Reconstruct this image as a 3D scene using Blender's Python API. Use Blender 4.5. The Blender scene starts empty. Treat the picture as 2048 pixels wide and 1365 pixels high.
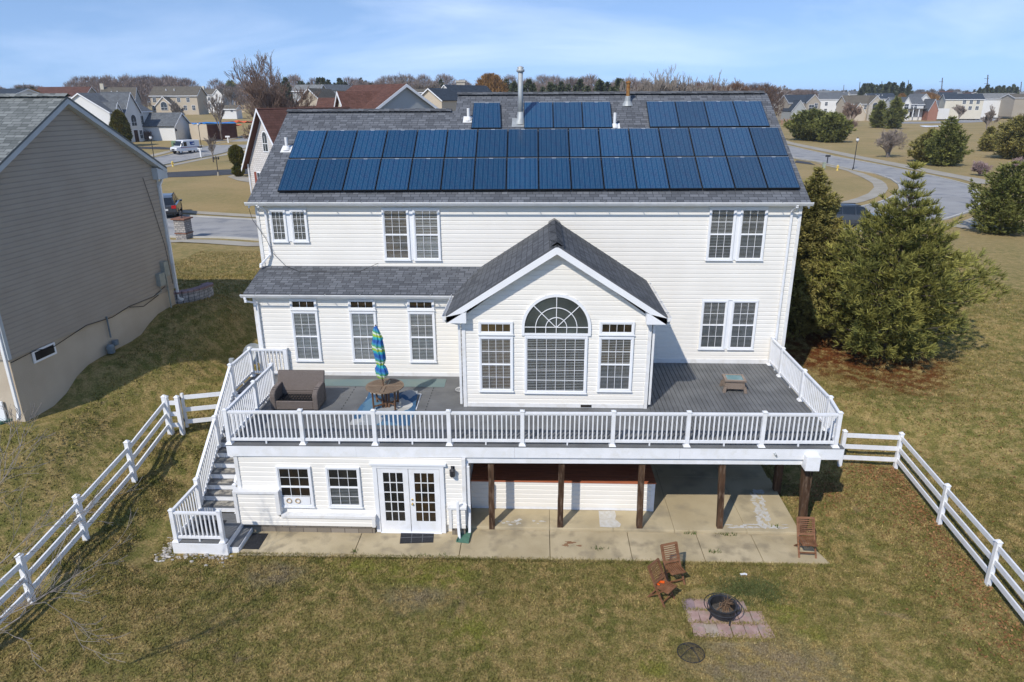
import bpy, math, random
import numpy as np
from mathutils import Vector, Matrix
from mathutils.geometry import delaunay_2d_cdt
R = math.radians
rnd = random.Random(7)
scene = bpy.context.scene
col = bpy.data.collections.new("scene_objects"); scene.collection.children.link(col)

# ---------------------------------------------------------------- camera
CAM_H = 11.8; FPX = 1393.3
YAW, PITCH, ROLL = R(2.2512), R(19.1931), R(-.2887)
fwd0 = Vector((-math.sin(YAW), math.cos(YAW), 0)); rt0 = Vector((math.cos(YAW), math.sin(YAW), 0))
fwd = fwd0*math.cos(PITCH) + Vector((0, 0, -1))*math.sin(PITCH)
up0 = fwd0*math.sin(PITCH) + Vector((0, 0, 1))*math.cos(PITCH)
rt = rt0*math.cos(ROLL) + up0*math.sin(ROLL); up = up0*math.cos(ROLL) - rt0*math.sin(ROLL)
cam_d = bpy.data.cameras.new("camera"); cam = bpy.data.objects.new("camera", cam_d); col.objects.link(cam)
cam_d.sensor_width = 36; cam_d.lens = FPX/2048*36; cam_d.clip_start = .1; cam_d.clip_end = 9000
cam.matrix_world = Matrix(((rt.x, up.x, -fwd.x, 0), (rt.y, up.y, -fwd.y, 0), (rt.z, up.z, -fwd.z, CAM_H), (0, 0, 0, 1)))
scene.camera = cam
# ---------------------------------------------------------------- light
SUN = Vector((-.51, -.90, 1.0)).normalized()
el = math.asin(SUN.z); rot = math.atan2(SUN.x, SUN.y)
w = bpy.data.worlds.new("World"); scene.world = w; w.use_nodes = True
nt = w.node_tree; nt.nodes.clear()
def N(t, kind, **kw):
    n = t.nodes.new(kind)
    for k, v in kw.items():
        if hasattr(n, k): setattr(n, k, v)
        else: n.inputs[k].default_value = v
    return n
wo = N(nt, 'ShaderNodeOutputWorld'); bg = N(nt, 'ShaderNodeBackground'); bg.inputs[1].default_value = .148
sky = N(nt, 'ShaderNodeTexSky', sky_type='NISHITA', sun_disc=False, sun_elevation=el, sun_rotation=rot, altitude=0, air_density=1.0, dust_density=.0, ozone_density=1.5)
tc0 = N(nt, 'ShaderNodeTexCoord'); v0 = N(nt, 'ShaderNodeVectorMath', operation='ADD'); v0.inputs[1].default_value = (0, 0, .19); v1 = N(nt, 'ShaderNodeVectorMath', operation='NORMALIZE'); nt.links.new(tc0.outputs['Generated'], v0.inputs[0]); nt.links.new(v0.outputs[0], v1.inputs[0]); nt.links.new(v1.outputs[0], sky.inputs[0])
tcw = N(nt, 'ShaderNodeTexCoord'); mpw = N(nt, 'ShaderNodeMapping'); mpw.inputs['Scale'].default_value = (1.2, 1.2, 7); mpw.inputs['Rotation'].default_value = (.12, .25, .3)
nzw = N(nt, 'ShaderNodeTexNoise'); nzw.inputs['Scale'].default_value = 1.5; nzw.inputs['Detail'].default_value = 7; nzw.inputs['Roughness'].default_value = .55; nzw.inputs['Distortion'].default_value = .5
crw = N(nt, 'ShaderNodeValToRGB'); crw.color_ramp.elements[0].position = .5; crw.color_ramp.elements[1].position = .85; crw.color_ramp.elements[1].color = (.5, .5, .5, 1)
mxw = N(nt, 'ShaderNodeMix', data_type='RGBA'); mxw.inputs[7].default_value = (6.6, 7.4, 8.8, 1)
L = nt.links.new
L(tcw.outputs['Generated'], mpw.inputs[0]); L(mpw.outputs[0], nzw.inputs['Vector']); L(nzw.outputs[0], crw.inputs[0]); L(crw.outputs[0], mxw.inputs[0])
tnt = N(nt, 'ShaderNodeMix', data_type='RGBA', blend_type='MULTIPLY'); tnt.inputs[0].default_value = 1; tnt.inputs[7].default_value = (.93, .97, 1.05, 1); L(sky.outputs[0], tnt.inputs[6]); L(tnt.outputs[2], mxw.inputs[6]); L(mxw.outputs[2], bg.inputs[0]); L(bg.outputs[0], wo.inputs[0])
sd = bpy.data.lights.new("sun", 'SUN'); sd.energy = 3.15; sd.angle = R(.55); sd.color = (1, .935, .84)
so = bpy.data.objects.new("sun", sd); col.objects.link(so); so.rotation_euler = SUN.to_track_quat('Z', 'Y').to_euler()
scene.view_settings.view_transform = 'Standard'; scene.view_settings.look = 'None'; scene.view_settings.gamma = 1; scene.view_settings.exposure = .27
scene.cycles.use_denoising = True
scene.cycles.max_bounces = 6; scene.cycles.transparent_max_bounces = 12

# ---------------------------------------------------------------- helpers
def lin(c): return tuple(((v/255)/12.92 if v/255 <= .04045 else ((v/255+.055)/1.055)**2.4) for v in c)
class MB:
    def __init__(s): s.v = []; s.f = []; s.uv = []; s.has = False
    def quad(s, a, b, c, d, uv=None):
        n = len(s.v); s.v += [tuple(a), tuple(b), tuple(c), tuple(d)]; s.f.append((n, n+1, n+2, n+3)); s.uv.append(uv or ((0, 0),)*4); s.has |= uv is not None
    def tri(s, a, b, c):
        n = len(s.v); s.v += [tuple(a), tuple(b), tuple(c)]; s.f.append((n, n+1, n+2)); s.uv.append(((0, 0),)*3)
    def poly(s, pts, uv=None):
        n = len(s.v); s.v += [tuple(p) for p in pts]; s.f.append(tuple(range(n, n+len(pts)))); s.uv.append(uv or ((0, 0),)*len(pts)); s.has |= uv is not None
    def box(s, x0, x1, y0, y1, z0, z1):
        s.hexa([(x0, y0, z0), (x1, y0, z0), (x1, y1, z0), (x0, y1, z0)], [(x0, y0, z1), (x1, y0, z1), (x1, y1, z1), (x0, y1, z1)]); return s
    def hexa(s, b, t):      # bottom ring ccw, top ring ccw
        k = len(b); n = len(s.v); s.v += [tuple(p) for p in b]+[tuple(p) for p in t]
        s.f.append(tuple(range(n+k-1, n-1, -1))); s.f.append(tuple(range(n+k, n+2*k))); s.uv += [((0, 0),)*k]*2
        for i in range(k):
            j = (i+1) % k; s.f.append((n+i, n+j, n+k+j, n+k+i)); s.uv.append(((0, 0),)*4)
        return s
    def bar(s, a, b, wdt, hgt, upv=(0, 0, 1)):
        a = Vector(a); b = Vector(b); d = (b-a).normalized(); u = Vector(upv)
        sd_ = d.cross(u)
        if sd_.length < 1e-4: sd_ = d.cross(Vector((0, 1, 0)))
        sd_.normalize(); u2 = sd_.cross(d).normalized(); x = sd_*wdt/2; y = u2*hgt/2
        s.hexa([a-x-y, a+x-y, a+x+y, a-x+y], [b-x-y, b+x-y, b+x+y, b-x+y]); return s
    def tube(s, pts, rad, n=6, cap=True):
        pts = [Vector(p) for p in pts]; rad = rad if hasattr(rad, '__len__') else [rad]*len(pts)
        base = len(s.v); pu = None
        for i, p in enumerate(pts):
            d = (pts[min(i+1, len(pts)-1)]-pts[max(i-1, 0)]); d = d.normalized() if d.length > 1e-6 else Vector((0, 0, 1))
            if pu is None:
                pu = d.orthogonal().normalized()
            pu = (pu-d*pu.dot(d)); pu = pu.normalized() if pu.length > 1e-6 else d.orthogonal().normalized()
            q = d.cross(pu)
            for k in range(n):
                a = 2*math.pi*k/n; s.v.append(tuple(p+(pu*math.cos(a)+q*math.sin(a))*rad[i]))
        for i in range(len(pts)-1):
            for k in range(n):
                a = base+i*n+k; b = base+i*n+(k+1) % n; s.f.append((a, b, b+n, a+n)); s.uv.append(((0, 0),)*4)
        if cap:
            s.f.append(tuple(base+k for k in range(n-1, -1, -1))); s.uv.append(((0, 0),)*n)
            s.f.append(tuple(base+(len(pts)-1)*n+k for k in range(n))); s.uv.append(((0, 0),)*n)
        return s
    def lathe(s, prof, c=(0, 0, 0), n=16, fold=0, fk=8):
        base = len(s.v)
        for r_, z in prof:
            for k in range(n):
                a = 2*math.pi*k/n; rr = r_*(1+fold*math.cos(fk*a)); s.v.append((c[0]+rr*math.cos(a), c[1]+rr*math.sin(a), c[2]+z))
        for i in range(len(prof)-1):
            for k in range(n):
                a = base+i*n+k; b = base+i*n+(k+1) % n; s.f.append((a, b, b+n, a+n)); s.uv.append(((0, 0),)*4)
        return s
    def build_each(s, name, m, parent=None, **k):
        for i in range(0, len(s.v), 8):
            q = type(s)(); q.v = s.v[i:i+8]; q.f = [tuple(a-i for a in f) for f in s.f if i <= f[0] < i+8]; q.uv = [((0, 0),)*len(f) for f in q.f]; (q.build(name, m, parent, **k) if parent else q.build(name, m, **k))
    def build(s, name, m, parent=None, smooth=False, bevel=0, tf=None, recalc=False):
        me = bpy.data.meshes.new(name)
        v = s.v if tf is None else [tuple(tf @ Vector(p)) for p in s.v]
        me.from_pydata(v, [], s.f)
        if s.has:
            ul = me.uv_layers.new(name='uv'); flat = [c for f in s.uv for p in f for c in p]; ul.data.foreach_set('uv', flat)
        if m: me.materials.append(m)
        if smooth: me.polygons.foreach_set('use_smooth', [True]*len(me.polygons))
        me.update()
        o = bpy.data.objects.new(name, me); col.objects.link(o)
        if parent: o.parent = parent
        if bevel:
            b = o.modifiers.new('b', 'BEVEL'); b.width = bevel; b.segments = 2; b.limit_method = 'ANGLE'
        return o
def npmesh(name, verts, faces, m, parent=None, smooth=False):
    me = bpy.data.meshes.new(name); nv = len(verts); nf, k = faces.shape
    me.vertices.add(nv); me.vertices.foreach_set('co', np.asarray(verts, np.float32).ravel())
    me.loops.add(nf*k); me.loops.foreach_set('vertex_index', faces.astype(np.int32).ravel())
    me.polygons.add(nf); me.polygons.foreach_set('loop_start', np.arange(0, nf*k, k, dtype=np.int32)); me.polygons.foreach_set('loop_total', np.full(nf, k, np.int32))
    if smooth: me.polygons.foreach_set('use_smooth', np.ones(nf, bool))
    me.update(calc_edges=True)
    if m: me.materials.append(m)
    o = bpy.data.objects.new(name, me); col.objects.link(o)
    if parent: o.parent = parent
    return o
def tag(o, label=None, cat=None, group=None, kind=None):
    if label: o['label'] = label
    if cat: o['category'] = cat
    if group: o['group'] = group
    if kind: o['kind'] = kind
    return o
def thing(name, label, cat, loc=(0, 0, 0), rz=0, group=None):
    o = bpy.data.objects.new(name, None); col.objects.link(o); o.empty_display_size = .3
    o.location = loc; o.rotation_euler = (0, 0, rz); return tag(o, label, cat, group)
def copy_tree(o, parent=None):
    c = o.copy(); col.objects.link(c); c.parent = parent
    for ch in [x for x in col.objects if x.parent == o]: copy_tree(ch, c)
    return c

# ---------------------------------------------------------------- materials
def M(name, c1, c2=None, rough=.8, spec=.25, scale=3, detail=5, bump=0, bscale=None, metal=0, lo=.35, hi=.65, coord='Object', stretch=None, c3=None, scale3=40, island=0):
    m = bpy.data.materials.new(name); m.use_nodes = True; t = m.node_tree; b = t.nodes['Principled BSDF']
    b.inputs['Roughness'].default_value = rough; b.inputs['Specular IOR Level'].default_value = spec; b.inputs['Metallic'].default_value = metal
    tc = N(t, 'ShaderNodeTexCoord'); vec = tc.outputs[coord]
    if stretch:
        mp = N(t, 'ShaderNodeMapping'); mp.inputs['Scale'].default_value = stretch; t.links.new(vec, mp.inputs[0]); vec = mp.outputs[0]
    cur = None
    if c2 is None: b.inputs['Base Color'].default_value = (*c1, 1)
    else:
        nz = N(t, 'ShaderNodeTexNoise'); nz.inputs['Scale'].default_value = scale; nz.inputs['Detail'].default_value = detail; t.links.new(vec, nz.inputs['Vector'])
        cr = N(t, 'ShaderNodeValToRGB'); e = cr.color_ramp.elements; e[0].position = lo; e[1].position = hi; e[0].color = (*c1, 1); e[1].color = (*c2, 1)
        t.links.new(nz.outputs[0], cr.inputs[0]); cur = cr.outputs[0]
        if c3:
            n3 = N(t, 'ShaderNodeTexNoise'); n3.inputs['Scale'].default_value = scale3; n3.inputs['Detail'].default_value = 4; t.links.new(vec, n3.inputs['Vector'])
            r3 = N(t, 'ShaderNodeValToRGB'); r3.color_ramp.elements[0].position = .5; r3.color_ramp.elements[1].position = .68; t.links.new(n3.outputs[0], r3.inputs[0])
            mx = N(t, 'ShaderNodeMix', data_type='RGBA'); mx.inputs[7].default_value = (*c3, 1); t.links.new(r3.outputs[0], mx.inputs[0]); t.links.new(cur, mx.inputs[6]); cur = mx.outputs[2]
        if island:
            g = N(t, 'ShaderNodeNewGeometry'); mr = N(t, 'ShaderNodeMapRange'); mr.inputs[3].default_value = 1-island; mr.inputs[4].default_value = 1+island
            t.links.new(g.outputs['Random Per Island'], mr.inputs[0])
            hs = N(t, 'ShaderNodeHueSaturation'); t.links.new(mr.outputs[0], hs.inputs['Value']); t.links.new(cur, hs.inputs['Color']); cur = hs.outputs[0]
        t.links.new(cur, b.inputs['Base Color'])
    if bump:
        nb = N(t, 'ShaderNodeTexNoise'); nb.inputs['Scale'].default_value = bscale or scale*4; nb.inputs['Detail'].default_value = 6; t.links.new(vec, nb.inputs['Vector'])
        bp = N(t, 'ShaderNodeBump'); bp.inputs['Strength'].default_value = bump; bp.inputs['Distance'].default_value = .03; t.links.new(nb.outputs[0], bp.inputs['Height']); t.links.new(bp.outputs[0], b.inputs['Normal'])
    return m
def shingle(name, dark, mid, light, bw=.30, rh=.145):
    m = bpy.data.materials.new(name); m.use_nodes = True; t = m.node_tree; b = t.nodes['Principled BSDF']; b.inputs['Roughness'].default_value = .92; b.inputs['Specular IOR Level'].default_value = .15
    uv = N(t, 'ShaderNodeUVMap'); mp = N(t, 'ShaderNodeMapping'); t.links.new(uv.outputs[0], mp.inputs[0])
    nzd = N(t, 'ShaderNodeTexNoise'); nzd.inputs['Scale'].default_value = 1.2; t.links.new(uv.outputs[0], nzd.inputs['Vector'])
    br = N(t, 'ShaderNodeTexBrick'); br.offset = .37; br.offset_frequency = 2; br.squash = .7; br.squash_frequency = 3
    for k, v in dict(Scale=1, **{'Mortar Size': .012, 'Mortar Smooth': .3, 'Bias': .12, 'Brick Width': bw, 'Row Height': rh}).items(): br.inputs[k].default_value = v
    br.inputs['Color1'].default_value = (*dark, 1); br.inputs['Color2'].default_value = (*light, 1); br.inputs['Mortar'].default_value = (*[c*.55 for c in dark], 1)
    t.links.new(mp.outputs[0], br.inputs['Vector'])
    nz = N(t, 'ShaderNodeTexNoise'); nz.inputs['Scale'].default_value = 60; nz.inputs['Detail'].default_value = 3; t.links.new(uv.outputs[0], nz.inputs['Vector'])
    n2 = N(t, 'ShaderNodeTexNoise'); n2.inputs['Scale'].default_value = .7; n2.inputs['Detail'].default_value = 4; t.links.new(uv.outputs[0], n2.inputs['Vector'])
    m1 = N(t, 'ShaderNodeMix', data_type='RGBA'); m1.inputs[7].default_value = (*mid, 1)
    cr = N(t, 'ShaderNodeMapRange'); cr.inputs[1].default_value = .3; cr.inputs[2].default_value = .75; cr.inputs[4].default_value = .5; t.links.new(nz.outputs[0], cr.inputs[0]); t.links.new(cr.outputs[0], m1.inputs[0]); t.links.new(br.outputs[0], m1.inputs[6])
    hs = N(t, 'ShaderNodeHueSaturation'); mr = N(t, 'ShaderNodeMapRange'); mr.inputs[3].default_value = .82; mr.inputs[4].default_value = 1.18; t.links.new(n2.outputs[0], mr.inputs[0]); t.links.new(mr.outputs[0], hs.inputs['Value']); t.links.new(m1.outputs[2], hs.inputs['Color'])
    t.links.new(hs.outputs[0], b.inputs['Base Color'])
    bp = N(t, 'ShaderNodeBump'); bp.inputs['Strength'].default_value = .6; bp.inputs['Distance'].default_value = .01; t.links.new(br.outputs[0], bp.inputs['Height']); t.links.new(bp.outputs[0], b.inputs['Normal'])
    return m
def glass(name, tint=(.02, .025, .03), alpha=.45, rough=.02):
    m = bpy.data.materials.new(name); m.use_nodes = True; t = m.node_tree; t.nodes.clear()
    o = N(t, 'ShaderNodeOutputMaterial'); g = N(t, 'ShaderNodeBsdfGlossy'); g.inputs['Roughness'].default_value = rough
    tr = N(t, 'ShaderNodeBsdfTransparent'); tr.inputs[0].default_value = (.90, .92, .92, 1)
    lw = N(t, 'ShaderNodeLayerWeight'); lw.inputs[0].default_value = .5; fr = N(t, 'ShaderNodeMath', operation='POWER'); fr.inputs[1].default_value = 4; t.links.new(lw.outputs['Facing'], fr.inputs[0]); mx = N(t, 'ShaderNodeMixShader')
    ad = N(t, 'ShaderNodeMath', operation='ADD'); ad.inputs[1].default_value = .05
    t.links.new(fr.outputs[0], ad.inputs[0]); t.links.new(ad.outputs[0], mx.inputs[0]); t.links.new(tr.outputs[0], mx.inputs[1]); t.links.new(g.outputs[0], mx.inputs[2]); t.links.new(mx.outputs[0], o.inputs[0])
    return m
def brick(name, c1, c2, mort, bw=.22, rh=.075, coord='Object', rot=(R(90), 0, 0), ms=.012):
    m = bpy.data.materials.new(name); m.use_nodes = True; t = m.node_tree; b = t.nodes['Principled BSDF']; b.inputs['Roughness'].default_value = .9
    tc = N(t, 'ShaderNodeTexCoord'); sp = N(t, 'ShaderNodeSeparateXYZ'); t.links.new(tc.outputs[coord], sp.inputs[0]); a = N(t, 'ShaderNodeMath', operation='ADD'); cb = N(t, 'ShaderNodeCombineXYZ')
    t.links.new(sp.outputs[0], a.inputs[0]); t.links.new(sp.outputs[1], a.inputs[1]); t.links.new(a.outputs[0], cb.inputs[0]); t.links.new(sp.outputs[2], cb.inputs[1])
    br = N(t, 'ShaderNodeTexBrick'); t.links.new(cb.outputs[0], br.inputs['Vector'])
    for k, v in {'Scale': 1, 'Mortar Size': ms, 'Brick Width': bw, 'Row Height': rh}.items(): br.inputs[k].default_value = v
    br.inputs['Color1'].default_value = (*c1, 1); br.inputs['Color2'].default_value = (*c2, 1); br.inputs['Mortar'].default_value = (*mort, 1); t.links.new(br.outputs[0], b.inputs['Base Color'])
    bp = N(t, 'ShaderNodeBump'); bp.inputs['Strength'].default_value = .5; bp.inputs['Distance'].default_value = .01; t.links.new(br.outputs['Fac'], bp.inputs['Height']); bp.invert = True; t.links.new(bp.outputs[0], b.inputs['Normal'])
    return m

m_siding = M('cream vinyl siding', (.80, .77, .705), (.835, .805, .74), .55, .3, 1.1, 6)
m_trim = M('white vinyl trim', (.78, .79, .80), (.82, .83, .84), .45, .35, 2)
m_rail = M('white composite rail', (.76, .77, .78), (.84, .845, .86), .45, .35, 2.2, 7, c3=(.755, .755, .74), scale3=5)
m_gutter = M('white aluminium gutter', (.72, .72, .71), (.80, .80, .79), .4, .4, 4)
m_stain_trim = M('weathered white trim', (.72, .715, .70), (.78, .78, .77), .5, .3, 1.5, c3=(.68, .665, .63), scale3=5)
m_roof = shingle('grey asphalt shingle', (.068, .073, .082), (.115, .122, .134), (.172, .182, .198))
m_roof_fine = shingle('grey ridge shingle', (.062, .066, .072), (.10, .105, .113), (.145, .152, .162), .2, .2)
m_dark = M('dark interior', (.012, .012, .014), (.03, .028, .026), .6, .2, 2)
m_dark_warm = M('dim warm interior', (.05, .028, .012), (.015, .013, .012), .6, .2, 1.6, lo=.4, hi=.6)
m_glass = glass('window glass')
m_blind = M('white blind slat', (.50, .50, .485), (.58, .58, .565), .6, .2, 5)
m_blind_grey = M('screened grey blind slat', (.22, .235, .245), (.28, .295, .30), .6, .2, 5)
m_blind_mid = M('screened pale blind slat', (.42, .44, .44), (.50, .52, .52), .6, .2, 5)
m_deck = M('grey composite decking', (.115, .118, .120), (.165, .168, .168), .6, .3, 1.4, 8, .15, 30, stretch=(1, 1, 1))
m_deck_end = M('grey composite fascia', (.10, .105, .11), (.13, .135, .14), .6, .3, 3)
m_postwood = M('dark weathered post wood', (.045, .024, .014), (.12, .068, .038), .8, .2, 2.2, 8, .5, 20, stretch=(3, 3, .6), lo=.35, hi=.7, c3=(.16, .11, .075), scale3=5)
m_redwood = M('red stained boards', (.36, .105, .05), (.48, .16, .075), .45, .4, 3, 7, stretch=(.4, 4, 1))
m_conc = M('aged concrete', (.38, .31, .19), (.50, .415, .27), .9, .15, .9, 8, .25, 22, c3=(.30, .25, .165), scale3=2.2)
m_conc2 = M('pale patio concrete', (.42, .345, .215), (.51, .43, .28), .9, .15, .8, 8, .2, 22, c3=(.33, .28, .19), scale3=1.3)
m_block = M('masonry block', (.16, .14, .12), (.27, .24, .20), .95, .1, 3, 6, .5, 20)
m_black = M('black rubber', (.015, .016, .018), (.03, .031, .034), .7, .3, 20, bump=.3)
m_blackmetal = M('black painted metal', (.02, .021, .024), (.035, .036, .04), .5, .4, 9)
m_brass = M('brass', (.55, .38, .12), rough=.3, metal=1)
m_steel = M('galvanised steel', (.34, .36, .36), (.44, .46, .46), .6, .4, 4, metal=.35)
m_pvc = M('white pvc pipe', (.75, .75, .74), rough=.4)
m_rust = M('rusted pipe', (.22, .09, .03), (.35, .2, .07), .8, .2, 8)
m_black_line = M('black cable', (.02, .02, .02), rough=.6)
# ---------------------------------------------------------------- terrain
CP = np.array([(-8, 16, 0), (0, 16, 0), (8, 16.5, 0), (0, 10, 0), (0, 3, 0), (8, 10, .05), (-8, 10, .05), (-5, 13, 0), (4, 13, 0), (5, 20, -.05), (0, 20, -.05), (-5, 20, -.05), (8, 20, .05),
 (0, 23, -.03), (5, 23, .0), (9.3, 24, .5), (0, 30, 1.5), (0, 36, 2.1), (-6, 30, 1.6), (7, 30, 1.4),
 (-10.1, 16, .03), (-10, 18.5, .3), (-10.2, 21, .95), (-10.3, 25, 1.6), (-12.4, 21, 1.35), (-12.3, 17.5, .85), (-12.2, 15.3, .6), (-12.3, 13.3, .3), (-13, 10, .15), (-13, 5, 0),
 (-16, 18.8, 2.3), (-15.6, 23.5, 3.1), (-15.1, 27.8, 3.7), (-20, 15, 1.8), (-24, 20, 2.6), (-20, 8, .8), (-14, 33, 3.2), (-11, 29, 2.4), (-24, 32, 3.6), (-16, 40, 2.55), (-24, 44, 2.5), (-8, 42, 2.3),
 (9.9, 20.5, .35), (12, 21, .25), (11.6, 17.7, .2), (11.4, 14.8, .25), (11, 11, .25), (16, 14, .35), (22, 20, .8), (14, 26, 1.05), (18, 28, 1.3), (11, 27, 1.0), (10, 34, 1.9), (22, 36, 1.8), (32, 40, 1.9), (30, 25, 1.3), (14, 44, 2.05),
 (-30, 50, 2.2), (-10, 50, 2.2), (10, 50, 2.1), (30, 52, 2.05), (50, 60, 2.0), (-25, 62, 2.2), (0, 62, 2.2), (30, 62, 2.05), (-50, 60, 2.2), (-40, 85, 2.4), (-20, 90, 2.4), (0, 90, 2.3), (30, 85, 2.05),
 (-60, 115, 2.7), (-40, 118, 2.8), (-65, 130, 3.2), (-40, 135, 3.2), (-90, 150, 3.8), (-60, 170, 4.2), (-30, 160, 3.6), (0, 150, 2.8), (-120, 250, 7.0), (-70, 240, 6.6), (-50, 200, 5.2), (-180, 250, 7.2), (-160, 150, 4),
 (40, 110, 2.0), (60, 160, 2.0), (60, 90, 2.0), (80, 120, 2.0), (100, 180, 1.9), (130, 140, 2.0), (90, 250, 1.9), (140, 320, 1.8), (200, 330, 1.8), (200, 400, 1.9), (120, 400, 2.2), (280, 420, 2.2), (300, 250, 2),
 (0, 300, 4.2), (0, 220, 3.2), (-60, 400, 6.0), (-250, 400, 7.0), (60, 420, 3), (250, 650, 3), (0, 700, 5), (-400, 700, 6), (600, 700, 4), (-300, 1500, 5), (300, 1500, 5), (1200, 1500, 5), (-1200, 1500, 5), (0, 3000, 4), (2500, 2500, 4), (-2500, 2500, 4), (0, -200, 0), (300, -100, 0), (-300, -100, 0), (600, 100, 2), (-600, 100, 4)], float)
def terr_np(x, y):
    x = np.asarray(x, float); y = np.asarray(y, float); sh = x.shape; x = x.ravel(); y = y.ravel(); out = np.empty_like(x)
    for i in range(0, len(x), 4000):
        dx = x[i:i+4000, None]-CP[None, :, 0]; dy = y[i:i+4000, None]-CP[None, :, 1]
        s2 = (.9+.05*np.hypot(CP[None, :, 0], CP[None, :, 1]-14))**2
        d2 = (dx*dx+dy*dy)
        wgt = 1/(d2/s2+.12)**2.1
        out[i:i+4000] = (wgt*CP[None, :, 2]).sum(1)/wgt.sum(1)
    pad = np.clip(np.minimum(np.minimum(x+8.6, 9.0-x), np.minimum(y-9, 23.8-y))/1.2, 0, 1)   # the level back yard and patio
    out = out*(1-pad)+pad*np.minimum(out, 0.0)
    return out.reshape(sh)
def terr(x, y): return float(terr_np(np.array([x]), np.array([y]))[0])
def ray(u, v):
    a = u-1024; b = v-682.5; return (rt*a - up*b + fwd*FPX)
def at(u, v, dz=0):
    d = ray(u, v).normalized(); t = 5.0; prev = t; o = Vector((0, 0, CAM_H))
    while t < 4000:
        p = o+d*t
        if p.z < terr(p.x, p.y)+dz:
            lo, hi = prev, t
            for _ in range(18):
                mid = (lo+hi)/2; p = o+d*mid
                if p.z < terr(p.x, p.y)+dz: hi = mid
                else: lo = mid
            p = o+d*hi; return Vector((p.x, p.y, terr(p.x, p.y)))
        prev = t; t *= 1.03
    p = o+d*700; return Vector((p.x, p.y, terr(p.x, p.y)))
def onY(u, v, Y):
    d = ray(u, v); t = Y/d.y; return Vector((d.x*t, Y, CAM_H+d.z*t))
xs = np.concatenate([[-4000, -2500, -1500, -1000, -750], np.arange(-600, -120, 15), np.arange(-120, -32, 4), np.arange(-32, 32, .6), np.arange(32, 124, 4), np.arange(124, 610, 15), [750, 1000, 1500, 2500, 4000]])
ys = np.concatenate([[-300, -100, -40, -12], np.arange(0, 46, .6), np.arange(46, 140, 3), np.arange(140, 600, 12), [700, 850, 1100, 1500, 2200, 3200, 4500]])
gx, gy = np.meshgrid(xs, ys); gz = terr_np(gx, gy)
nx = len(xs); ny = len(ys); idx = np.arange(nx*ny).reshape(ny, nx)
faces = np.stack([idx[:-1, :-1], idx[:-1, 1:], idx[1:, 1:], idx[1:, :-1]], -1).reshape(-1, 4)

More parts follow.
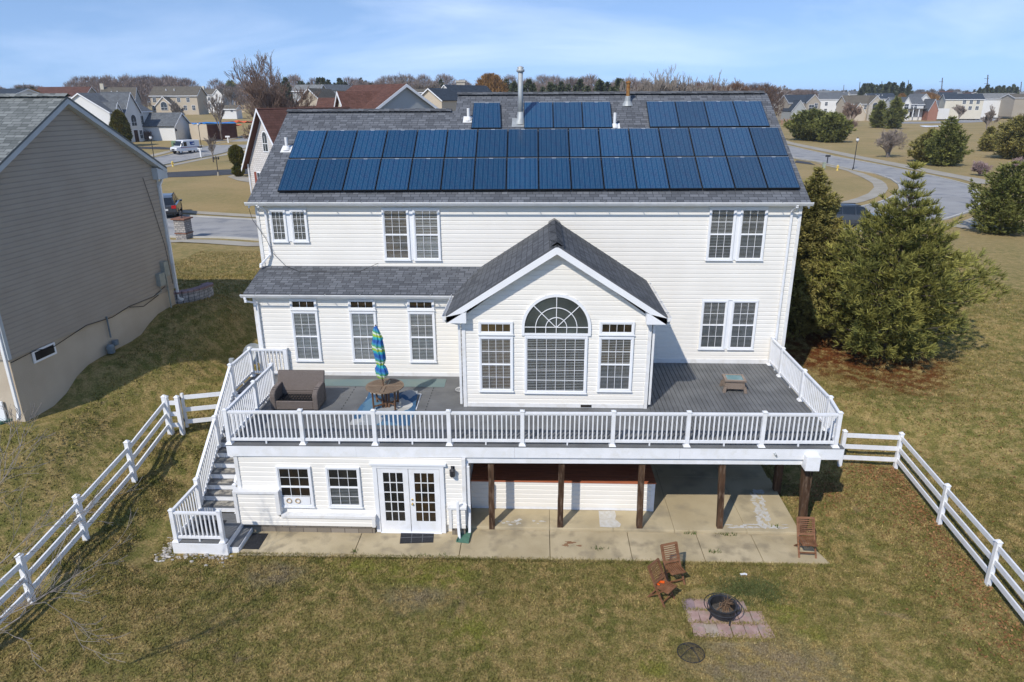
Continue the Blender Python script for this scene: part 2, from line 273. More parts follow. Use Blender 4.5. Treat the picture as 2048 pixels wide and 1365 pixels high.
def grass_mat(name='winter lawn', blade=False):
    m = bpy.data.materials.new(name); m.use_nodes = True; t = m.node_tree; b = t.nodes['Principled BSDF']; b.inputs['Roughness'].default_value = .95; b.inputs['Specular IOR Level'].default_value = .1
    tc = N(t, 'ShaderNodeTexCoord'); lk = t.links.new
    def nz(sc, det, lo, hi, rough=.6, dist=0, stretch=None):
        v = tc.outputs['Object']
        if stretch:
            mp = N(t, 'ShaderNodeMapping'); mp.inputs['Scale'].default_value = stretch; lk(v, mp.inputs[0]); v = mp.outputs[0]
        n = N(t, 'ShaderNodeTexNoise'); n.inputs['Scale'].default_value = sc; n.inputs['Detail'].default_value = det; n.inputs['Roughness'].default_value = rough; n.inputs['Distortion'].default_value = dist; lk(v, n.inputs['Vector'])
        r_ = N(t, 'ShaderNodeMapRange'); r_.interpolation_type = 'SMOOTHSTEP'; r_.inputs[1].default_value = lo; r_.inputs[2].default_value = hi; lk(n.outputs[0], r_.inputs[0]); return r_.outputs[0]
    def mix(f, a, bb):
        x = N(t, 'ShaderNodeMix', data_type='RGBA'); lk(f, x.inputs[0])
        for i, c in ((6, a), (7, bb)):
            if isinstance(c, tuple): x.inputs[i].default_value = (*c, 1)
            else: lk(c, x.inputs[i])
        return x.outputs[2]
    sp = N(t, 'ShaderNodeSeparateXYZ'); lk(tc.outputs['Object'], sp.inputs[0])
    yr = N(t, 'ShaderNodeMapRange'); yr.interpolation_type = 'SMOOTHSTEP'; yr.inputs[1].default_value = 30; yr.inputs[2].default_value = 60; lk(sp.outputs[1], yr.inputs[0])
    fine = nz(22, 6, .35, .65); mid = nz(2.6, 9, .38, .60, .75); big = nz(.42, 6, .36, .62, .6, .8); patch = nz(.9, 8, .46, .62, .72, 1.2); bare = nz(.7, 7, .60, .72, .65, 1.0)
    straw = mix(fine, (.44, .33, .14), (.28, .20, .083)); green = mix(fine, (.18, .175, .046), (.105, .105, .03)); olive = mix(fine, (.28, .23, .075), (.16, .13, .044))
    c = mix(mid, straw, olive); c = mix(big, c, mix(mid, straw, green)); 
    pf = N(t, 'ShaderNodeMath', operation='MULTIPLY'); lk(patch, pf.inputs[0]); pf.inputs[1].default_value = .55
    c = mix(pf.outputs[0], c, green)
    bf = N(t, 'ShaderNodeMath', operation='MULTIPLY'); lk(bare, bf.inputs[0]); bf.inputs[1].default_value = .6
    c = mix(bf.outputs[0], c, mix(fine, (.34, .25, .15), (.20, .15, .09)))
    farc = mix(nz(.12, 5, .35, .65), mix(fine, (.42, .31, .155), (.33, .24, .12)), mix(mid, (.32, .25, .12), (.27, .22, .10)))
    fm = N(t, 'ShaderNodeMath', operation='MULTIPLY'); lk(yr.outputs[0], fm.inputs[0]); fm.inputs[1].default_value = .85
    c = mix(fm.outputs[0], c, farc)
    # rust-coloured needle litter and bright moss where they lie in the yard
    def spot(x, y, r1, r0, sx=1, sy=1):
        vm = N(t, 'ShaderNodeVectorMath', operation='SUBTRACT'); vm.inputs[1].default_value = (x, y, 0); lk(tc.outputs['Object'], vm.inputs[0])
        v2 = N(t, 'ShaderNodeVectorMath', operation='MULTIPLY'); v2.inputs[1].default_value = (sx, sy, 0); lk(vm.outputs[0], v2.inputs[0])
        ln = N(t, 'ShaderNodeVectorMath', operation='LENGTH'); lk(v2.outputs[0], ln.inputs[0])
        ns = N(t, 'ShaderNodeTexNoise'); ns.inputs['Scale'].default_value = 1.6; ns.inputs['Detail'].default_value = 6; lk(tc.outputs['Object'], ns.inputs['Vector'])
        a = N(t, 'ShaderNodeMath', operation='MULTIPLY_ADD'); lk(ns.outputs[0], a.inputs[0]); a.inputs[1].default_value = (r0-r1)*1.6; lk(ln.outputs['Value'], a.inputs[2])
        r_ = N(t, 'ShaderNodeMapRange'); r_.interpolation_type = 'SMOOTHSTEP'; r_.inputs[1].default_value = r0+(r0-r1)*.8; r_.inputs[2].default_value = r1+(r0-r1)*.8; lk(a.outputs[0], r_.inputs[0]); return r_.outputs[0]
    rustc = mix(fine, (.17, .055, .018), (.085, .03, .012))
    def brk(f, k, n_=None):
        q = N(t, 'ShaderNodeMath', operation='MULTIPLY'); lk(f, q.inputs[0]); lk(n_ or nbk, q.inputs[1]); q2 = N(t, 'ShaderNodeMath', operation='MULTIPLY'); lk(q.outputs[0], q2.inputs[0]); q2.inputs[1].default_value = k; return q2.outputs[0]
    nbk = nz(2.6, 8, .36, .58, .7)
    c = mix(brk(spot(14.4, 28.3, 1.9, 3.5, 1, .9), .9), c, rustc); c = mix(brk(spot(12.0, 29.6, 1.2, 2.9), .9), c, rustc)
    moss = mix(fine, (.25, .245, .05), (.15, .155, .03))
    for (x, y, r1, r0, sx, sy) in ((-2.6, 15.1, .25, .8, .5, 1), (-4.6, 15.4, .2, .8, .5, 1.2), (5.9, 14.2, .15, .6, .8, .8), (6.4, 13.3, .1, .5, 1, .8), (-1.5, 13.2, .1, .8, .8, 1), (2.6, 12.2, .05, .5, 1, 1)):
        c = mix(brk(spot(x, y, r1, r0, sx, sy), .8), c, moss)
    dirt = mix(fine, (.36, .28, .19), (.22, .165, .11))
    for (x, y, r1, r0, sx, sy) in ((-6.9, 15.0, .15, .7, .6, 1), (5.2, 12.2, .5, 1.6, .7, 1), (-3.0, 14.2, .1, .7, .5, 1)):
        c = mix(brk(spot(x, y, r1, r0, sx, sy), .7), c, dirt)
    if blade:
        ge = N(t, 'ShaderNodeNewGeometry'); cr_ = N(t, 'ShaderNodeMapRange'); cr_.inputs[3].default_value = .65; cr_.inputs[4].default_value = 1.5; lk(ge.outputs['Random Per Island'], cr_.inputs[0]); hs_ = N(t, 'ShaderNodeHueSaturation'); lk(cr_.outputs[0], hs_.inputs['Value']); lk(c, hs_.inputs['Color']); c = hs_.outputs[0]
    lk(c, b.inputs['Base Color'])
    nb = N(t, 'ShaderNodeTexNoise'); nb.inputs['Scale'].default_value = 18; nb.inputs['Detail'].default_value = 8; nb.inputs['Roughness'].default_value = .7; lk(tc.outputs['Object'], nb.inputs['Vector'])
    bp = N(t, 'ShaderNodeBump'); bp.inputs['Strength'].default_value = .9; bp.inputs['Distance'].default_value = .05; lk(nb.outputs[0], bp.inputs['Height']); lk(bp.outputs[0], b.inputs['Normal'])
    return m
m_lawn = grass_mat(); m_blade = grass_mat('winter grass blade', True)
g = npmesh('ground', np.stack([gx, gy, gz], -1).reshape(-1, 3), faces, m_lawn, smooth=True); tag(g, kind='structure')

# ---------------------------------------------------------------- streets
m_road = M('pale asphalt street', (.30, .295, .285), (.35, .345, .335), .9, .2, .35, 6, .1, 20, c3=(.22, .225, .235), scale3=.6)
m_walk = M('concrete walk', (.33, .30, .245), (.40, .37, .31), .9, .15, .5, 6, .1, 20)
m_kerb = M('concrete kerb', (.40, .39, .36), (.48, .47, .43), .9, .15, .8)
m_blacktop = M('dark driveway asphalt', (.055, .058, .066), (.075, .078, .086), .85, .2, .8, 6, .1, 30)
def drape(name, poly, off, m, step=2.0, parent=None):
    poly = [(p[0], p[1]) for p in poly]; bd = []
    for i in range(len(poly)):
        a = Vector(poly[i]); b = Vector(poly[(i+1) % len(poly)]); k = max(1, int((b-a).length/step))
        bd += [tuple(a.lerp(b, j/k)) for j in range(k)]
    bx = [p[0] for p in bd]; by = [p[1] for p in bd]; pts = [Vector(p) for p in bd]; nb = len(pts)
    def inside(x, y):
        c = False; j = len(poly)-1
        for i in range(len(poly)):
            xi, yi = poly[i]; xj, yj = poly[j]
            if (yi > y) != (yj > y) and x < (xj-xi)*(y-yi)/(yj-yi)+xi: c = not c
            j = i
        return c
    x = min(bx)+step/2
    while x < max(bx):
        y = min(by)+step/2
        while y < max(by):
            if inside(x, y) and min((x-p[0])**2+(y-p[1])**2 for p in bd) > (step*.35)**2: pts.append(Vector((x, y)))
            y += step
        x += step
    r_ = delaunay_2d_cdt(pts, [(i, (i+1) % nb) for i in range(nb)], [], 1, 1e-4)
    vs = np.array([(p[0], p[1]) for p in r_[0]]); zz = terr_np(vs[:, 0], vs[:, 1])+off
    mb = MB(); mb.v = [(a[0], a[1], z) for a, z in zip(vs, zz)]; mb.f = [tuple(f) if (Vector((vs[f[1]][0]-vs[f[0]][0], vs[f[1]][1]-vs[f[0]][1])).cross(Vector((vs[f[2]][0]-vs[f[0]][0], vs[f[2]][1]-vs[f[0]][1]))) > 0) else tuple(reversed(f)) for f in r_[2]]; mb.uv = [((0, 0),)*len(f) for f in mb.f]
    o = mb.build(name, m, parent); return o
def kerb(pts, off=.0, wd=.22, h=.13, name='kerb'):
    mb = MB(); P = []
    for i in range(len(pts)-1):
        a = Vector(pts[i][:2]); b = Vector(pts[i+1][:2]); k = max(1, int((b-a).length/2)); P += [a.lerp(b, j/k) for j in range(k)]
    P.append(Vector(pts[-1][:2])); L_ = []; R_ = []
    for i, p in enumerate(P):
        d = (P[min(i+1, len(P)-1)]-P[max(i-1, 0)]).normalized(); n = Vector((-d.y, d.x))*wd/2; z = terr(p.x, p.y)
        L_.append((p.x+n.x, p.y+n.y, z)); R_.append((p.x-n.x, p.y-n.y, z))
    for i in range(len(P)-1):
        T = lambda q: (q[0], q[1], q[2]+off+h); B = lambda q: (q[0], q[1], q[2]-.1)
        mb.quad(T(L_[i]), T(R_[i]), T(R_[i+1]), T(L_[i+1])); mb.quad(B(L_[i]), T(L_[i]), T(L_[i+1]), B(L_[i+1])); mb.quad(T(R_[i]), B(R_[i]), B(R_[i+1]), T(R_[i+1]))
    return tag(mb.build(name, m_kerb), kind='structure')
def PX(l): return [at(u, v) for u, v in l]
def offs(l, o):
    out = []
    for i, p in enumerate(l):
        d = (l[min(i+1, len(l)-1)]-l[max(i-1, 0)]); d = Vector((d.x, d.y)).normalized(); out.append(Vector((p.x-d.y*o, p.y+d.x*o, 0)))
    return out
zr = lambda x, y: (1560+x/4.197, 240+y/4.197); zl = lambda x, y: (280+x/4.264, 180+y/4.264)
n0, n1 = at(331.6, 474.5), at(520, 481.5)
f0, f1 = at(362, 432.5), at(514.5, 441.3)
def ext(a, b, x): t_ = (x-a.x)/(b.x-a.x); return a.lerp(b, t_)
nearL, nearR = ext(n0, n1, -75), Vector((20, 51.5, 0)); farL = ext(f0, f1, -75)
near = [nearL, n0, n1, nearR, at(1850, 447), at(*zr(1400, 837)), at(*zr(1520, 797))]
inner = PX([zr(x, y) for x, y in ((590, 755), (700, 730), (820, 703), (910, 668), (985, 622), (1008, 580), (995, 545), (930, 500), (800, 455), (640, 425), (450, 385), (290, 350), (115, 318), (60, 300))])
outer = PX([zr(x, y) for x, y in ((1640, 760), (1680, 700), (1665, 620), (1620, 570), (1560, 545), (1450, 515), (1280, 475), (1060, 430), (850, 385), (640, 345), (450, 310), (240, 260), (80, 222), (20, 208))])
far = [farL, f0, f1, Vector((15, inner[0].y+1.0, 0))] + inner
ie = inner[-1]; oe = outer[-1]; dd = Vector(((ie-inner[-3]).x, (ie-inner[-3]).y, 0)).normalized(); ie2 = ie+dd*90; oe2 = oe+dd*90
tag(drape('road', [(p.x, p.y) for p in near+outer+[oe2, ie2]+list(reversed(far))], .045, m_road), kind='structure')
kerb(near+outer[:1]); kerb(far); kerb(outer)
def band(name, pts, w0, w1, m, off=.04, step=1.6):
    a = offs(pts, w0); b = offs(pts, w1); return tag(drape(name, [(p.x, p.y) for p in a]+[(p.x, p.y) for p in reversed(b)], off, m, step), kind='structure')
band('sidewalk', near[:4], -1.0, -2.4, m_walk); band('sidewalk', near[4:], -1.2, -3.4, m_walk)
band('sidewalk', far[:5], 1.3, 2.6, m_walk)
wi = PX([zr(x, y) for x, y in ((500, 700), (530, 690), (640, 660), (740, 620), (790, 570), (775, 535), (700, 490), (560, 430), (400, 390), (230, 345), (125, 318), (60, 303))])
wo_ = PX([zr(x, y) for x, y in ((500, 725), (590, 715), (700, 690), (790, 660), (885, 615), (908, 580), (890, 540), (850, 510), (700, 452), (520, 404), (300, 362), (130, 330), (60, 315))])
tag(drape('sidewalk', [(p.x, p.y) for p in wi]+[(p.x, p.y) for p in reversed(wo_)], .04, m_walk, 1.5), kind='structure')
ws = PX([zr(x, y) for x, y in ((0, 172), (60, 192), (300, 242), (640, 312), (900, 362), (1200, 422), (1400, 462), (1600, 498), (1760, 540))])
band('sidewalk', ws, -1.3, 1.3, m_walk)
# the second street at the left
sn = PX([zl(x, y) for x, y in ((-260, 735), (160, 650), (400, 602), (540, 575), (700, 543), (815, 515), (1000, 478))])
sf = PX([zl(x, y) for x, y in ((-300, 655), (100, 585), (310, 541), (560, 487), (700, 457), (850, 424), (1000, 392))])
tag(drape('road', [(p.x, p.y) for p in sn]+[(p.x, p.y) for p in reversed(sf)], .05, m_road, 3), kind='structure'); kerb(sn); kerb(sf)
band('sidewalk', sn, -.9, -2.3, m_walk, .04, 2); band('sidewalk', sf, 1.5, 3.0, m_walk, .04, 2)
tag(drape('driveway', [tuple(at(*zl(x, y))[:2]) for x, y in ((60, 752), (400, 745), (680, 730), (870, 722), (1000, 722), (1000, 672), (870, 676), (650, 686), (400, 697), (60, 715))], .04, m_blacktop, 2), kind='structure')
tag(drape('driveway', [tuple(at(*zl(x, y))[:2]) for x, y in ((-60, 500), (310, 512), (330, 500), (170, 488), (-60, 488))], .05, m_blacktop, 2), kind='structure')
tag(drape('driveway', [tuple(at(*zl(x, y))[:2]) for x, y in ((360, 405), (560, 440), (760, 436), (640, 420), (480, 402))], .05, m_blacktop, 2), kind='structure')
tag(drape('driveway', [tuple(at(*zr(x, y))[:2]) for x, y in ((120, 360), (300, 382), (250, 360), (140, 342))], .05, m_blacktop, 2), kind='structure')
tag(drape('path', [tuple(at(*zl(x, y))[:2]) for x, y in ((745, 745), (830, 775), (1000, 805), (1000, 770), (900, 745), (800, 728))], .05, m_walk, 1.5), kind='structure')
# the street far off at the right
z5 = lambda x, y: (1760+x/7.11, 130+y/7.11)
fr_ = PX([z5(x, y) for x, y in ((200, 812), (400, 812), (700, 812), (1000, 800), (1280, 778), (1420, 735), (1560, 738), (1660, 765), (1640, 795), (1500, 812), (1250, 825), (900, 832), (600, 838), (200, 836))])
tag(drape('road', [(p.x, p.y) for p in fr_], .06, m_road, 6), kind='structure')
fd = PX([z5(x, y) for x, y in ((960, 795), (1200, 770), (1270, 755), (1250, 735), (1100, 705), (940, 700))])
tag(drape('driveway', [(p.x, p.y) for p in fd], .05, m_walk, 5), kind='structure')
sn_ = PX([z5(x, y) for x, y in ((560, 872), (640, 868), (720, 872), (900, 866), (1040, 878), (960, 888), (800, 884), (650, 890), (600, 884))])
tag(drape('snow', [(p.x, p.y) for p in sn_], .12, M('old snow', (.8, .82, .84), (.7, .72, .75), .8), 3), kind='structure')
# ---------------------------------------------------------------- siding, windows
def siding(mb, P0, d, n, z0, z1, a0, a1, h=.15, lap=.030):
    """lapped courses on a vertical wall; a0, a1 = start and end along d, numbers or functions of z"""
    A0 = a0 if callable(a0) else (lambda z: a0); A1 = a1 if callable(a1) else (lambda z: a1)
    P = lambda a, z, o: (P0[0]+d[0]*a+n[0]*o, P0[1]+d[1]*a+n[1]*o, z)
    k = int((z1-z0)/h+.999)
    for i in range(k):
        zb = z0+i*h; zt = min(zb+h, z1)
        b0, b1, t0, t1 = A0(zb), A1(zb), A0(zt), A1(zt)
        if b1-b0 < .02: continue
        if t1 < t0: t0 = t1 = (t0+t1)/2
        m_ = zb+(zt-zb)*.76
        c0 = b0+(t0-b0)*.76; c1 = b1+(t1-b1)*.76
        mb.quad(P(b0, zb, lap), P(b1, zb, lap), P(c1, m_, lap*.95), P(c0, m_, lap*.95))
        mb.quad(P(c0, m_, lap*.95), P(c1, m_, lap*.95), P(t1, zt, 0), P(t0, zt, 0))
        mb.quad(P(b0, zb, 0), P(b1, zb, 0), P(b1, zb, lap), P(b0, zb, lap))
def window(parent, x0, x1, z0, z1, Y, cols=3, rows=(2, 2), blind=('w', 'w'), name='window', trim=.06, inter=None, sill=True):
    """double hung vinyl window facing -y; rows per sash from the top; blind per sash: w white, p pale, g grey, n none, b brown"""
    fr = MB(); t = trim; y = Y
    fr.box(x0, x0+t, y-.09, y, z0, z1).box(x1-t, x1, y-.09, y, z0, z1).box(x0+t, x1-t, y-.088, y, z1-t, z1).box(x0+t, x1-t, y-.088, y, z0, z0+t*.8)
    if sill: fr.box(x0-.02, x1+.02, y-.105, y, z0-.035, z0)
    w_ = fr.build(name, m_trim, parent, bevel=.006)
    ax0, ax1, az0, az1 = x0+t, x1-t, z0+t*.8, z1-t; ns = len(rows); hh = (az1-az0)/ns; s = .026
    sa = MB(); gl = MB(); mu = MB(); bk = MB(); sl = {}
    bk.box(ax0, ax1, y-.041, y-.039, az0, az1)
    for k in range(ns):
        zt = az1-k*hh; zb = zt-hh; yy = y-.062+.008*(k == 0)*(ns > 1)
        sa.box(ax0, ax0+s, yy-.012, yy+.012, zb, zt).box(ax1-s, ax1, yy-.012, yy+.012, zb, zt).box(ax0+s, ax1-s, yy-.011, yy+.011, zt-s, zt).box(ax0+s, ax1-s, yy-.011, yy+.011, zb, zb+s)
        gx0, gx1, gz0, gz1 = ax0+s, ax1-s, zb+s, zt-s
        gl.quad((gx0, yy, gz0), (gx1, yy, gz0), (gx1, yy, gz1), (gx0, yy, gz1))
        for i in range(1, cols): xx = gx0+(gx1-gx0)*i/cols; mu.box(xx-.0065, xx+.0065, yy-.007, yy+.005, gz0, gz1)
        for j in range(1, rows[k]): zz = gz0+(gz1-gz0)*j/rows[k]; mu.box(gx0, gx1, yy-.0065, yy+.0045, zz-.0065, zz+.0065)
        b = blind[k] if k < len(blind) else blind[-1]
        if b in 'wpgd':
            mb = sl.setdefault(b, MB()); z_ = gz0+.01+rnd.uniform(0, .02); st = rnd.uniform(.043, .052); cov = rnd.uniform(.28, .36) if b == 'd' else rnd.uniform(.45, .6)
            while z_ < gz1-.01:
                mb.quad((gx0, y-.042, z_), (gx1, y-.042, z_), (gx1, y-.045, z_+st*cov), (gx0, y-.045, z_+st*cov)); z_ += st
    sa.build('sash', m_rail, w_); gl.build('pane', m_glass, w_)
    if mu.f: mu.build('muntin', m_rail, w_)
    bk.build('interior', inter or m_dark, w_)
    for b, mb in sl.items(): mb.build('blind', dict(w=m_blind, d=m_blind, p=m_blind_mid, g=m_blind_grey)[b], w_)
    return w_

# ---------------------------------------------------------------- the house
house = thing('house', 'large cream vinyl sided house with rows of blue solar panels on its grey shingle roof', 'house', (0, 24, 0))
house_loc = Vector((0, 24, 0))
class HB(MB):
    def build(s, name, m, parent=house, **k):
        if parent is house: k['tf'] = Matrix.Translation(-house_loc)
        return MB.build(s, name, m, parent, **k)
MW, EW, BW, WW = 23.62, 22.12, 19.67, 17.03
Z0 = 2.8
# the windows hang on world coordinates, so they get their own pivot under the house
def hwin(*a, **k):
    before = set(col.objects); w_ = window(house, *a, **k)
    w_.location = -house_loc; return w_
wb = HB()
siding(wb, (0, MW), (1, 0), (0, -1), .1, 8.5, -9.67, 8.72)
siding(wb, (0, EW), (1, 0), (0, -1), Z0+.14, 5.76, -9.52, -2.2)
siding(wb, (0, BW), (1, 0), (0, -1), Z0+.14, 7.78, lambda z: -2.27 if z < 5.68 else -2.27+(z-5.68)/.66*.88, lambda z: 3.35 if z < 5.68 else 3.35-(z-5.68)/.66*.92)
siding(wb, (3.35, BW), (0, 1), (1, 0), Z0, 5.9, 0, MW-BW); siding(wb, (-2.27, BW), (0, 1), (-1, 0), Z0, 5.9, 0, MW-BW)
siding(wb, (-9.52, EW), (0, 1), (-1, 0), .5, 5.76, 0, 1.5)
siding(wb, (-9.67, MW), (0, 1), (-1, 0), .5, 8.5, 0, 10); siding(wb, (8.72, MW), (0, 1), (1, 0), .5, 8.5, 0, 10.8)
wb.build('wall', m_siding)
gb = HB()       # gable ends and back walls of the main block
for x, r_ in ((-9.67, 28.2), (8.72, 29.24)):
    gb.poly([(x, MW, 8.5), (x, r_*2-MW, 8.5), (x, r_, 8.572+.57*(r_-23.3)-.06)])
gb.box(-9.6, 8.66, 34.0, 34.1, 1.0, 8.5); gb.box(-9.6, -9.5, 23.7, 34, .5, 8.5); gb.box(8.6, 8.66, 23.7, 34, .5, 8.5)
gb.build('gable_wall', m_siding)
cv = HB()       # solid core so that no light leaks
cv.box(-9.55, 8.6, MW+.02, MW+.1, .1, 8.5); cv.box(-9.4, -2.3, EW+.02, EW+.1, 0, 5.75); cv.box(-2.1, 3.2, BW+.02, BW+.08, Z0-.1, 5.7)
cv.poly([(-2.1, BW+.03, 5.7), (3.2, BW+.03, 5.7), (.54, BW+.03, 7.6)]); cv.box(-8.35, -2.1, WW+.02, WW+.1, 0, 2.42)
cv.build('inner_wall', m_siding)
# basement front
bs = HB()
siding(bs, (0, WW), (1, 0), (0, -1), .3, 2.43, -8.44, -2.0); siding(bs, (-2.0, WW), (0, 1), (1, 0), .3, 2.43, 0, 6.5); siding(bs, (-8.44, WW), (0, 1), (-1, 0), .2, 2.43, 0, 6.5)
siding(bs, (0, WW-.17), (1, 0), (0, -1), .3, 1.33, -8.5, -7.31); siding(bs, (0, WW-.17), (1, 0), (0, -1), .3, .57, -7.31, -4.6); siding(bs, (0, WW-.17), (1, 0), (0, -1), .3, .93, -2.42, -2.0)
siding(bs, (0, MW-.05), (1, 0), (0, -1), .1, 2.5, -1.9, 8.6)
bs.build('basement_wall', m_siding)
tr = HB()       # white corner boards, base boards, ledge caps
def cb(x, y, z0, z1, s=1): tr.box(x-.055, x+.055, y-.056, y+.07, z0, z1)
cb(-9.62, MW, 5.9, 8.5); cb(8.67, MW, Z0, 8.5); cb(-9.47, EW, Z0, 5.76); cb(-2.22, BW, Z0, 5.72); cb(3.3, BW, Z0, 5.72); cb(-8.41, WW, .3, 2.43); cb(-2.03, WW, .3, 2.43)
tr.box(-9.45, -2.28, EW-.05, EW-.001, Z0+.0, Z0+.14); tr.box(3.4, 8.6, MW-.05, MW-.001, Z0, Z0+.16); tr.box(-2.16, 3.24, BW-.048, BW-.001, Z0+.005, Z0+.14)
tr.box(-8.56, -7.25, WW-.24, WW-.01, 1.33, 1.41); tr.box(-7.25, -4.55, WW-.24, WW-.01, .57, .66); tr.box(-7.37, -7.25, WW-.235, WW-.012, .66, 1.325); tr.box(-4.66, -4.56, WW-.235, WW-.012, .3, .565)
tr.box(-2.5, -1.96, WW-.24, WW-.01, .93, 1.0); tr.box(-2.47, -2.38, WW-.235, WW-.012, .3, .925); tr.box(-8.56, -8.46, WW-.235, WW-.012, .3, 1.325)
tr.build_each('corner_trim', m_stain_trim, bevel=.006)
fo = HB(); fo.box(-8.4, -4.62, WW-.14, WW+.02, -.05, .3); fo.box(-2.4, -2.02, WW-.14, WW+.02, -.05, .3); fo.box(-2.03, -1.99, WW, 23, -.05, .3)
fo.build('foundation', brick('block foundation', (.2, .17, .13), (.27, .235, .19), (.12, .10, .08), .4, .2))
# frieze under the eaves
fz = HB(); fz.box(-9.7, 8.75, 23.36, 23.6, 8.44, 8.48); fz.box(-9.55, -2.3, 21.83, 22.1, 5.68, 5.71); fz.build('soffit', m_trim)

# roofs
SL = .57
def plane_z(y): return 8.572+SL*(y-23.3)
def roof_slab(mb, a, b, c, d, th=.05):
    a, b, c, d = map(Vector, (a, b, c, d)); L1 = (b-a).length; e = (b-a).normalized()
    def uv(p): q = p-a; return (q.dot(e)+a.x*1.0, (q-e*q.dot(e)).length)
    n = (b-a).cross(d-a).normalized(); n = n if n.z > 0 else -n
    mb.quad(a, b, c, d, (uv(a), uv(b), uv(c), uv(d)))
    lo = [p-n*th for p in (a, b, c, d)]; tp = [a, b, c, d]
    for i in range(4):
        j = (i+1) % 4; mb.quad(lo[i], lo[j], tp[j], tp[i], ((0, .02),)*4)
    mb.quad(lo[3], lo[2], lo[1], lo[0], ((0, .02),)*4)
XS = onY(916, 189, 29.24).x
rf = HB()
roof_slab(rf, (-9.79, 23.27, plane_z(23.27)), (XS, 23.27, plane_z(23.27)), (XS, 28.2, plane_z(28.2)), (-9.79, 28.2, plane_z(28.2)))
roof_slab(rf, (XS, 23.27, plane_z(23.27)), (8.86, 23.27, plane_z(23.27)), (8.86, 29.24, plane_z(29.24)), (XS, 29.24, plane_z(29.24)))
roof_slab(rf, (-9.79, 33.2, plane_z(28.2)-2.85), (XS, 33.2, plane_z(28.2)-2.85), (XS, 28.2, plane_z(28.2)), (-9.79, 28.2, plane_z(28.2)))
roof_slab(rf, (XS, 35.2, plane_z(29.24)-3.4), (8.86, 35.2, plane_z(29.24)-3.4), (8.86, 29.24, plane_z(29.24)), (XS, 29.24, plane_z(29.24)))
roof_slab(rf, (-9.68, 21.75, 5.80), (-1.5, 21.75, 5.80), (-1.5, MW, 6.31), (-9.68, MW, 6.31))
main_roof = rf.build('roof', m_roof)
br_ = HB(); zA, zE = 7.93, 5.85
def gslope(x): return zA-(abs(x-.52))*(zA-zE)/3.2
for sx in (-1, 1):
    xe = .52+sx*3.22
    a, b, c, d = (xe, BW-.32, gslope(xe)), (xe, MW, gslope(xe)), (.52, MW, zA), (.52, BW-.32, zA)
    roof_slab(br_, a, b, c, d)
br_.build('gable_roof', m_roof_fine)
# ridge caps
rc = HB()
def ridge_cap(mb, pts, r_=.13, drop=.05):
    pts = [Vector(p) for p in pts]; d = (pts[1]-pts[0]).normalized(); s = d.cross(Vector((0, 0, 1))); L_ = (pts[1]-pts[0]).length; k = int(L_/.2)
    for i in range(k):
        p = pts[0]+d*(i*.2); q = pts[0]+d*(i*.2+.215); up_ = Vector((0, 0, .012))
        for (A, B) in ((-1, 0), (0, 1)):
            f = lambda pp, a, o: pp+s*(a*r_)+Vector((0, 0, .02-abs(a)*drop))+o
            mb.quad(f(p, A, up_), f(p, B, up_), f(q, B, up_*0), f(q, A, up_*0), ((i*.3, .02), (i*.3+.1, .02), (i*.3+.1, .12), (i*.3, .12)))
        mb.quad(f(p, -1, up_), f(p, 1, up_), f(p, 1, up_*-1), f(p, -1, up_*-1), ((0, .02),)*4)
ridge_cap(rc, [(-9.8, 28.2, plane_z(28.2)+.06), (XS+.0, 28.2, plane_z(28.2)+.06)], .17, .09)
rc.build('ridge_cap', m_roof_fine); rc = HB(); ridge_cap(rc, [(XS-.02, 29.24, plane_z(29.24)+.06), (8.87, 29.24, plane_z(29.24)+.06)], .17, .09)
rc.build('ridge_cap', m_roof_fine); rc = HB(); ridge_cap(rc, [(.52, BW-.34, zA+.045), (.52, MW+.0, zA+.045)], .2, .13)
rc.build('ridge_cap', m_roof_fine)
# rake boards of the gable, returns
rk = HB()
for sx in (-1, 1):
    xe = .52+sx*3.20; ya, yb = BW-.30, BW-.335
    ztop = lambda x: gslope(x)-.055
    rk.hexa([(xe, yb, ztop(xe)-.2), (.52, yb, ztop(.52)-.22), (.52, ya, ztop(.52)-.22), (xe, ya, ztop(xe)-.2)], [(xe, yb, ztop(xe)), (.52, yb, ztop(.52)), (.52, ya, ztop(.52)), (xe, ya, ztop(xe))])
    # soffit under the rake
    rk.quad((xe, ya, ztop(xe)-.1), (.52, ya, ztop(.52)-.1), (.52, BW, ztop(.52)-.1), (xe, BW, ztop(xe)-.1))
    xi = -2.1 if sx < 0 else 3.14
    rk.hexa([(xe, yb, zE-.25), (xi-0 if sx > 0 else xi, yb, zE-.25), (xi, BW, zE-.25), (xe, BW, zE-.25)], [(xe, yb, zE-.06), (xi, yb, gslope(xi)-.3), (xi, BW, gslope(xi)-.3), (xe, BW, zE-.06)])
    rk.box(min(xe, (-2.27 if sx < 0 else 3.35)), max(xe, (-2.27 if sx < 0 else 3.35)), BW-.0, MW, zE-.2, zE-.17)
    rk.box(min(xe, xe-.04*sx), max(xe, xe-.04*sx), BW-.3, MW, zE-.22, zE-.06)
rk.build('rake_board', m_trim)
for x in (-9.77, 8.83):
    rk = HB(); r_ = 28.2 if x < 0 else 29.24
    rk.hexa([(x-.02, 23.3, plane_z(23.3)-.22), (x+.02, 23.3, plane_z(23.3)-.22), (x+.02, r_, plane_z(r_)-.22), (x-.02, r_, plane_z(r_)-.22)], [(x-.02, 23.3, plane_z(23.3)-.055), (x+.02, 23.3, plane_z(23.3)-.055), (x+.02, r_, plane_z(r_)-.055), (x-.02, r_, plane_z(r_)-.055)]); rk.build('rake_board', m_trim)
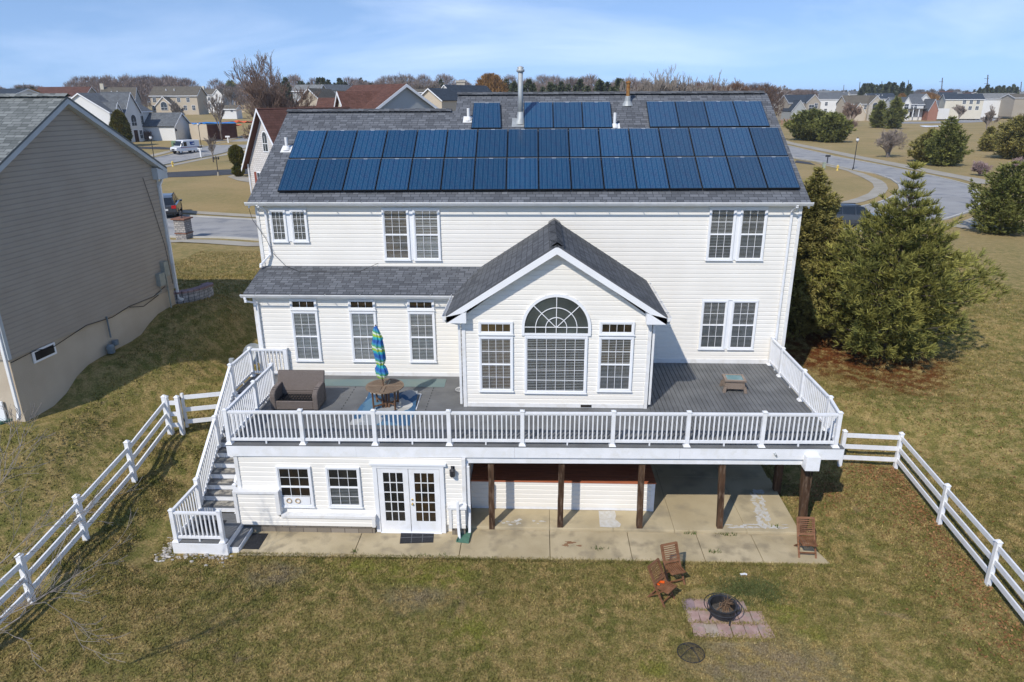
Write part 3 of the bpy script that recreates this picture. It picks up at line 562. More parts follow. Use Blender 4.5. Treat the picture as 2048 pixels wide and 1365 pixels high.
rk = HB(); rk.hexa([(-9.69, 21.75, 5.6), (-9.65, 21.75, 5.6), (-9.65, MW, 6.12), (-9.69, MW, 6.12)], [(-9.69, 21.75, 5.75), (-9.65, 21.75, 5.75), (-9.65, MW, 6.26), (-9.69, MW, 6.26)])
rk.build('rake_board', m_trim)
# gutters: a k-style trough with a rolled lip
def gutter(x0, x1, y, z, axis='x'):
    gt = HB(); P = [(0, -.11), (-.06, -.11), (-.1, -.05), (-.12, -.01), (-.12, .015), (-.105, .015), (-.105, -.01), (-.055, -.095), (0, -.095)]
    def T(a, p): return (a, y+p[0], z+p[1]) if axis == 'x' else (y-p[0]*(1 if axis == 'r' else -1), a, z+p[1])
    for i in range(len(P)-1): gt.quad(T(x0, P[i]), T(x1, P[i]), T(x1, P[i+1]), T(x0, P[i+1]))
    for e in (x0, x1): gt.poly([T(e, p) for p in P[:5]]+[T(e, (0, .01))])
    g_ = gt.build('gutter', m_gutter)
    cl = MB(); x = x0+.5
    while x < x1-.2:
        if axis == 'x': cl.box(x-.015, x+.015, y-.13, y-.0, z+.012, z+.024)
        else:
            s_ = 1 if axis == 'r' else -1; cl.box(min(y, y+.13*s_), max(y, y+.13*s_), x-.015, x+.015, z+.012, z+.024)
        x += 1.15
    c_ = cl.build('gutter_bracket', m_steel, g_)
    return g_
for g_ in (gutter(-9.85, 8.92, 23.27, 8.555), gutter(-9.75, -2.72, 21.75, 5.775), gutter(BW-.3, 21.8, -2.70, zE-.06, 'l'), gutter(BW-.3, MW, 3.74, zE-.06, 'r')):
    for c_ in g_.children: c_.location = -house_loc
def spout(pts, m=m_rail, wd=.075, hg=.06):
    s_ = HB()
    for a, b in zip(pts, pts[1:]): s_.bar(a, b, wd, hg, (0, 1, .01) if abs(a[0]-b[0])+abs(a[1]-b[1]) < .3 else (0, 0, 1))
    for p in pts[1:-1]: s_.box(p[0]-.04, p[0]+.04, p[1]-.04, p[1]+.04, p[2]-.04, p[2]+.04)
    return s_.build('downspout', m, bevel=.01)
spout([(-9.45, 23.2, 8.47), (-9.42, 23.25, 8.42), (-9.32, 23.54, 8.2), (-9.32, 23.54, 6.72), (-9.62, 23.35, 6.4), (-9.62, 23.3, 6.3)])
spout([(8.42, 23.2, 8.47), (8.42, 23.25, 8.42), (8.38, 23.54, 8.2), (8.38, 23.54, 2.95)])
spout([(-9.62, 21.68, 5.68), (-9.6, 21.7, 5.55), (-9.38, 22.03, 5.4), (-9.38, 22.03, 3.0)])
spout([(-2.78, 19.5, 5.72), (-2.76, 19.52, 5.62), (-2.34, 19.62, 5.48), (-2.34, 19.62, 2.9)], m_gutter)
spout([(3.82, 19.5, 5.72), (3.80, 19.52, 5.62), (3.43, 19.72, 5.45), (3.43, 19.72, 2.9)], m_gutter)
spout([(-2.2, 16.8, 1.2), (-2.2, 16.78, .5), (-2.17, 16.7, .05)]); spout([(-1.9, 17.0, 2.2), (-1.9, 17.05, .9), (-1.9, 16.92, .1)])
# windows
w_ = hwin
def pair(x0, x1, z0, z1, Y, rows, bl, gap=.14, **k):
    xm = (x0+x1)/2; hwin(x0, xm-gap/2, z0, z1, Y, 3, rows, bl[0], **k); hwin(xm+gap/2, x1, z0, z1, Y, 3, rows, bl[1], **k)
    mu = HB(); mu.box(xm-gap/2, xm+gap/2, Y-.05, Y, z0, z1); mu.box(x0-.015, x1+.015, Y-.075, Y, z1, z1+.03); mu.build('mullion', m_trim)
pair(-9.2, -7.92, 7.17, 8.27, MW, (4,), (('d',), ('d',)), .16)
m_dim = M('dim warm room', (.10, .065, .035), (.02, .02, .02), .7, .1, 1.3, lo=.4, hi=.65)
pair(-5.33, -3.36, 6.54, 8.30, MW, (3, 3), (('d', 'd'), ('w', 'p')), inter=m_dim)
pair(5.69, 7.6, 6.58, 8.34, MW, (2, 2), (('d', 'g'), ('d', 'g')))
pair(5.70, 7.63, 3.36, 5.15, MW, (2, 2), (('d', 'g'), ('d', 'g')))
for i, x in enumerate((-8.28, -6.31, -4.34)):
    hwin(x, x+.9, 3.35, 5.11, EW, 3, (2, 2), (('p', 'p'), ('p', 'w'), ('w', 'p'))[i]); hwin(x, x+.9, 5.18, 5.54, EW, 3, (1,), ('n',), inter=m_dark_warm)
hwin(-1.77, -.74, 3.35, 5.1, BW, 4, (2, 2), ('d', 'd'), inter=m_dim); hwin(-1.77, -.74, 5.19, 5.58, BW, 4, (1,), ('n',), inter=M('ochre room wall', (.16, .10, .035), (.04, .035, .03), .7, .1, 1.1))
hwin(1.81, 2.84, 3.39, 5.12, BW, 4, (2, 2), ('d', 'g'), inter=m_dim); hwin(1.81, 2.84, 5.2, 5.6, BW, 4, (1,), ('n',), inter=m_dark_warm)
hwin(-.40, 1.48, 3.31, 5.13, BW, 6, (5,), ('d',), trim=.06)
# arched fanlight
acx, az, ar = .54, 5.40, .94
fl = HB(); seg = 28
def arc(r0, r1, y0, y1, mb, a0=0, a1=math.pi):
    for i in range(seg):
        p, q = a0+(a1-a0)*i/seg, a0+(a1-a0)*(i+1)/seg; P = lambda r_, a, y: (acx+r_*math.cos(a), y, az+r_*math.sin(a))
        mb.hexa([P(r0, p, y0), P(r1, p, y0), P(r1, p, y1), P(r0, p, y1)], [P(r0, q, y0), P(r1, q, y0), P(r1, q, y1), P(r0, q, y1)])
arc(ar, ar+.085, BW-.085, BW, fl); fl.box(acx-ar-.085, acx-ar, BW-.085, BW, 5.15, az); fl.box(acx+ar, acx+ar+.085, BW-.085, BW, 5.15, az); fl.box(acx-ar, acx+ar, BW-.08, BW, 5.15, 5.22)
fa = fl.build('arched_window', m_trim)
mu = HB(); y0, y1 = BW-.078, BW-.06
arc(.30, .322, y0, y1, mu); arc(.60, .622, y0, y1, mu); mu.box(acx-ar, acx+ar, y0+.001, y1-.001, az+.0, az+.022)
for a in (45, 90, 135):
    c_, s_ = math.cos(R(a)), math.sin(R(a)); mu.bar((acx+.01*c_, (y0+y1)/2, az+.01*s_), (acx+ar*c_, (y0+y1)/2, az+ar*s_), .013, .022, (c_*0-s_, 0, c_))
for x in (-.61, -.31, 0, .31, .61): mu.box(acx+x-.01, acx+x+.01, y0, y1, 5.22, az)
gl = HB(); gl.poly([(acx+ar*math.cos(R(a)), BW-.052, az+ar*math.sin(R(a))) for a in range(0, 181, 6)]+[(acx-ar, BW-.052, 5.22), (acx+ar, BW-.052, 5.22)])
bk = HB(); bk.poly([(acx+ar*math.cos(R(a)), BW-.043, az+ar*math.sin(R(a))) for a in range(0, 181, 6)]+[(acx-ar, BW-.043, 5.22), (acx+ar, BW-.043, 5.22)])
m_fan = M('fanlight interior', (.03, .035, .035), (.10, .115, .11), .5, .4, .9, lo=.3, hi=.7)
for b_, n_, m_ in ((mu, 'muntin', m_rail), (gl, 'pane', m_glass), (bk, 'interior', m_fan)):
    o = MB.build(b_, n_, m_, fa, tf=Matrix.Translation(-house_loc))
# basement windows and the double glazed door
bw1 = hwin(-7.3, -6.32, .85, 2.13, WW, 3, (2, 2), ('n', 'n'), inter=m_dark_warm); bw2 = hwin(-5.9, -4.94, .86, 2.13, WW, 3, (2, 2), ('n', 'g'), inter=m_dark)
vp = MB(); vp.box(-7.2, -6.42, WW-.085, WW-.03, .93, 1.16); v_ = vp.build('vent_panel', m_trim, bw1)
vh = MB()
for x in (-7.02, -6.77):
    vh.lathe([(.075, -.01), (.062, -.01), (.062, .03), (.075, .03), (.075, -.01)], (0, 0, 0), 16)
    for i in range(len(vh.v)-80, len(vh.v)): a = vh.v[i]; vh.v[i] = (x+a[0], WW-.085-a[2], 1.05+a[1])
vh.build('vent_ring', M('tan vent ring', (.45, .33, .18), (.55, .42, .26), .6, .3, 9), bw1)
db = HB(); db.box(-4.57, -4.45, WW-.09, WW, .05, 2.22); db.box(-2.70, -2.58, WW-.09, WW, .05, 2.22); db.box(-4.45, -2.70, WW-.088, WW, 2.12, 2.22); db.box(-4.64, -2.51, WW-.12, WW, 2.22, 2.29); db.box(-4.45, -2.70, WW-.12, WW, .03, .07)
dfr = db.build('door_frame', m_trim, bevel=.006)
for k, (x0, x1) in enumerate(((-4.44, -3.585), (-3.565, -2.71))):
    d_ = HB(); gx0, gx1, gz0, gz1 = x0+.15, x1-.15, .42, 1.98
    d_.box(x0, gx0, WW-.07, WW-.03, .08, 2.11).box(gx1, x1, WW-.07, WW-.03, .08, 2.11).box(gx0, gx1, WW-.069, WW-.03, gz1, 2.11).box(gx0, gx1, WW-.069, WW-.03, .08, gz0)
    for i in range(1, 3): xx = gx0+(gx1-gx0)*i/3; d_.box(xx-.012, xx+.012, WW-.067, WW-.05, gz0, gz1)
    for i in range(1, 5): zz = gz0+(gz1-gz0)*i/5; d_.box(gx0, gx1, WW-.066, WW-.051, zz-.012, zz+.012)
    do = d_.build('door', m_rail)
    q = MB(); q.quad((gx0, WW-.058, gz0), (gx1, WW-.058, gz0), (gx1, WW-.058, gz1), (gx0, WW-.058, gz1)); p_ = q.build('pane', m_glass, do, tf=Matrix.Translation(-house_loc))
    q = MB(); q.box(gx0, gx1, WW-.047, WW-.043, gz0, gz1); q.build('interior', m_dark_warm if k else m_dark, do, tf=Matrix.Translation(-house_loc))
    if k:
        q = MB(); q.lathe([(.001, .06), (.025, .055), (.03, .035), (.015, .02), (.03, .0), (.03, -.005)], n=12); q.v = [(-3.50+a[0], WW-.07-a[2], 1.0+a[1]) for a in q.v]; n0_ = len(q.v)
        q.lathe([(.001, .03), (.025, .028), (.028, 0)], n=12); q.v[n0_:] = [(-3.50+a[0], WW-.07-a[2], 1.14+a[1]) for a in q.v[n0_:]]; q.build('handle', m_brass, do, smooth=True, tf=Matrix.Translation(-house_loc))
# wall lantern
ln_ = HB(); ln_.lathe([(.001, .17), (.05, .13), (.085, .10), (.075, .09), (.075, -.06), (.06, -.10), (.001, -.13)], (-2.33, WW-.16, 2.04), 6); ln_.box(-2.38, -2.28, WW-.05, WW-.018, 1.98, 2.2); ln_.bar((-2.33, WW-.03, 2.17), (-2.33, WW-.16, 2.2), .02, .02)
ln_.build('wall_lantern', m_blackmetal)
# outlet box, foundation vent, roof vents, flue
ob = HB(); ob.box(-2.62, -2.48, EW-.05, EW, 3.03, 3.19); ob.box(-2.6, -2.5, EW-.06, EW-.05, 3.07, 3.15); ob.build('outlet_box', m_gutter, bevel=.008)
fv = HB(); fv.box(1.33, 1.66, BW-.06, BW-.045, Z0+.03, Z0+.11); fv.build('foundation_vent', m_dark)
def on_roof(u, v, off=0):
    d = ray(u, v); # plane z = 8.572+SL*(y-23.3)
    t = (8.572-SL*23.3+off-CAM_H)/(d.z-SL*d.y); return Vector((0, 0, CAM_H))+d*t
for (u, v, h_) in ((574, 299, .42), (937, 240, .42), (1229, 254, .5)):
    p = on_roof(u, v); q = HB(); q.tube([p-Vector((0, 0, .1)), p+Vector((0, 0, h_))], .055, 10); q.lathe([(.15, -.03), (.12, .05), (.062, .12)], p, 12); q.box(p.x-.2, p.x+.2, p.y-.2, p.y-.195, p.z-.1, p.z-.08); q.build('roof_vent', m_pvc, smooth=False)
    q = HB(); n_ = Vector((0, -SL, 1)).normalized(); e1 = Vector((1, 0, 0)); e2 = Vector((0, 1, SL)).normalized(); c_ = p+n_*.012
    q.quad(*[c_+e1*a*.2+e2*b*.22 for a, b in ((-1, -1), (1, -1), (1, 1), (-1, 1))]); q.build('vent_flashing', m_pvc)
p = on_roof(1041, 243); q = HB(); q.tube([p, p+Vector((0, 0, 1.75))], .095, 14); q.lathe([(.26, -.1), (.13, .12), (.115, .32), (.097, .34)], p, 14)
q.lathe([(.1, 1.72), (.15, 1.75), (.15, 1.82), (.1, 1.84), (.13, 1.9), (.001, 1.95)], p, 14); q.build('flue_pipe', m_steel, smooth=True)
q = HB(); n_ = Vector((0, -SL, 1)).normalized(); c_ = p+n_*.012-e2*.1; q.quad(*[c_+e1*a*.32+e2*b*.3 for a, b in ((-1, -1), (1, -1), (1, 1), (-1, 1))]); q.build('vent_flashing', m_steel)
p = on_roof(1255, 208); q = HB(); q.tube([p, p+Vector((0, 0, .72))], .07, 12); q.lathe([(.072, .72), (.1, .74), (.1, .80), (.001, .84)], p, 12); q.build('exhaust_pipe', m_rust)
q = HB(); q.lathe([(.24, -.08), (.12, .1), (.1, .26), (.072, .28)], p, 12); q.build('vent_flashing', m_steel)
# cable hanging across the wall and shed roof
q = HB(); P = [onY(u, v, 23.5) for u, v in ((497, 415), (505, 440), (519, 460), (533, 480), (546, 507), (571, 532))]; P += [Vector((onY(u, v, 23.2).x, 23.1, 6.31-(23.62-23.1)*.27+.05)) for u, v in ((600, 545), (665, 548), (720, 541))]+[onY(756, 527, 23.58)]
q.tube(P, .008, 5); q.build('cable', m_black_line)
q = HB(); sf_ = onY(1590, 548, MW+.6); q.box(8.74, 8.9, MW+.5, MW+.75, sf_.z-.1, sf_.z+.15); q.build('side_vent', m_trim)

# ---------------------------------------------------------------- solar panels (bolted to the roof)
def panel_mat():
    m = bpy.data.materials.new('blue photovoltaic cells'); m.use_nodes = True; t = m.node_tree; b = t.nodes['Principled BSDF']; lk = t.links.new
    b.inputs['Roughness'].default_value = .16; b.inputs['Specular IOR Level'].default_value = .5
    uv = N(t, 'ShaderNodeUVMap'); sp = N(t, 'ShaderNodeSeparateXYZ'); lk(uv.outputs[0], sp.inputs[0])
    def lines(out, k, wd, sh=0.):
        a = N(t, 'ShaderNodeMath', operation='MULTIPLY_ADD'); a.inputs[1].default_value = k; a.inputs[2].default_value = sh; lk(out, a.inputs[0]); f = N(t, 'ShaderNodeMath', operation='FRACT'); lk(a.outputs[0], f.inputs[0])
        s = N(t, 'ShaderNodeMath', operation='SUBTRACT'); s.inputs[1].default_value = .5; lk(f.outputs[0], s.inputs[0]); ab = N(t, 'ShaderNodeMath', operation='ABSOLUTE'); lk(s.outputs[0], ab.inputs[0])
        g_ = N(t, 'ShaderNodeMath', operation='LESS_THAN'); g_.inputs[1].default_value = wd; lk(ab.outputs[0], g_.inputs[0]); return g_.outputs[0]
    vo = N(t, 'ShaderNodeTexVoronoi'); vo.inputs['Scale'].default_value = 55; lk(uv.outputs[0], vo.inputs['Vector'])
    cr = N(t, 'ShaderNodeMix', data_type='RGBA'); cr.inputs[6].default_value = (.006, .034, .085, 1); cr.inputs[7].default_value = (.010, .060, .130, 1); lk(vo.outputs['Color'], cr.inputs[0])
    nz = N(t, 'ShaderNodeTexNoise'); nz.inputs['Scale'].default_value = 3.5; lk(uv.outputs[0], nz.inputs['Vector']); c2 = N(t, 'ShaderNodeMix', data_type='RGBA'); c2.inputs[7].default_value = (.014, .034, .09, 1); mr = N(t, 'ShaderNodeMapRange'); mr.inputs[1].default_value = .45; mr.inputs[2].default_value = .7; mr.inputs[4].default_value = .6; lk(nz.outputs[0], mr.inputs[0]); lk(mr.outputs[0], c2.inputs[0]); lk(cr.outputs[2], c2.inputs[6])
    # thin silver bus bars (two per cell) and darker gaps between the cells, 6 x 10
    def lay(fac, colr, prev, amt):
        mm = N(t, 'ShaderNodeMath', operation='MULTIPLY'); mm.inputs[1].default_value = amt; lk(fac, mm.inputs[0]); x = N(t, 'ShaderNodeMix', data_type='RGBA'); x.inputs[7].default_value = (*colr, 1); lk(mm.outputs[0], x.inputs[0]); lk(prev, x.inputs[6]); return x.outputs[2]
    c = lay(lines(sp.outputs[0], 12, .035), (.13, .22, .31), c2.outputs[2], .8)
    c = lay(lines(sp.outputs[0], 6, .022, .5), (.10, .17, .26), c, .8); c = lay(lines(sp.outputs[1], 10, .022, .5), (.008, .035, .09), c, .7)
    oi = N(t, 'ShaderNodeObjectInfo'); mv = N(t, 'ShaderNodeMapRange'); mv.inputs[3].default_value = .82; mv.inputs[4].default_value = 1.22; lk(oi.outputs['Random'], mv.inputs[0]); hv = N(t, 'ShaderNodeHueSaturation'); lk(mv.outputs[0], hv.inputs['Value']); lk(c, hv.inputs['Color'])
    lk(hv.outputs[0], b.inputs['Base Color']); return m
m_cell = panel_mat(); m_pframe = M('black panel frame', (.012, .013, .015), rough=.4); m_pedge = M('silver panel edge', (.42, .46, .5), rough=.35, metal=.3)
def spanel(bl, br, tr_, tl):
    bl, br, tr_, tl = [on_roof(*p, off=.13) for p in (bl, br, tr_, tl)]
    n_ = Vector((0, -SL, 1)).normalized(); f_ = HB(); top = [bl, br, tr_, tl]
    f_.hexa([p-n_*.055 for p in top], top); fo_ = f_.build('solar_panel', m_pframe)
    c_ = sum(top, Vector())/4; ins = [p.lerp(c_, .028)+n_*.003 for p in top]
    q = MB(); q.quad(*ins, uv=((0, 0), (1, 0), (1, 1), (0, 1))); q.build('cell_sheet', m_cell, fo_, tf=Matrix.Translation(-house_loc))
    ti = [top[3].lerp(top[0], .004)+n_*.004, top[2].lerp(top[1], .004)+n_*.004]; q = MB(); e_ = (top[0]-top[3]).normalized()*.014
    q.quad(ti[0]+e_, ti[1]+e_, ti[1], ti[0]); mid = (ti[0]+ti[1])/2; dx = (ti[1]-ti[0]).normalized()*.07; q.quad(mid-dx+e_*3+n_*.002, mid+dx+e_*3+n_*.002, mid+dx+n_*.002, mid-dx+n_*.002); q.build('edge_strip', m_pedge, fo_, tf=Matrix.Translation(-house_loc))
c2p = lambda x, y: (500+x/3.4133, 80+y/3.4133); c3p = lambda x, y: (1050+x/3.4133, 80+y/3.4133)
def row(x0b, x1b, vb, x0t, x1t, vt, n, sk=.975):
    for i in range(n):
        a0, a1 = i/n, (i+sk)/n; L_ = lambda p, q, a: p+(q-p)*a
        spanel((L_(x0b, x1b, a0), L_(*vb, a0)), (L_(x0b, x1b, a1), L_(*vb, a1)), (L_(x0t, x1t, a1), L_(*vt, a1)), (L_(x0t, x1t, a0), L_(*vt, a0)))
row(554.5, 1602.5, (382, 376.5), 575.5, 1579, (318.3, 313.2), 16); row(577, 1578, (316.8, 312), 596, 1558, (261.3, 255), 16)
row(942, 1003.5, (256.5, 256.3), 947.5, 1001, (205.8, 205.5), 1, .985); row(1048, 1226, (256.3, 255.3), 1048, 1221.5, (204.8, 203.8), 3, .985); row(1299.6, 1541, (254.3, 252.8), 1292.3, 1523, (203, 202.2), 4, .985)
# ---------------------------------------------------------------- deck, rails, stairs
deck = thing('deck', 'raised grey composite deck with white balustrade wrapping the back of the cream house', 'deck', (0, 17, 0)); DL = Matrix.Translation(Vector((0, -17, 0)))
def dbuild(mb, name, m, parent=deck, **k): return mb.build(name, m, parent, tf=DL, **k)
fy = lambda x: 16.95+(x+8.6)*.0165        # front edge line
bd = MB(); y = 17.12; XJ = 3.45
def cuty(x, y): return max(y, fy(x)+.16)
i = 0
while y < 23.6:
    y1 = y+.138; xr = XJ
    if y > 22.1: y += .146; continue
    xl_ = -8.58 if y < 20.5 else -9.85
    pieces = [(xl_, -2.26), (3.36, xr)] if y > 19.6 else [(xl_, xr)]
    for a, b in pieces:
        if y > 19.6 and a == 3.36 and b-a < .02: continue
        bd.hexa([(a, cuty(a, y), Z0-.03), (b, cuty(b, y), Z0-.03), (b, max(y1, cuty(b, y)+.005), Z0-.03), (a, max(y1, cuty(a, y)+.005), Z0-.03)], [(a, cuty(a, y), Z0), (b, cuty(b, y), Z0), (b, max(y1, cuty(b, y)+.005), Z0), (a, max(y1, cuty(a, y)+.005), Z0)])
    y += .1435; i += 1
x = XJ+.012
while x < 8.2:
    x1 = x+.127; yb = 23.6
    bd.hexa([(x, fy(x)+.16, Z0-.03), (x1, fy(x1)+.16, Z0-.03), (x1, yb, Z0-.03), (x, yb, Z0-.03)], [(x, fy(x)+.16, Z0), (x1, fy(x1)+.16, Z0), (x1, yb, Z0), (x, yb, Z0)])
    x += .1425
bd.hexa([(-8.6, fy(-8.6)-.02, Z0-.03), (8.33, fy(8.33)-.02, Z0-.03), (8.33, fy(8.33)+.15, Z0-.03), (-8.6, fy(-8.6)+.15, Z0-.03)], [(-8.6, fy(-8.6)-.02, Z0+.001), (8.33, fy(8.33)-.02, Z0+.001), (8.33, fy(8.33)+.15, Z0+.001), (-8.6, fy(-8.6)+.15, Z0+.001)])
dbuild(bd, 'deck_boards', m_deck)
un = MB(); un.hexa([(-8.58, fy(-8.6)+.03, Z0-.06), (8.3, fy(8.3)+.03, Z0-.06), (8.3, 23.6, Z0-.06), (-8.58, 23.6, Z0-.06)], [(-8.58, fy(-8.6)+.03, Z0-.035), (8.3, fy(8.3)+.03, Z0-.035), (8.3, 23.6, Z0-.035), (-8.58, 23.6, Z0-.035)]); un.box(-9.85, -8.6, 20.5, 22.1, Z0-.06, Z0-.035)
for k in range(30):
    xx = -1.9+k*.36
    if xx < 8.2: un.box(xx, xx+.04, 17.5, 23.55, Z0-.3, Z0-.06)
dbuild(un, 'joists', m_postwood)
# dashes of bare screws/clips between the boards at the joints
ds = MB()
for xx in (-6.02, -3.42):
    yy = 17.2
    while yy < 21.0: ds.box(xx-.012+ (yy-17)*.0, xx+.012, yy+.03, yy+.13, Z0, Z0+.003); yy += .21
dbuild(ds, 'butt_joint', m_dark)
fs = MB(); th = .03
def strip(x0, x1, z0, z1, o0, o1): fs.hexa([(x0, fy(x0)+o0, z0), (x1, fy(x1)+o0, z0), (x1, fy(x1)+o1, z0), (x0, fy(x0)+o1, z0)], [(x0, fy(x0)+o0, z1), (x1, fy(x1)+o0, z1), (x1, fy(x1)+o1, z1), (x0, fy(x0)+o1, z1)])
for a, b in ((-8.6, -5.0), (-4.996, -.62), (-.616, 3.9), (3.904, 8.33)): strip(a, b, 2.44, Z0-.032, -.01, .02)
fs.box(8.30, 8.33, 17.26, 23.6, 2.44, Z0-.032); fs.box(-8.61, -8.58, 16.98, 20.5, 2.44, Z0-.032); fs.box(-9.88, -9.85, 20.47, 22.1, 2.45, Z0-.032); fs.box(-9.85, -8.61, 20.44, 20.47, 2.45, Z0-.032)
dbuild(fs, 'fascia', m_rail)
bm_ = MB(); bm_.hexa([(-2.02, 17.1, 2.24), (7.4, 17.28, 2.24), (7.4, 17.45, 2.24), (-2.02, 17.3, 2.24)], [(-2.02, 17.1, 2.435), (7.4, 17.28, 2.435), (7.4, 17.45, 2.435), (-2.02, 17.3, 2.435)]); bm_.box(-1.99, -1.9, 17.06, 17.2, .15, 2.24)
bm_.box(7.28, 7.66, 17.0, 17.42, 2.2, 2.62); dbuild(bm_, 'beam', m_rail, bevel=.006)
q = MB(); q.tube([onY(1549, 906, 17.18), onY(1551, 910, 17.15), onY(1553, 913, 17.17)], .03, 5); dbuild(q, 'hose_bib', m_steel)
random.seed(3)
for (bx, tx, y, s) in ((-1.28, -1.29, 17.27, .16), (.68, .69, 17.3, .16), (2.96, 2.92, 17.33, .16), (5.26, 5.15, 17.38, .155), (7.62, 7.45, 17.42, .19), (7.55, 7.5, 19.48, .2)):
    q = MB(); n_ = 8; P = []
    for i in range(n_+1): f_ = i/n_; P.append((bx+(tx-bx)*f_+random.uniform(-.006, .006), y+random.uniform(-.006, .006), .02+f_*2.3))
    for a, b in zip(P, P[1:]): q.hexa([(a[0]-s/2, a[1]-s/2, a[2]), (a[0]+s/2, a[1]-s/2, a[2]), (a[0]+s/2, a[1]+s/2, a[2]), (a[0]-s/2, a[1]+s/2, a[2])], [(b[0]-s/2, b[1]-s/2, b[2]), (b[0]+s/2, b[1]-s/2, b[2]), (b[0]+s/2, b[1]+s/2, b[2]), (b[0]-s/2, b[1]+s/2, b[2])])
    if s > .18: q.v += []; q.box(bx-.02, bx+.02, y-s/2-.012, y-s/2+.01, .02, 2.2)
    dbuild(q, 'post', m_postwood)
def rail_post(p, z, h=1.06, s=.105, skirt=True, top=None):
    q = MB(); x, y = p; q.box(x-s/2, x+s/2, y-s/2, y+s/2, z, z+h-.04)
    q.hexa([(x-s/2-.012, y-s/2-.012, z+h-.05), (x+s/2+.012, y-s/2-.012, z+h-.05), (x+s/2+.012, y+s/2+.012, z+h-.05), (x-s/2-.012, y+s/2+.012, z+h-.05)], [(x-s/2-.012, y-s/2-.012, z+h-.025), (x+s/2+.012, y-s/2-.012, z+h-.025), (x+s/2+.012, y+s/2+.012, z+h-.025), (x-s/2-.012, y+s/2+.012, z+h-.025)])
    q.hexa([(x-s/2, y-s/2, z+h-.025), (x+s/2, y-s/2, z+h-.025), (x+s/2, y+s/2, z+h-.025), (x-s/2, y+s/2, z+h-.025)], [(x-.015, y-.015, z+h), (x+.015, y-.015, z+h), (x+.015, y+.015, z+h), (x-.015, y+.015, z+h)])
    if skirt: q.hexa([(x-s/2-.045, y-s/2-.045, z), (x+s/2+.045, y-s/2-.045, z), (x+s/2+.045, y+s/2+.045, z), (x-s/2-.045, y+s/2+.045, z)], [(x-s/2-.01, y-s/2-.01, z+.06), (x+s/2+.01, y-s/2-.01, z+.06), (x+s/2+.01, y+s/2+.01, z+.06), (x-s/2-.01, y+s/2+.01, z+.06)])
    dbuild(q, 'rail_post', m_rail)
def rail(a, b, za, zb, h=.98, low=.10, sp=.125, feet=True):
    """one balustrade panel between two post centres"""
    q = MB(); A = Vector((*a, za)); B = Vector((*b, zb)); d = (B-A); L_ = Vector((d.x, d.y)).length; u = d/L_; A2 = A+u*.055; B2 = B-u*.055
    q.bar(A2+Vector((0, 0, h-.02)), B2+Vector((0, 0, h-.02)), .075, .05); q.bar(A2+Vector((0, 0, h-.055)), B2+Vector((0, 0, h-.055)), .045, .04); q.bar(A2+Vector((0, 0, low+.03)), B2+Vector((0, 0, low+.03)), .05, .075)
    n_ = max(2, round((L_-.11)/sp)); ang = math.atan2(u.y, u.x); c_, s_ = math.cos(ang)*.0175, math.sin(ang)*.0175
    for i in range(1, n_):
        p = A2+(B2-A2)*i/n_; zb_ = p.z+low+.05; zt = p.z+h-.06
        ring = [(-c_+s_, -s_-c_), (c_+s_, s_-c_), (c_-s_, s_+c_), (-c_-s_, -s_+c_)]
        q.hexa([(p.x+e[0], p.y+e[1], zb_) for e in ring], [(p.x+e[0], p.y+e[1], zt) for e in ring])
    if feet: p = (A2+B2)/2; q.box(p.x-.02, p.x+.02, p.y-.02, p.y+.02, p.z, p.z+low)
    dbuild(q, 'rail_panel', m_rail)
fx = [onY(u, v, 17.05).x for u, v in ((460.8, 888), (607, 889), (750.5, 890), (898.5, 891), (1044.5, 891.6), (1225.7, 893), (1376, 894), (1527.7, 893), (1678.4, 894.9))]
fp = [(x, fy(x)+.075) for x in fx]
for p in fp: rail_post(p, Z0)
for a, b in zip(fp, fp[1:]): rail(a, b, Z0, Z0)
rp = [fp[-1]]+[(8.24+.015*i, y_) for i, y_ in enumerate([at_.y for at_ in [Vector((0, 0, 0))]] and (18.55, 20.35, 22.05, 23.5))]
ry = []
for (u, v) in ((1646.6, 859), (1596.6, 801), (1556, 752.8), (1538, 729.6)):
    d = ray(u, v); t = (Z0-CAM_H)/d.z; ry.append((d.x*t, d.y*t))
rp = [fp[-1]]+[(8.26, y_) for _, y_ in ry]
for p in rp[1:]: rail_post(p, Z0)
for a, b in zip(rp, rp[1:]): rail(a, b, Z0, Z0)
lp = [fp[0], (-8.53, 19.05), (-8.53, 20.5)]
for p in lp[1:]: rail_post(p, Z0)
for a, b in zip(lp, lp[1:]): rail(a, b, Z0, Z0)
tp = [(-9.83, 20.42), (-9.83, 22.0), (-8.6, 22.0)]
for p in tp[:2]: rail_post(p, Z0)
rail_post(tp[2], Z0, 1.04, .13)
rail(tp[0], tp[1], Z0, Z0); rail(tp[1], tp[2], Z0, Z0)
# stairs
XA, XB = -9.9, -8.62
st = MB(); rs = MB(); gp = MB(); n_ = 11; ya, yb = 17.3, 20.5; zb0 = .40
for i in range(n_):
    z = zb0+(Z0-zb0)*(i+1)/(n_+1) - .0; y0 = ya+(yb-ya)*i/n_; y1 = ya+(yb-ya)*(i+1)/n_
    st.box(XA+.02, XB-.02, y0-.03, y1+.0, z-.035, z); rs.box(XA+.02, XB-.02, y0, y0+.02, z-(Z0-zb0)/(n_+1), z-.036)
    gp.box(XA+.17, XB-.2, y0+.01, y1-.05, z, z+.006)
rs.box(XA+.02, XB-.02, yb, yb+.02, Z0-.25, Z0-.036)
dbuild(st, 'stair_treads', m_deck); dbuild(rs, 'stair_risers', m_rail); dbuild(gp, 'grip_mats', M('worn grip mat', (.10, .10, .10), (.40, .37, .31), .9, .1, 5, lo=.4, hi=.6))
sg = MB()
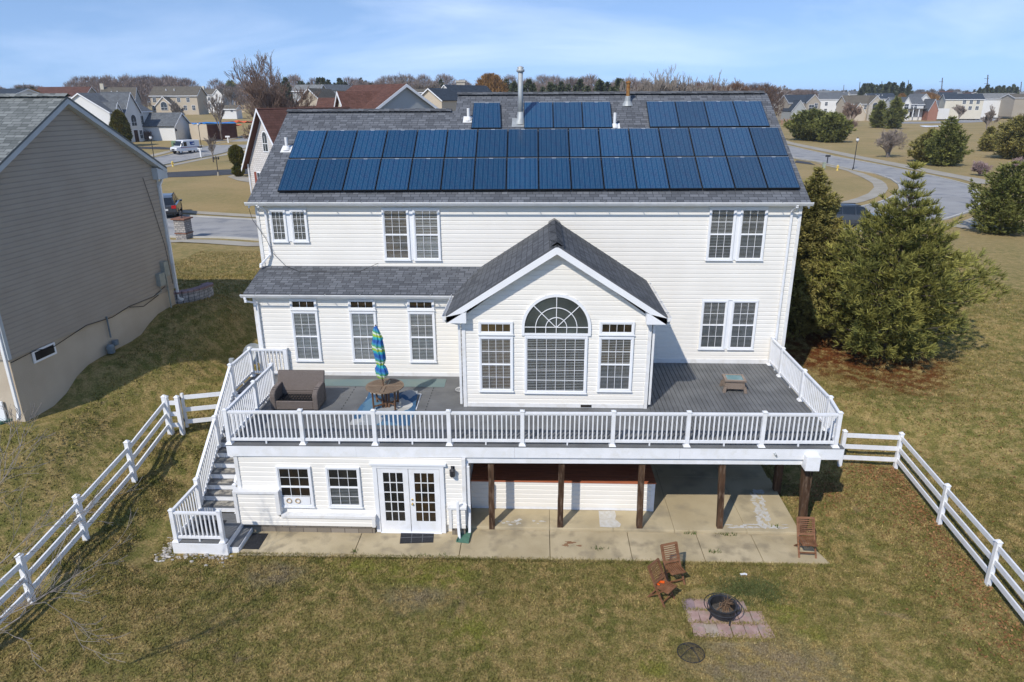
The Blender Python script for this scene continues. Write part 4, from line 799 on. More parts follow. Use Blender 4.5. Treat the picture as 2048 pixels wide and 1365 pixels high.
for x in (XA-.01, XB-.03): sg.hexa([(x, ya-.05, zb0-.25), (x+.04, ya-.05, zb0-.25), (x+.04, yb, Z0-.45), (x, yb, Z0-.45)], [(x, ya-.05, zb0+.12), (x+.04, ya-.05, zb0+.12), (x+.04, yb, Z0-.02), (x, yb, Z0-.02)])
dbuild(sg, 'stringer', m_rail)
zz = lambda y: zb0+.12+(Z0-zb0)*(y-ya)/(yb-ya)
rail_post((-9.83, 17.32), zb0, 1.12, .11); rail_post((-9.83, 18.93), zz(18.93)-.1, 1.1, .11, False)
rail((-9.83, 17.32), (-9.83, 18.93), zz(17.32)-.06, zz(18.93)-.06, .98, .06, .11, False); rail((-9.83, 18.93), (-9.83, 20.42), zz(18.93)-.06, Z0+.02, .98, .06, .11, False)
rail_post((-8.72, 17.32), zb0, .95, .10); rail((-8.72, 17.32), (-8.72, 18.3), zz(17.32)-.1, zz(18.3)-.1, .9, .06, .12, False)
# bottom landing
ld = MB(); y = 15.86
while y < 17.2: ld.box(-9.93, -8.45, y, y+.135, .35, .38); y += .142
y = 15.88
ld.box(-8.44, -8.2, 15.95, 17.05, .17, .2)
dbuild(ld, 'landing_boards', m_deck)
lf = MB(); lf.box(-9.95, -8.43, 15.8, 15.84, .0, .35); lf.box(-9.95, -9.91, 15.84, 17.3, .0, .35); lf.box(-8.46, -8.43, 15.84, 17.1, .0, .35); lf.box(-8.43, -8.18, 15.92, 15.95, .0, .17); lf.box(-8.2, -8.17, 15.95, 17.05, .0, .17)
dbuild(lf, 'landing_skirt', m_rail)
rail_post((-9.86, 15.9), .38, 1.02); rail_post((-8.56, 15.9), .38, 1.02)
rail((-9.86, 15.9), (-8.56, 15.9), .38, .38, .92); rail((-9.86, 15.9), (-9.83, 17.32), .38, .38, .95)
ms = MB(); ms.box(-9.6, -8.9, 16.3, 16.9, .38, .39); dbuild(ms, 'landing_mat', m_black)

# ---------------------------------------------------------------- patio
def st_obj(mb, name, m): return tag(mb.build(name, m, bevel=.01), kind='structure')
q = MB()
def slab(pts, z0, z1, mb=None):
    (mb or q).hexa([(x, y, z0) for x, y in pts], [(x, y, z1) for x, y in pts])
xs_ = [-8.17, -5.0, -2.1, .38, 2.6, 4.55, 6.1, 7.85]
for a, b in zip(xs_, xs_[1:]): slab([(a+.008, 15.86+.008*a), (b-.008, 15.86+.008*b), (b-.008 if b < 7 else 7.47, 17.19), (a+.008, 17.19)], -.2, .045)
slab([(-5.0+.008, 17.195), (-2.1, 17.195), (-2.1, 17.25), (-5, 17.25)], -.2, .044)
pt_ = st_obj(q, 'patio', m_conc)
q = MB()
for a, b in ((-1.99, .38), (.388, 2.2), (2.208, 3.95), (3.958, 6.0), (6.008, 7.5)):
    slab([(a, 17.2), (b, 17.2), (b+(.0 if b < 7 else .05), 20.2), (a, 20.2)], -.2, .12); slab([(a, 20.206), (b, 20.206), (b+(.0 if b < 7 else .1), 23.55), (a, 23.55)], -.2, .12)
st_obj(q, 'patio_slab', m_conc2)
q = MB()    # peeling white paint on the slab, real patches with a shape of their own
def blotch(mb, cx, cy, rx, ry, z, seed, n=26):
    r_ = random.Random(seed); ph = [r_.uniform(0, 6.28) for _ in range(5)]; pts = []
    for i in range(n):
        a = 2*math.pi*i/n; k = 1+.22*math.sin(3*a+ph[0])+.16*math.sin(5*a+ph[1])+.12*math.sin(9*a+ph[2])+r_.uniform(-.12, .12); pts.append((cx+rx*k*math.cos(a), cy+ry*k*math.sin(a), z))
    mb.poly(pts)
q.poly([(1.83, 17.3, .124), (1.86, 18.12, .124), (2.34, 18.12, .124), (2.36, 17.9, .124), (2.31, 17.7, .124), (2.45, 17.45, .124), (2.4, 17.3, .124), (2.2, 17.27, .124)])
rr = random.Random(5)
for i in range(70):
    f_ = rr.random(); blotch(q, 6.9+.55*(1-f_)*-.6+rr.uniform(-.18, .18), 17.5+f_*1.9, rr.uniform(.02, .09), rr.uniform(.04, .12), .1235+i*.00001, i, 10)
for i in range(60): blotch(q, rr.uniform(5.5, 7.2), 17.42+rr.uniform(-.06, .14), rr.uniform(.03, .12), rr.uniform(.01, .04), .1245+i*.00001, i+99, 10)
for i in range(16): blotch(q, rr.uniform(-1.1, .3), 17.35+rr.uniform(-.06, .3), rr.uniform(.03, .1), rr.uniform(.01, .05), .1255+i*.00001, i+199, 10)
tag(q.build('old_paint', M('peeling white paint', (.58, .575, .555), (.50, .47, .40), .9, .1, 8)), kind='structure')
q = MB(); blotch(q, .95, 16.62, .13, .06, .048, 4); blotch(q, .82, 16.5, .08, .07, .0482, 5); blotch(q, 1.2, 16.48, .07, .04, .0484, 6); tag(q.build('rust_stain', M('rust stain', (.2, .09, .045), (.27, .16, .09), .9, .1, 8)), kind='structure')
q = MB()
rr = random.Random(8)
for (x, y, z, n_, sp) in ((4.4, 17.13, .05, 26, .12), (5.35, 17.12, .05, 40, .16), (-5.0, 16.0, .05, 20, .05), (1.75, 16.35, .05, 20, .08), (-6.9, 17.0, .02, 70, .5), (-5.6, 17.0, .02, 60, .45), (-7.9, 17.0, .02, 40, .3), (4.9, 16.3, .05, 25, .1), (-2.9, 15.88, .04, 30, .3), (6.9, 17.45, .12, 15, .06)):
    for i in range(n_):
        px, py = x+rr.gauss(0, sp), y+rr.gauss(0, .04); a = rr.uniform(0, 6.28); l = rr.uniform(.04, .11); 
        q.tri((px-.012*math.sin(a), py+.012*math.cos(a), z), (px+.012*math.sin(a), py-.012*math.cos(a), z), (px+l*.6*math.cos(a), py+l*.6*math.sin(a), z+l))
tag(q.build('weeds', M('weed green', (.06, .09, .02), (.10, .13, .03), .8, .2, 6, island=.3)), kind='stuff')

# bench-like box under the bump out
bx = thing('storage_box', 'long low cream sided box with red stained plank top under the deck', 'storage box', (.77, 18.15, .12)); T_ = Matrix.Translation(Vector((-.77, -18.15, -.12)))
q = MB(); siding(q, (0, 18.17), (1, 0), (0, -1), .22, 1.06, -1.96, 3.38, .15); siding(q, (3.46, 18.17), (0, 1), (1, 0), .22, 1.06, 0, 5); q.build('box_panel', m_siding, bx, tf=T_)
q = MB(); q.box(3.38, 3.49, 18.13, 18.2, .13, 1.06); q.box(-1.96, 3.38, 18.15, 18.19, .13, .22); q.build('box_trim', m_rail, bx, tf=T_)
q = MB(); y = 18.12
while y < 23.3: q.box(-1.96, 3.51, y, y+.135, 1.06, 1.095); y += .14
q.build('plank_top', m_redwood, bx, tf=T_)
# ---------------------------------------------------------------- taupe house next door
nh = thing('neighbour_house', 'taupe sided house with tall gable wall and beige foundation at the left edge', 'house', (-16, 19.15, 2))
ND = Vector((.8, 8.55, 0)).normalized(); NX = Vector((ND.y, -ND.x, 0))    # ND along the gable wall away from the camera, NX outward
NT = Matrix.Translation(Vector((16, -19.15, -2)))
class NB(MB):
    def build(s, name, m, parent=nh, **k): return MB.build(s, name, m, parent, tf=NT, **k)
O = Vector((-16, 19.15, 0)); LW = 8.6
P3 = lambda a, z, o=0: O+ND*a+NX*o+Vector((0, 0, z))
m_taupe = M('taupe vinyl siding', (.345, .30, .245), (.37, .325, .268), .6, .25, 1.2, 6)
m_taupe_stucco = M('taupe foundation stucco', (.46, .39, .30), (.53, .46, .36), .95, .1, .9, 7, .15, 25)  # the foundation's own beige, a stucco apart from the siding
rz = lambda a: 9.27+.575*min(a+.35, LW+.35-a)
q = NB(); q_z0 = 4.38
k = lambda z: 0 if z < 9.3 else (z-9.3)/.575
siding(q, (O.x, O.y), (ND.x, ND.y), (NX.x, NX.y), 4.38, 11.7, lambda z: 0 if z < 9.25 else (z-9.25)/.575, lambda z: LW if z < 9.25 else LW-(z-9.25)/.575, .155, .022)
siding(q, (O.x, O.y), (-NX.x, -NX.y), (-ND.x, -ND.y), 4.38, 9.2, 0, 14, .155, .022)
q.build('wall', m_taupe)
q = NB(); q.hexa([P3(.05, .5, -.03), P3(LW-.05, .5, -.03), P3(LW-.05, .5, -13), P3(.05, .5, -13)], [P3(.05, 4.4, -.03), P3(LW-.05, 4.4, -.03), P3(LW-.05, 4.4, -13), P3(.05, 4.4, -13)]); q.build('foundation', m_taupe_stucco)
q = NB(); q.hexa([P3(.1, 4.3, -.1), P3(LW-.1, 4.3, -.1), P3(LW-.1, 4.3, -13), P3(.1, 4.3, -13)], [P3(.1, 9.2, -.1), P3(LW-.1, 9.2, -.1), P3(LW-.1, 9.2, -13), P3(.1, 9.2, -13)]); q.build('inner_wall', m_taupe)
m_nroof = shingle('weathered grey shingle', (.085, .095, .092), (.15, .16, .155), (.24, .255, .245), .34, .15)
q = NB(); h_ = LW/2
roof_slab(q, P3(-.4, rz(-.35)-.0, -14.5), P3(-.4, rz(-.35), .28), P3(h_, rz(h_), .28), P3(h_, rz(h_), -14.5), .06)
roof_slab(q, P3(LW+.4, rz(-.35), -14.5), P3(LW+.4, rz(-.35), .28), P3(h_, rz(h_)-.002, .28), P3(h_, rz(h_)-.002, -14.5), .06)
nr_ = q.build('roof', m_nroof)
q = NB(); ridge_cap(q, [P3(h_, rz(h_)+.06, -14.5), P3(h_, rz(h_)+.06, .3)], .16, .09); q.build('ridge_cap', m_nroof)
m_soft = M('pale grey fascia', (.42, .45, .46), (.48, .51, .52), .5, .3, 2)
q = NB()
for a0, a1 in ((-.38, h_), (LW+.38, h_)):
    za, zb = rz(-.35)-.07, rz(h_)-.07
    q.hexa([P3(a0, za-.15, .0), P3(a1, zb-.17, .0), P3(a1, zb-.17, .27), P3(a0, za-.15, .27)], [P3(a0, za, .0), P3(a1, zb, .0), P3(a1, zb, .27), P3(a0, za, .27)])
q.hexa([P3(LW-.25, 8.85, .0), P3(LW+.36, 8.85, .0), P3(LW+.36, 8.85, .26), P3(LW-.25, 8.85, .26)], [P3(LW-.25, 9.3, .0), P3(LW+.36, 9.1, .0), P3(LW+.36, 9.1, .26), P3(LW-.25, 9.3, .26)])
for a in (.0, LW): q.hexa([P3(a-.06, 4.4, .0), P3(a+.06, 4.4, .0), P3(a+.06, 4.4, .05), P3(a-.06, 4.4, .05)], [P3(a-.06, 9.0, .0), P3(a+.06, 9.0, .0), P3(a+.06, 9.0, .05), P3(a-.06, 9.0, .05)])
q.build('rake_board', m_soft)
def nsp(pts, m=m_gutter):
    q = NB()
    for a, b in zip(pts, pts[1:]): q.bar(a, b, .09, .07, (ND.x, ND.y, .01))
    return q.build('downspout', m)
nsp([P3(LW+.42, 9.15, .1), P3(LW+.35, 9.0, .1), P3(LW+.02, 8.6, .08), P3(LW+.02, 3.95, .08), P3(LW+.1, 3.85, .25)])
nsp([P3(-.08, 9.0, -.05), P3(-.08, 2.7, -.05), P3(-.2, 2.5, .0)])
q = NB(); q.tube([P3(LW-.9, 9.0, .05), P3(LW-.6, 7.8, .05), P3(LW-.25, 6.2, .05), P3(LW-.15, 4.6, .05)], .01, 5)
q.tube([P3(0, 4.3, .04), P3(1.0, 4.35, .04), P3(1.6, 4.2, .05), P3(3.3, 4.44, .04), P3(4.6, 4.33, .05), P3(5.6, 4.45, .04), P3(7.1, 4.42, .04), P3(7.9, 4.62, .04)], .013, 5); q.tube([P3(5.6, 4.42, .05), P3(6.4, 4.22, .05), P3(7.4, 4.4, .05)], .014, 5); q.build('cable', m_black_line)
q = NB(); q.hexa([P3(.85, 3.95, -.01), P3(1.8, 3.95, -.01), P3(1.8, 3.95, .03), P3(.85, 3.95, .03)], [P3(.85, 4.35, -.01), P3(1.8, 4.35, -.01), P3(1.8, 4.35, .03), P3(.85, 4.35, .03)]); f_ = q.build('basement_window', m_trim)
q = NB(); q.hexa([P3(.93, 4.02, .02), P3(1.72, 4.02, .02), P3(1.72, 4.02, .036), P3(.93, 4.02, .036)], [P3(.93, 4.29, .02), P3(1.72, 4.29, .02), P3(1.72, 4.29, .036), P3(.93, 4.29, .036)]); q.build('pane', m_dark, f_)
q = NB(); m_meter = M('grey meter paint', (.13, .16, .18), (.2, .24, .26), .5, .4, 6)
q.tube([P3(4.3, 4.45, .06), P3(4.3, 3.65, .06)], .03, 6); q.tube([P3(4.15, 2.6, .08), P3(4.15, 3.4, .08)], .025, 6)
q.lathe([(.001, -.16), (.13, -.14), (.14, .1), (.1, .17), (.001, .18)], P3(4.05, 3.3, .17), 10); q.lathe([(.001, -.1), (.12, -.08), (.12, .08), (.001, .1)], P3(4.35, 3.45, .16), 10); q.bar(P3(3.9, 3.35, .15), P3(4.5, 3.35, .15), .06, .06); q.build('gas_meter', m_meter)
q = NB(); q.hexa([P3(7.45, 4.75, .02), P3(7.8, 4.75, .02), P3(7.8, 4.75, .2), P3(7.45, 4.75, .2)], [P3(7.45, 5.25, .02), P3(7.8, 5.25, .02), P3(7.8, 5.25, .2), P3(7.45, 5.25, .2)]); q.hexa([P3(7.85, 5.05, .02), P3(8.15, 5.05, .02), P3(8.15, 5.05, .2), P3(7.85, 5.05, .2)], [P3(7.85, 5.65, .02), P3(8.15, 5.65, .02), P3(8.15, 5.65, .2), P3(7.85, 5.65, .2)])
q.tube([P3(8.0, 5.05, .1), P3(8.0, 3.6, .1)], .035, 8); q.tube([P3(7.5, 4.75, .1), P3(7.55, 4.5, .1), P3(7.3, 4.45, .05)], .02, 6); q.build('electric_meter', M('pale green meter box', (.25, .27, .24), (.33, .34, .3), .5, .3, 5))
q = NB(); q.hexa([P3(-.05, .5, -1.5), P3(-.05, .5, -.6), P3(.0, .5, -.6), P3(.0, .5, -1.5)], [P3(-.05, 3.0, -1.5), P3(-.05, 3.0, -.6), P3(.0, 3.0, -.6), P3(.0, 3.0, -1.5)]); q.build('door', m_trim)
# curved planter wall by the far corner
pl_ = thing('planter_wall', 'low curved stone planter with mauve cap by the taupe house corner', 'planter', tuple(at(345, 590)))
q = MB(); c = MB(); n_ = 14; pts = [P3(LW+.25, 0, -.2)+Vector((math.sin(R(a))*.75, 0, 0))+ND*(.9-1.1*math.cos(R(a))) for a in range(0, 181, 13)]
for i in range(len(pts)-1):
    a, b = pts[i], pts[i+1]; d = (b-a).normalized(); n = Vector((d.y, -d.x, 0)); z = terr(a.x, a.y)
    q.hexa([a-n*.15+Vector((0, 0, z-.5)), b-n*.15+Vector((0, 0, z-.5)), b+n*.15+Vector((0, 0, z-.5)), a+n*.15+Vector((0, 0, z-.5))], [a-n*.15+Vector((0, 0, z+.42)), b-n*.15+Vector((0, 0, z+.42)), b+n*.15+Vector((0, 0, z+.42)), a+n*.15+Vector((0, 0, z+.42))])
    c.hexa([a-n*.19+Vector((0, 0, z+.42)), b-n*.19+Vector((0, 0, z+.42)), b+n*.19+Vector((0, 0, z+.42)), a+n*.19+Vector((0, 0, z+.42))], [a-n*.19+Vector((0, 0, z+.5)), b-n*.19+Vector((0, 0, z+.5)), b+n*.19+Vector((0, 0, z+.5)), a+n*.19+Vector((0, 0, z+.5))])
PT = Matrix.Translation(-pl_.location)
q.build('stone_wall', brick('grey stone wall', (.22, .22, .23), (.4, .4, .41), (.15, .15, .16), .25, .13), pl_, tf=PT); c.build('cap', M('mauve cap', (.23, .16, .16), (.3, .22, .22), .9, .1, 3), pl_, tf=PT)
# green splash blocks
def splash(p, ang, label, sc=1):
    t_ = thing('splash_block', label, 'splash block', tuple(p), ang); m_ = M('green plastic', (.07, .17, .12), (.10, .21, .15), .5, .3, 4)
    q = MB(); q.hexa([(-.12*sc, 0, 0), (.12*sc, 0, 0), (.17*sc, -.62*sc, 0), (-.17*sc, -.62*sc, 0)][::-1], [(-.12*sc, 0, .03), (.12*sc, 0, .03), (.17*sc, -.62*sc, .025), (-.17*sc, -.62*sc, .025)][::-1]); q.build('tray', m_, t_)
    q = MB(); q.bar((-.12*sc, 0, .04), (-.17*sc, -.62*sc, .035), .02, .08); q.bar((.12*sc, 0, .04), (.17*sc, -.62*sc, .035), .02, .08); q.bar((-.12*sc, 0, .04), (.12*sc, 0, .04), .02, .08); q.build('rim', m_, t_)
splash((-1.98, 17.12, .05), R(-8), 'green plastic splash block under the white downspout beside the patio')
splash(at(37, 832)+Vector((.2, .1, .02)), R(-35), 'green splash block lying in the lawn beside the taupe house', 1.3)

# ---------------------------------------------------------------- white vinyl fences
def fence(posts, label, h=1.38, grp=None, w=.13, rails=(.32, .72, 1.12)):
    t_ = thing('rail_fence', label, 'fence', tuple(posts[0])); F = Matrix.Translation(-Vector(posts[0]))
    for p in posts:
        q = MB(); s = w/2; x, y, z = p; q.box(x-s, x+s, y-s, y+s, z-.2, z+h-.03); q.hexa([(x-s-.02, y-s-.02, z+h-.03), (x+s+.02, y-s-.02, z+h-.03), (x+s+.02, y+s+.02, z+h-.03), (x-s-.02, y+s+.02, z+h-.03)], [(x-.02, y-.02, z+h+.03), (x+.02, y-.02, z+h+.03), (x+.02, y+.02, z+h+.03), (x-.02, y+.02, z+h+.03)]); q.build('fence_post', m_rail, t_, tf=F, bevel=.008)
    for a, b in zip(posts, posts[1:]):
        for r_ in rails:
            q = MB(); q.bar(Vector(a)+Vector((0, 0, r_)), Vector(b)+Vector((0, 0, r_)), .045, .14); q.build('fence_rail', m_rail, t_, tf=F)
    return t_
def fp_(u, v): return at(u, v)
LA, LB, LC, LD = fp_(341, 868), fp_(270, 963.7), fp_(173, 1079.6), fp_(65, 1205)
dl = (LD-LC); LE = LD+dl*1.0; LE.z = terr(LE.x, LE.y)
fence([LA, LB, LC, LD, LE], 'white three rail vinyl fence climbing the lawn at the left', 1.38)
GP = fp_(366, 867.6); fence([LA+(GP-LA)*.12, GP], 'short white rail fence piece between the left fence corner and its gate', 1.36)
g0 = fp_(375.8, 861); gd = Vector((.95, .32, 0)).normalized()
GE = onY(436, 860, g0.y+.55)
ge = Vector((g0.x+1.55, g0.y+.45, 0)); ge.z = terr(ge.x, ge.y)
t_ = thing('fence_gate', 'white three rail gate in the left fence beside the deck stairs', 'gate', tuple(g0)); F = Matrix.Translation(-g0)
for p in (g0, g0.lerp(ge, .93)):
    q = MB(); q.box(p.x-.04, p.x+.04, p.y-.04, p.y+.04, g0.z+.12, g0.z+1.35); q.build('gate_stile', m_rail, t_, tf=F)
for r_ in (.32, .76, 1.2):
    q = MB(); q.bar(g0+Vector((0, 0, r_)), Vector((g0.lerp(ge, .93).x, g0.lerp(ge, .93).y, g0.z+r_)), .04, .14); q.build('gate_rail', m_rail, t_, tf=F)
q = MB(); 
for r_ in (.35, 1.15): q = MB(); q.box(g0.x-.1, g0.x-.03, g0.y-.06, g0.y-.035, g0.z+r_, g0.z+r_+.1); q.build('hinge', m_blackmetal, t_, tf=F)
fence([ge, ge+Vector((.02, .02, 0))][:1], 'single white fence post at the gate beside the deck stairs', 1.4)
RA, RB, RC, RD = fp_(1678.4, 932), fp_(1790, 937), fp_(1877.7, 1048.5), fp_(1975, 1170)
dr = RD-RC; RE = RD+dr; RE.z = terr(RE.x, RE.y); RF = RE+dr; RF.z = terr(RF.x, RF.y)
fence([RA, RB, RC, RD, RE, RF], 'white three rail vinyl fence running from the deck corner down the right lawn', 1.3, w=.12)
# fallen leaves along the right fence
rr = np.random.default_rng(4); V = []; n_ = 2600
seg = [(RA, RB, .35), (RB, RC, 1.0), (RC, RD, .6), (RD, RE, .5)]; pts = []
for a, b, wgt in seg:
    k_ = int(n_*wgt/2.4); f_ = rr.random(k_); off = -np.abs(rr.gamma(1.3, .42, k_)); d = (b-a).normalized(); nn = Vector((-d.y, d.x, 0)) if (b-a).y > 0 else Vector((d.y, -d.x, 0)) 
    side = 1 if a is RA else 1
    for i in range(k_):
        p = a.lerp(b, float(f_[i])); o = float(off[i]); nx_ = Vector((d.y, -d.x, 0)); nx_ = nx_ if nx_.x < 0 or (a is RA and nx_.y < 0) else -nx_
        if a is RA: nx_ = Vector((0, -1, 0))
        pts.append(p+nx_*(-o))
for k_, (cx, cy, sp) in ((500, (8.9, 19.3, .5)), (900, (14.5, 25.5, 2.6)), (700, (16, 20, 3))):
    for i in range(k_): pts.append(Vector((rr.normal(cx, sp), rr.normal(cy, sp), 0)))
P_ = np.array([(p.x, p.y) for p in pts]); zz_ = terr_np(P_[:, 0], P_[:, 1])+.012+rr.random(len(P_))*.05
n_ = len(P_); a = rr.random(n_)*6.28; s = .02+rr.random(n_)*.028; tilt = rr.normal(0, .4, (n_, 2))
ring = []
for kx, ky in ((1, 0), (0, .6), (-1, 0), (0, -.6)):
    x = kx*np.cos(a)-ky*np.sin(a); y = kx*np.sin(a)+ky*np.cos(a); ring.append(np.stack([P_[:, 0]+x*s, P_[:, 1]+y*s, zz_+s*(x*tilt[:, 0]+y*tilt[:, 1])*.8], -1))
V = np.stack(ring, 1).reshape(-1, 3); Fc = np.arange(n_*4).reshape(-1, 4)
tag(npmesh('fallen_leaves', V, Fc, M('dead leaf', (.19, .085, .03), (.30, .17, .075), .85, .15, 4, island=.35)), kind='stuff')
# ---------------------------------------------------------------- grass blades over the near lawn
rr = np.random.default_rng(11)
def blades(n, x0, x1, y0, y1, hmin, hmax, keep):
    x = rr.uniform(x0, x1, n); y = rr.uniform(y0, y1, n); k = keep(x, y); return x[k], y[k]
def keep_lawn(x, y):
    on_patio = (x > -8.6) & (x < 7.75) & (y > 15.84) & (y < 24); house_ = (x > -10.0) & (x < 9.0) & (y > 15.7+0*x) & (y < 36) & ((x > -9.95) & (y > 15.75) & (x < 7.8) | (y > 23.3) & (x > -9.8)); nb = (x < -15.0) & (y > 18.7+(x+16)*-.1) & (y < 28.5)
    return ~on_patio & ~house_ & ~nb & (np.hypot((x-4.5), (y-13.9)) > 1.05) & ~((x > -10) & (x < -8.1) & (y > 15.7) & (y < 22.2))
xs1, ys1 = blades(330000, -13, 15, 10.2, 20, .02, .06, keep_lawn); xs2, ys2 = blades(260000, -22, 26, 14, 44, .03, .07, keep_lawn)
cx = np.concatenate([xs1, xs2]); cy = np.concatenate([ys1, ys2]); n_ = len(cx); cz = terr_np(cx, cy)
hh = rr.uniform(.02, .065, n_); hh[len(xs1):] *= 1.3; ww = rr.uniform(.007, .017, n_); ww[len(xs1):] *= 1.7; a = rr.random(n_)*6.28; lx = rr.normal(0, .03, n_); ly = rr.normal(0, .03, n_)
V = np.stack([np.stack([cx-ww*np.cos(a), cy-ww*np.sin(a), cz-.004], -1), np.stack([cx+ww*np.cos(a), cy+ww*np.sin(a), cz-.004], -1), np.stack([cx+lx, cy+ly, cz+hh], -1)], 1).reshape(-1, 3)
gr = npmesh('grass', V, np.arange(n_*3).reshape(-1, 3), None); gr.data.materials.append(m_blade); tag(gr, kind='stuff')

# ---------------------------------------------------------------- plants
m_bark = M('grey brown bark', (.10, .08, .065), (.17, .14, .12), .9, .1, 6, 6, .5, 30)
m_bark_pale = M('pale grey bark', (.22, .19, .165), (.30, .265, .235), .9, .1, 6)
m_twig_red = M('reddish twigs', (.19, .13, .10), (.27, .20, .16), .9, .1, 2)
m_twig_grey = M('grey twigs', (.21, .175, .15), (.30, .255, .22), .9, .1, 2)
m_twig_far = M('far twigs', (.12, .085, .07), (.19, .145, .12), .9, .1, .05)
m_pine = M('yellow green pine needles', (.30, .28, .07), (.155, .165, .045), .75, .2, .8, 4, lo=.35, hi=.65, island=.5)
m_pine_dk = M('dark pine needles', (.21, .215, .058), (.12, .135, .038), .75, .2, .5, 4, lo=.35, hi=.65, island=.45)
m_spruce = M('olive spruce needles', (.32, .275, .085), (.18, .17, .052), .8, .2, .9, 4, lo=.35, hi=.65, island=.45)
m_arb = M('arborvitae foliage', (.10, .115, .024), (.16, .13, .03), .8, .2, .9, 4, island=.45)
m_farev = M('far evergreen', (.03, .045, .02), (.05, .062, .03), .9, .1, .04, island=.3)
m_willow = M('ochre willow twigs', (.30, .17, .055), (.22, .12, .05), .9, .1, .3, island=.3)

def tufts(C, D, n, ln, wd, spread, rng):
    """C centres, D outward directions (arrays); n slim needles per tuft -> quads as two-triangle blades"""
    k = len(C); C = np.repeat(C, n, 0); D = np.repeat(D, n, 0); J = rng.normal(0, spread, C.shape); D = D+J; D /= np.linalg.norm(D, axis=1, keepdims=True)+1e-9
    S = np.cross(D, rng.normal(0, 1, D.shape)); S /= np.linalg.norm(S, axis=1, keepdims=True)+1e-9
    l = (ln*rng.uniform(.6, 1.2, (len(C), 1))); w_ = wd*rng.uniform(.7, 1.2, (len(C), 1))
    A = C-S*w_*.5; B = C+S*w_*.5; E = C+D*l+S*w_*.3; F_ = C+D*l-S*w_*.3
    return np.stack([A, B, E, F_], 1).reshape(-1, 3)
def qmesh(name, V, m, parent): return npmesh(name, V, np.arange(len(V)).reshape(-1, 4), m, parent)
def conifer(name, label, loc, H, Rr, m, seed=1, whorls=16, per=7, tl=.16, tw=.035, droop=.15, up_=.25, density=1, top_open=.0, z0=.08, shape=1.0, group=None, cat='pine tree', nn=6, irr=.22, belly=.25, sparse=1):
    rng = np.random.default_rng(seed); t = thing(name, label, cat, tuple(loc), 0, group)
    q = MB(); P = [(rng.normal(0, .02)*H*.1, rng.normal(0, .02)*H*.1, H*f) for f in np.linspace(-.03, .98, 9)]; q.tube(P, [max(.008, H*.018*(1-f)) for f in np.linspace(0, 1, 9)], 7); q.build('trunk', m_bark, t, smooth=True)
    br = MB(); C = []; D = []
    for w_ in range(whorls):
        f = z0+(1-z0)*(w_/(whorls-1))**.9; z = H*f
        rad = Rr*(min(1, (1-f)/(1-belly))**shape)*(1-.35*max(0, (belly-f)/belly)) if f < .999 else 0
        rad = max(rad, Rr*.05)
        nb = max(3, int(per*(.55+.45*(1-f))))
        for b in range(nb):
            az = 2*math.pi*(b+rng.uniform(-.35, .35))/nb+w_*1.3; r_ = rad*rng.uniform(1-irr*1.6, 1+irr)
            d0 = np.array([math.cos(az), math.sin(az), 0]); pts = []
            k = 6; 
            for i in range(k+1):
                s = i/k; zz = z+r_*(up_*s-(droop*1.6*s*(1-s)))+rng.normal(0, .015)*r_
                pts.append((d0[0]*r_*s+rng.normal(0, .02)*r_, d0[1]*r_*s+rng.normal(0, .02)*r_, min(zz, H*1.02)))
            br.tube(pts, [max(.004, H*.005*(1-i/k)+.004) for i in range(k+1)], 4, False)
            m_ = max(3, int(r_/tl*density*2.6*(1 if f < sparse else .45))); side = np.array([-d0[1], d0[0], 0])
            for j in range(m_):
                s = (.18+.82*(j+rng.random())/m_) if f < .9 else rng.random(); i0 = min(k-1, int(s*k)); a_ = np.array(pts[i0]); b_ = np.array(pts[i0+1]); p = a_+(b_-a_)*(s*k-i0)
                # side shoots
                lat = rng.normal(0, .17*r_*(1.3-s)); c = p+side*lat+np.array([0, 0, rng.normal(0, .05)*r_+abs(lat)*-.05]); C.append(c); dd_ = d0*(.75)+side*np.sign(lat)*.55+np.array([0, 0, .35+top_open*f]); D.append(dd_/np.linalg.norm(dd_))
    C = np.array(C); D = np.array(D); V = tufts(C, D, nn, tl, tw, .38, rng)
    br.build('branches', m_bark, t); qmesh('foliage', V, m, t); return t
def grow(q, p, d, ln, r_, lv, rng, kids=3, spread=.55, upb=.12, twig=.35, nseg=3, minr=.004):
    pts = [p]; dd = np.array(d, float)
    for i in range(nseg):
        dd = dd+rng.normal(0, .10, 3)+np.array([0, 0, upb*.5]); dd /= np.linalg.norm(dd); pts.append(pts[-1]+dd*ln/nseg)
    rad = [max(minr, r_*(1-.45*i/nseg)) for i in range(nseg+1)]
    q.tube([tuple(x) for x in pts], rad, 6 if lv > 3 else (4 if lv > 1 else 3), False)
    if lv <= 0: return
    for c in range(kids+(1 if lv == 1 else 0)):
        s = .35+.65*(c+rng.random())/kids; s = min(s, 1); i0 = min(nseg-1, int(s*nseg)); a = pts[i0]+(pts[i0+1]-pts[i0])*(s*nseg-i0)
        ax = np.cross(dd, rng.normal(0, 1, 3)); ax /= np.linalg.norm(ax)+1e-9; nd = dd*math.cos(spread)+ax*math.sin(spread)*rng.uniform(.7, 1.3)+np.array([0, 0, upb]); nd /= np.linalg.norm(nd)
        grow(q, a, nd, ln*rng.uniform(.55, .82), max(minr, r_*.55), lv-1, rng, kids, spread, upb, twig, nseg, minr)
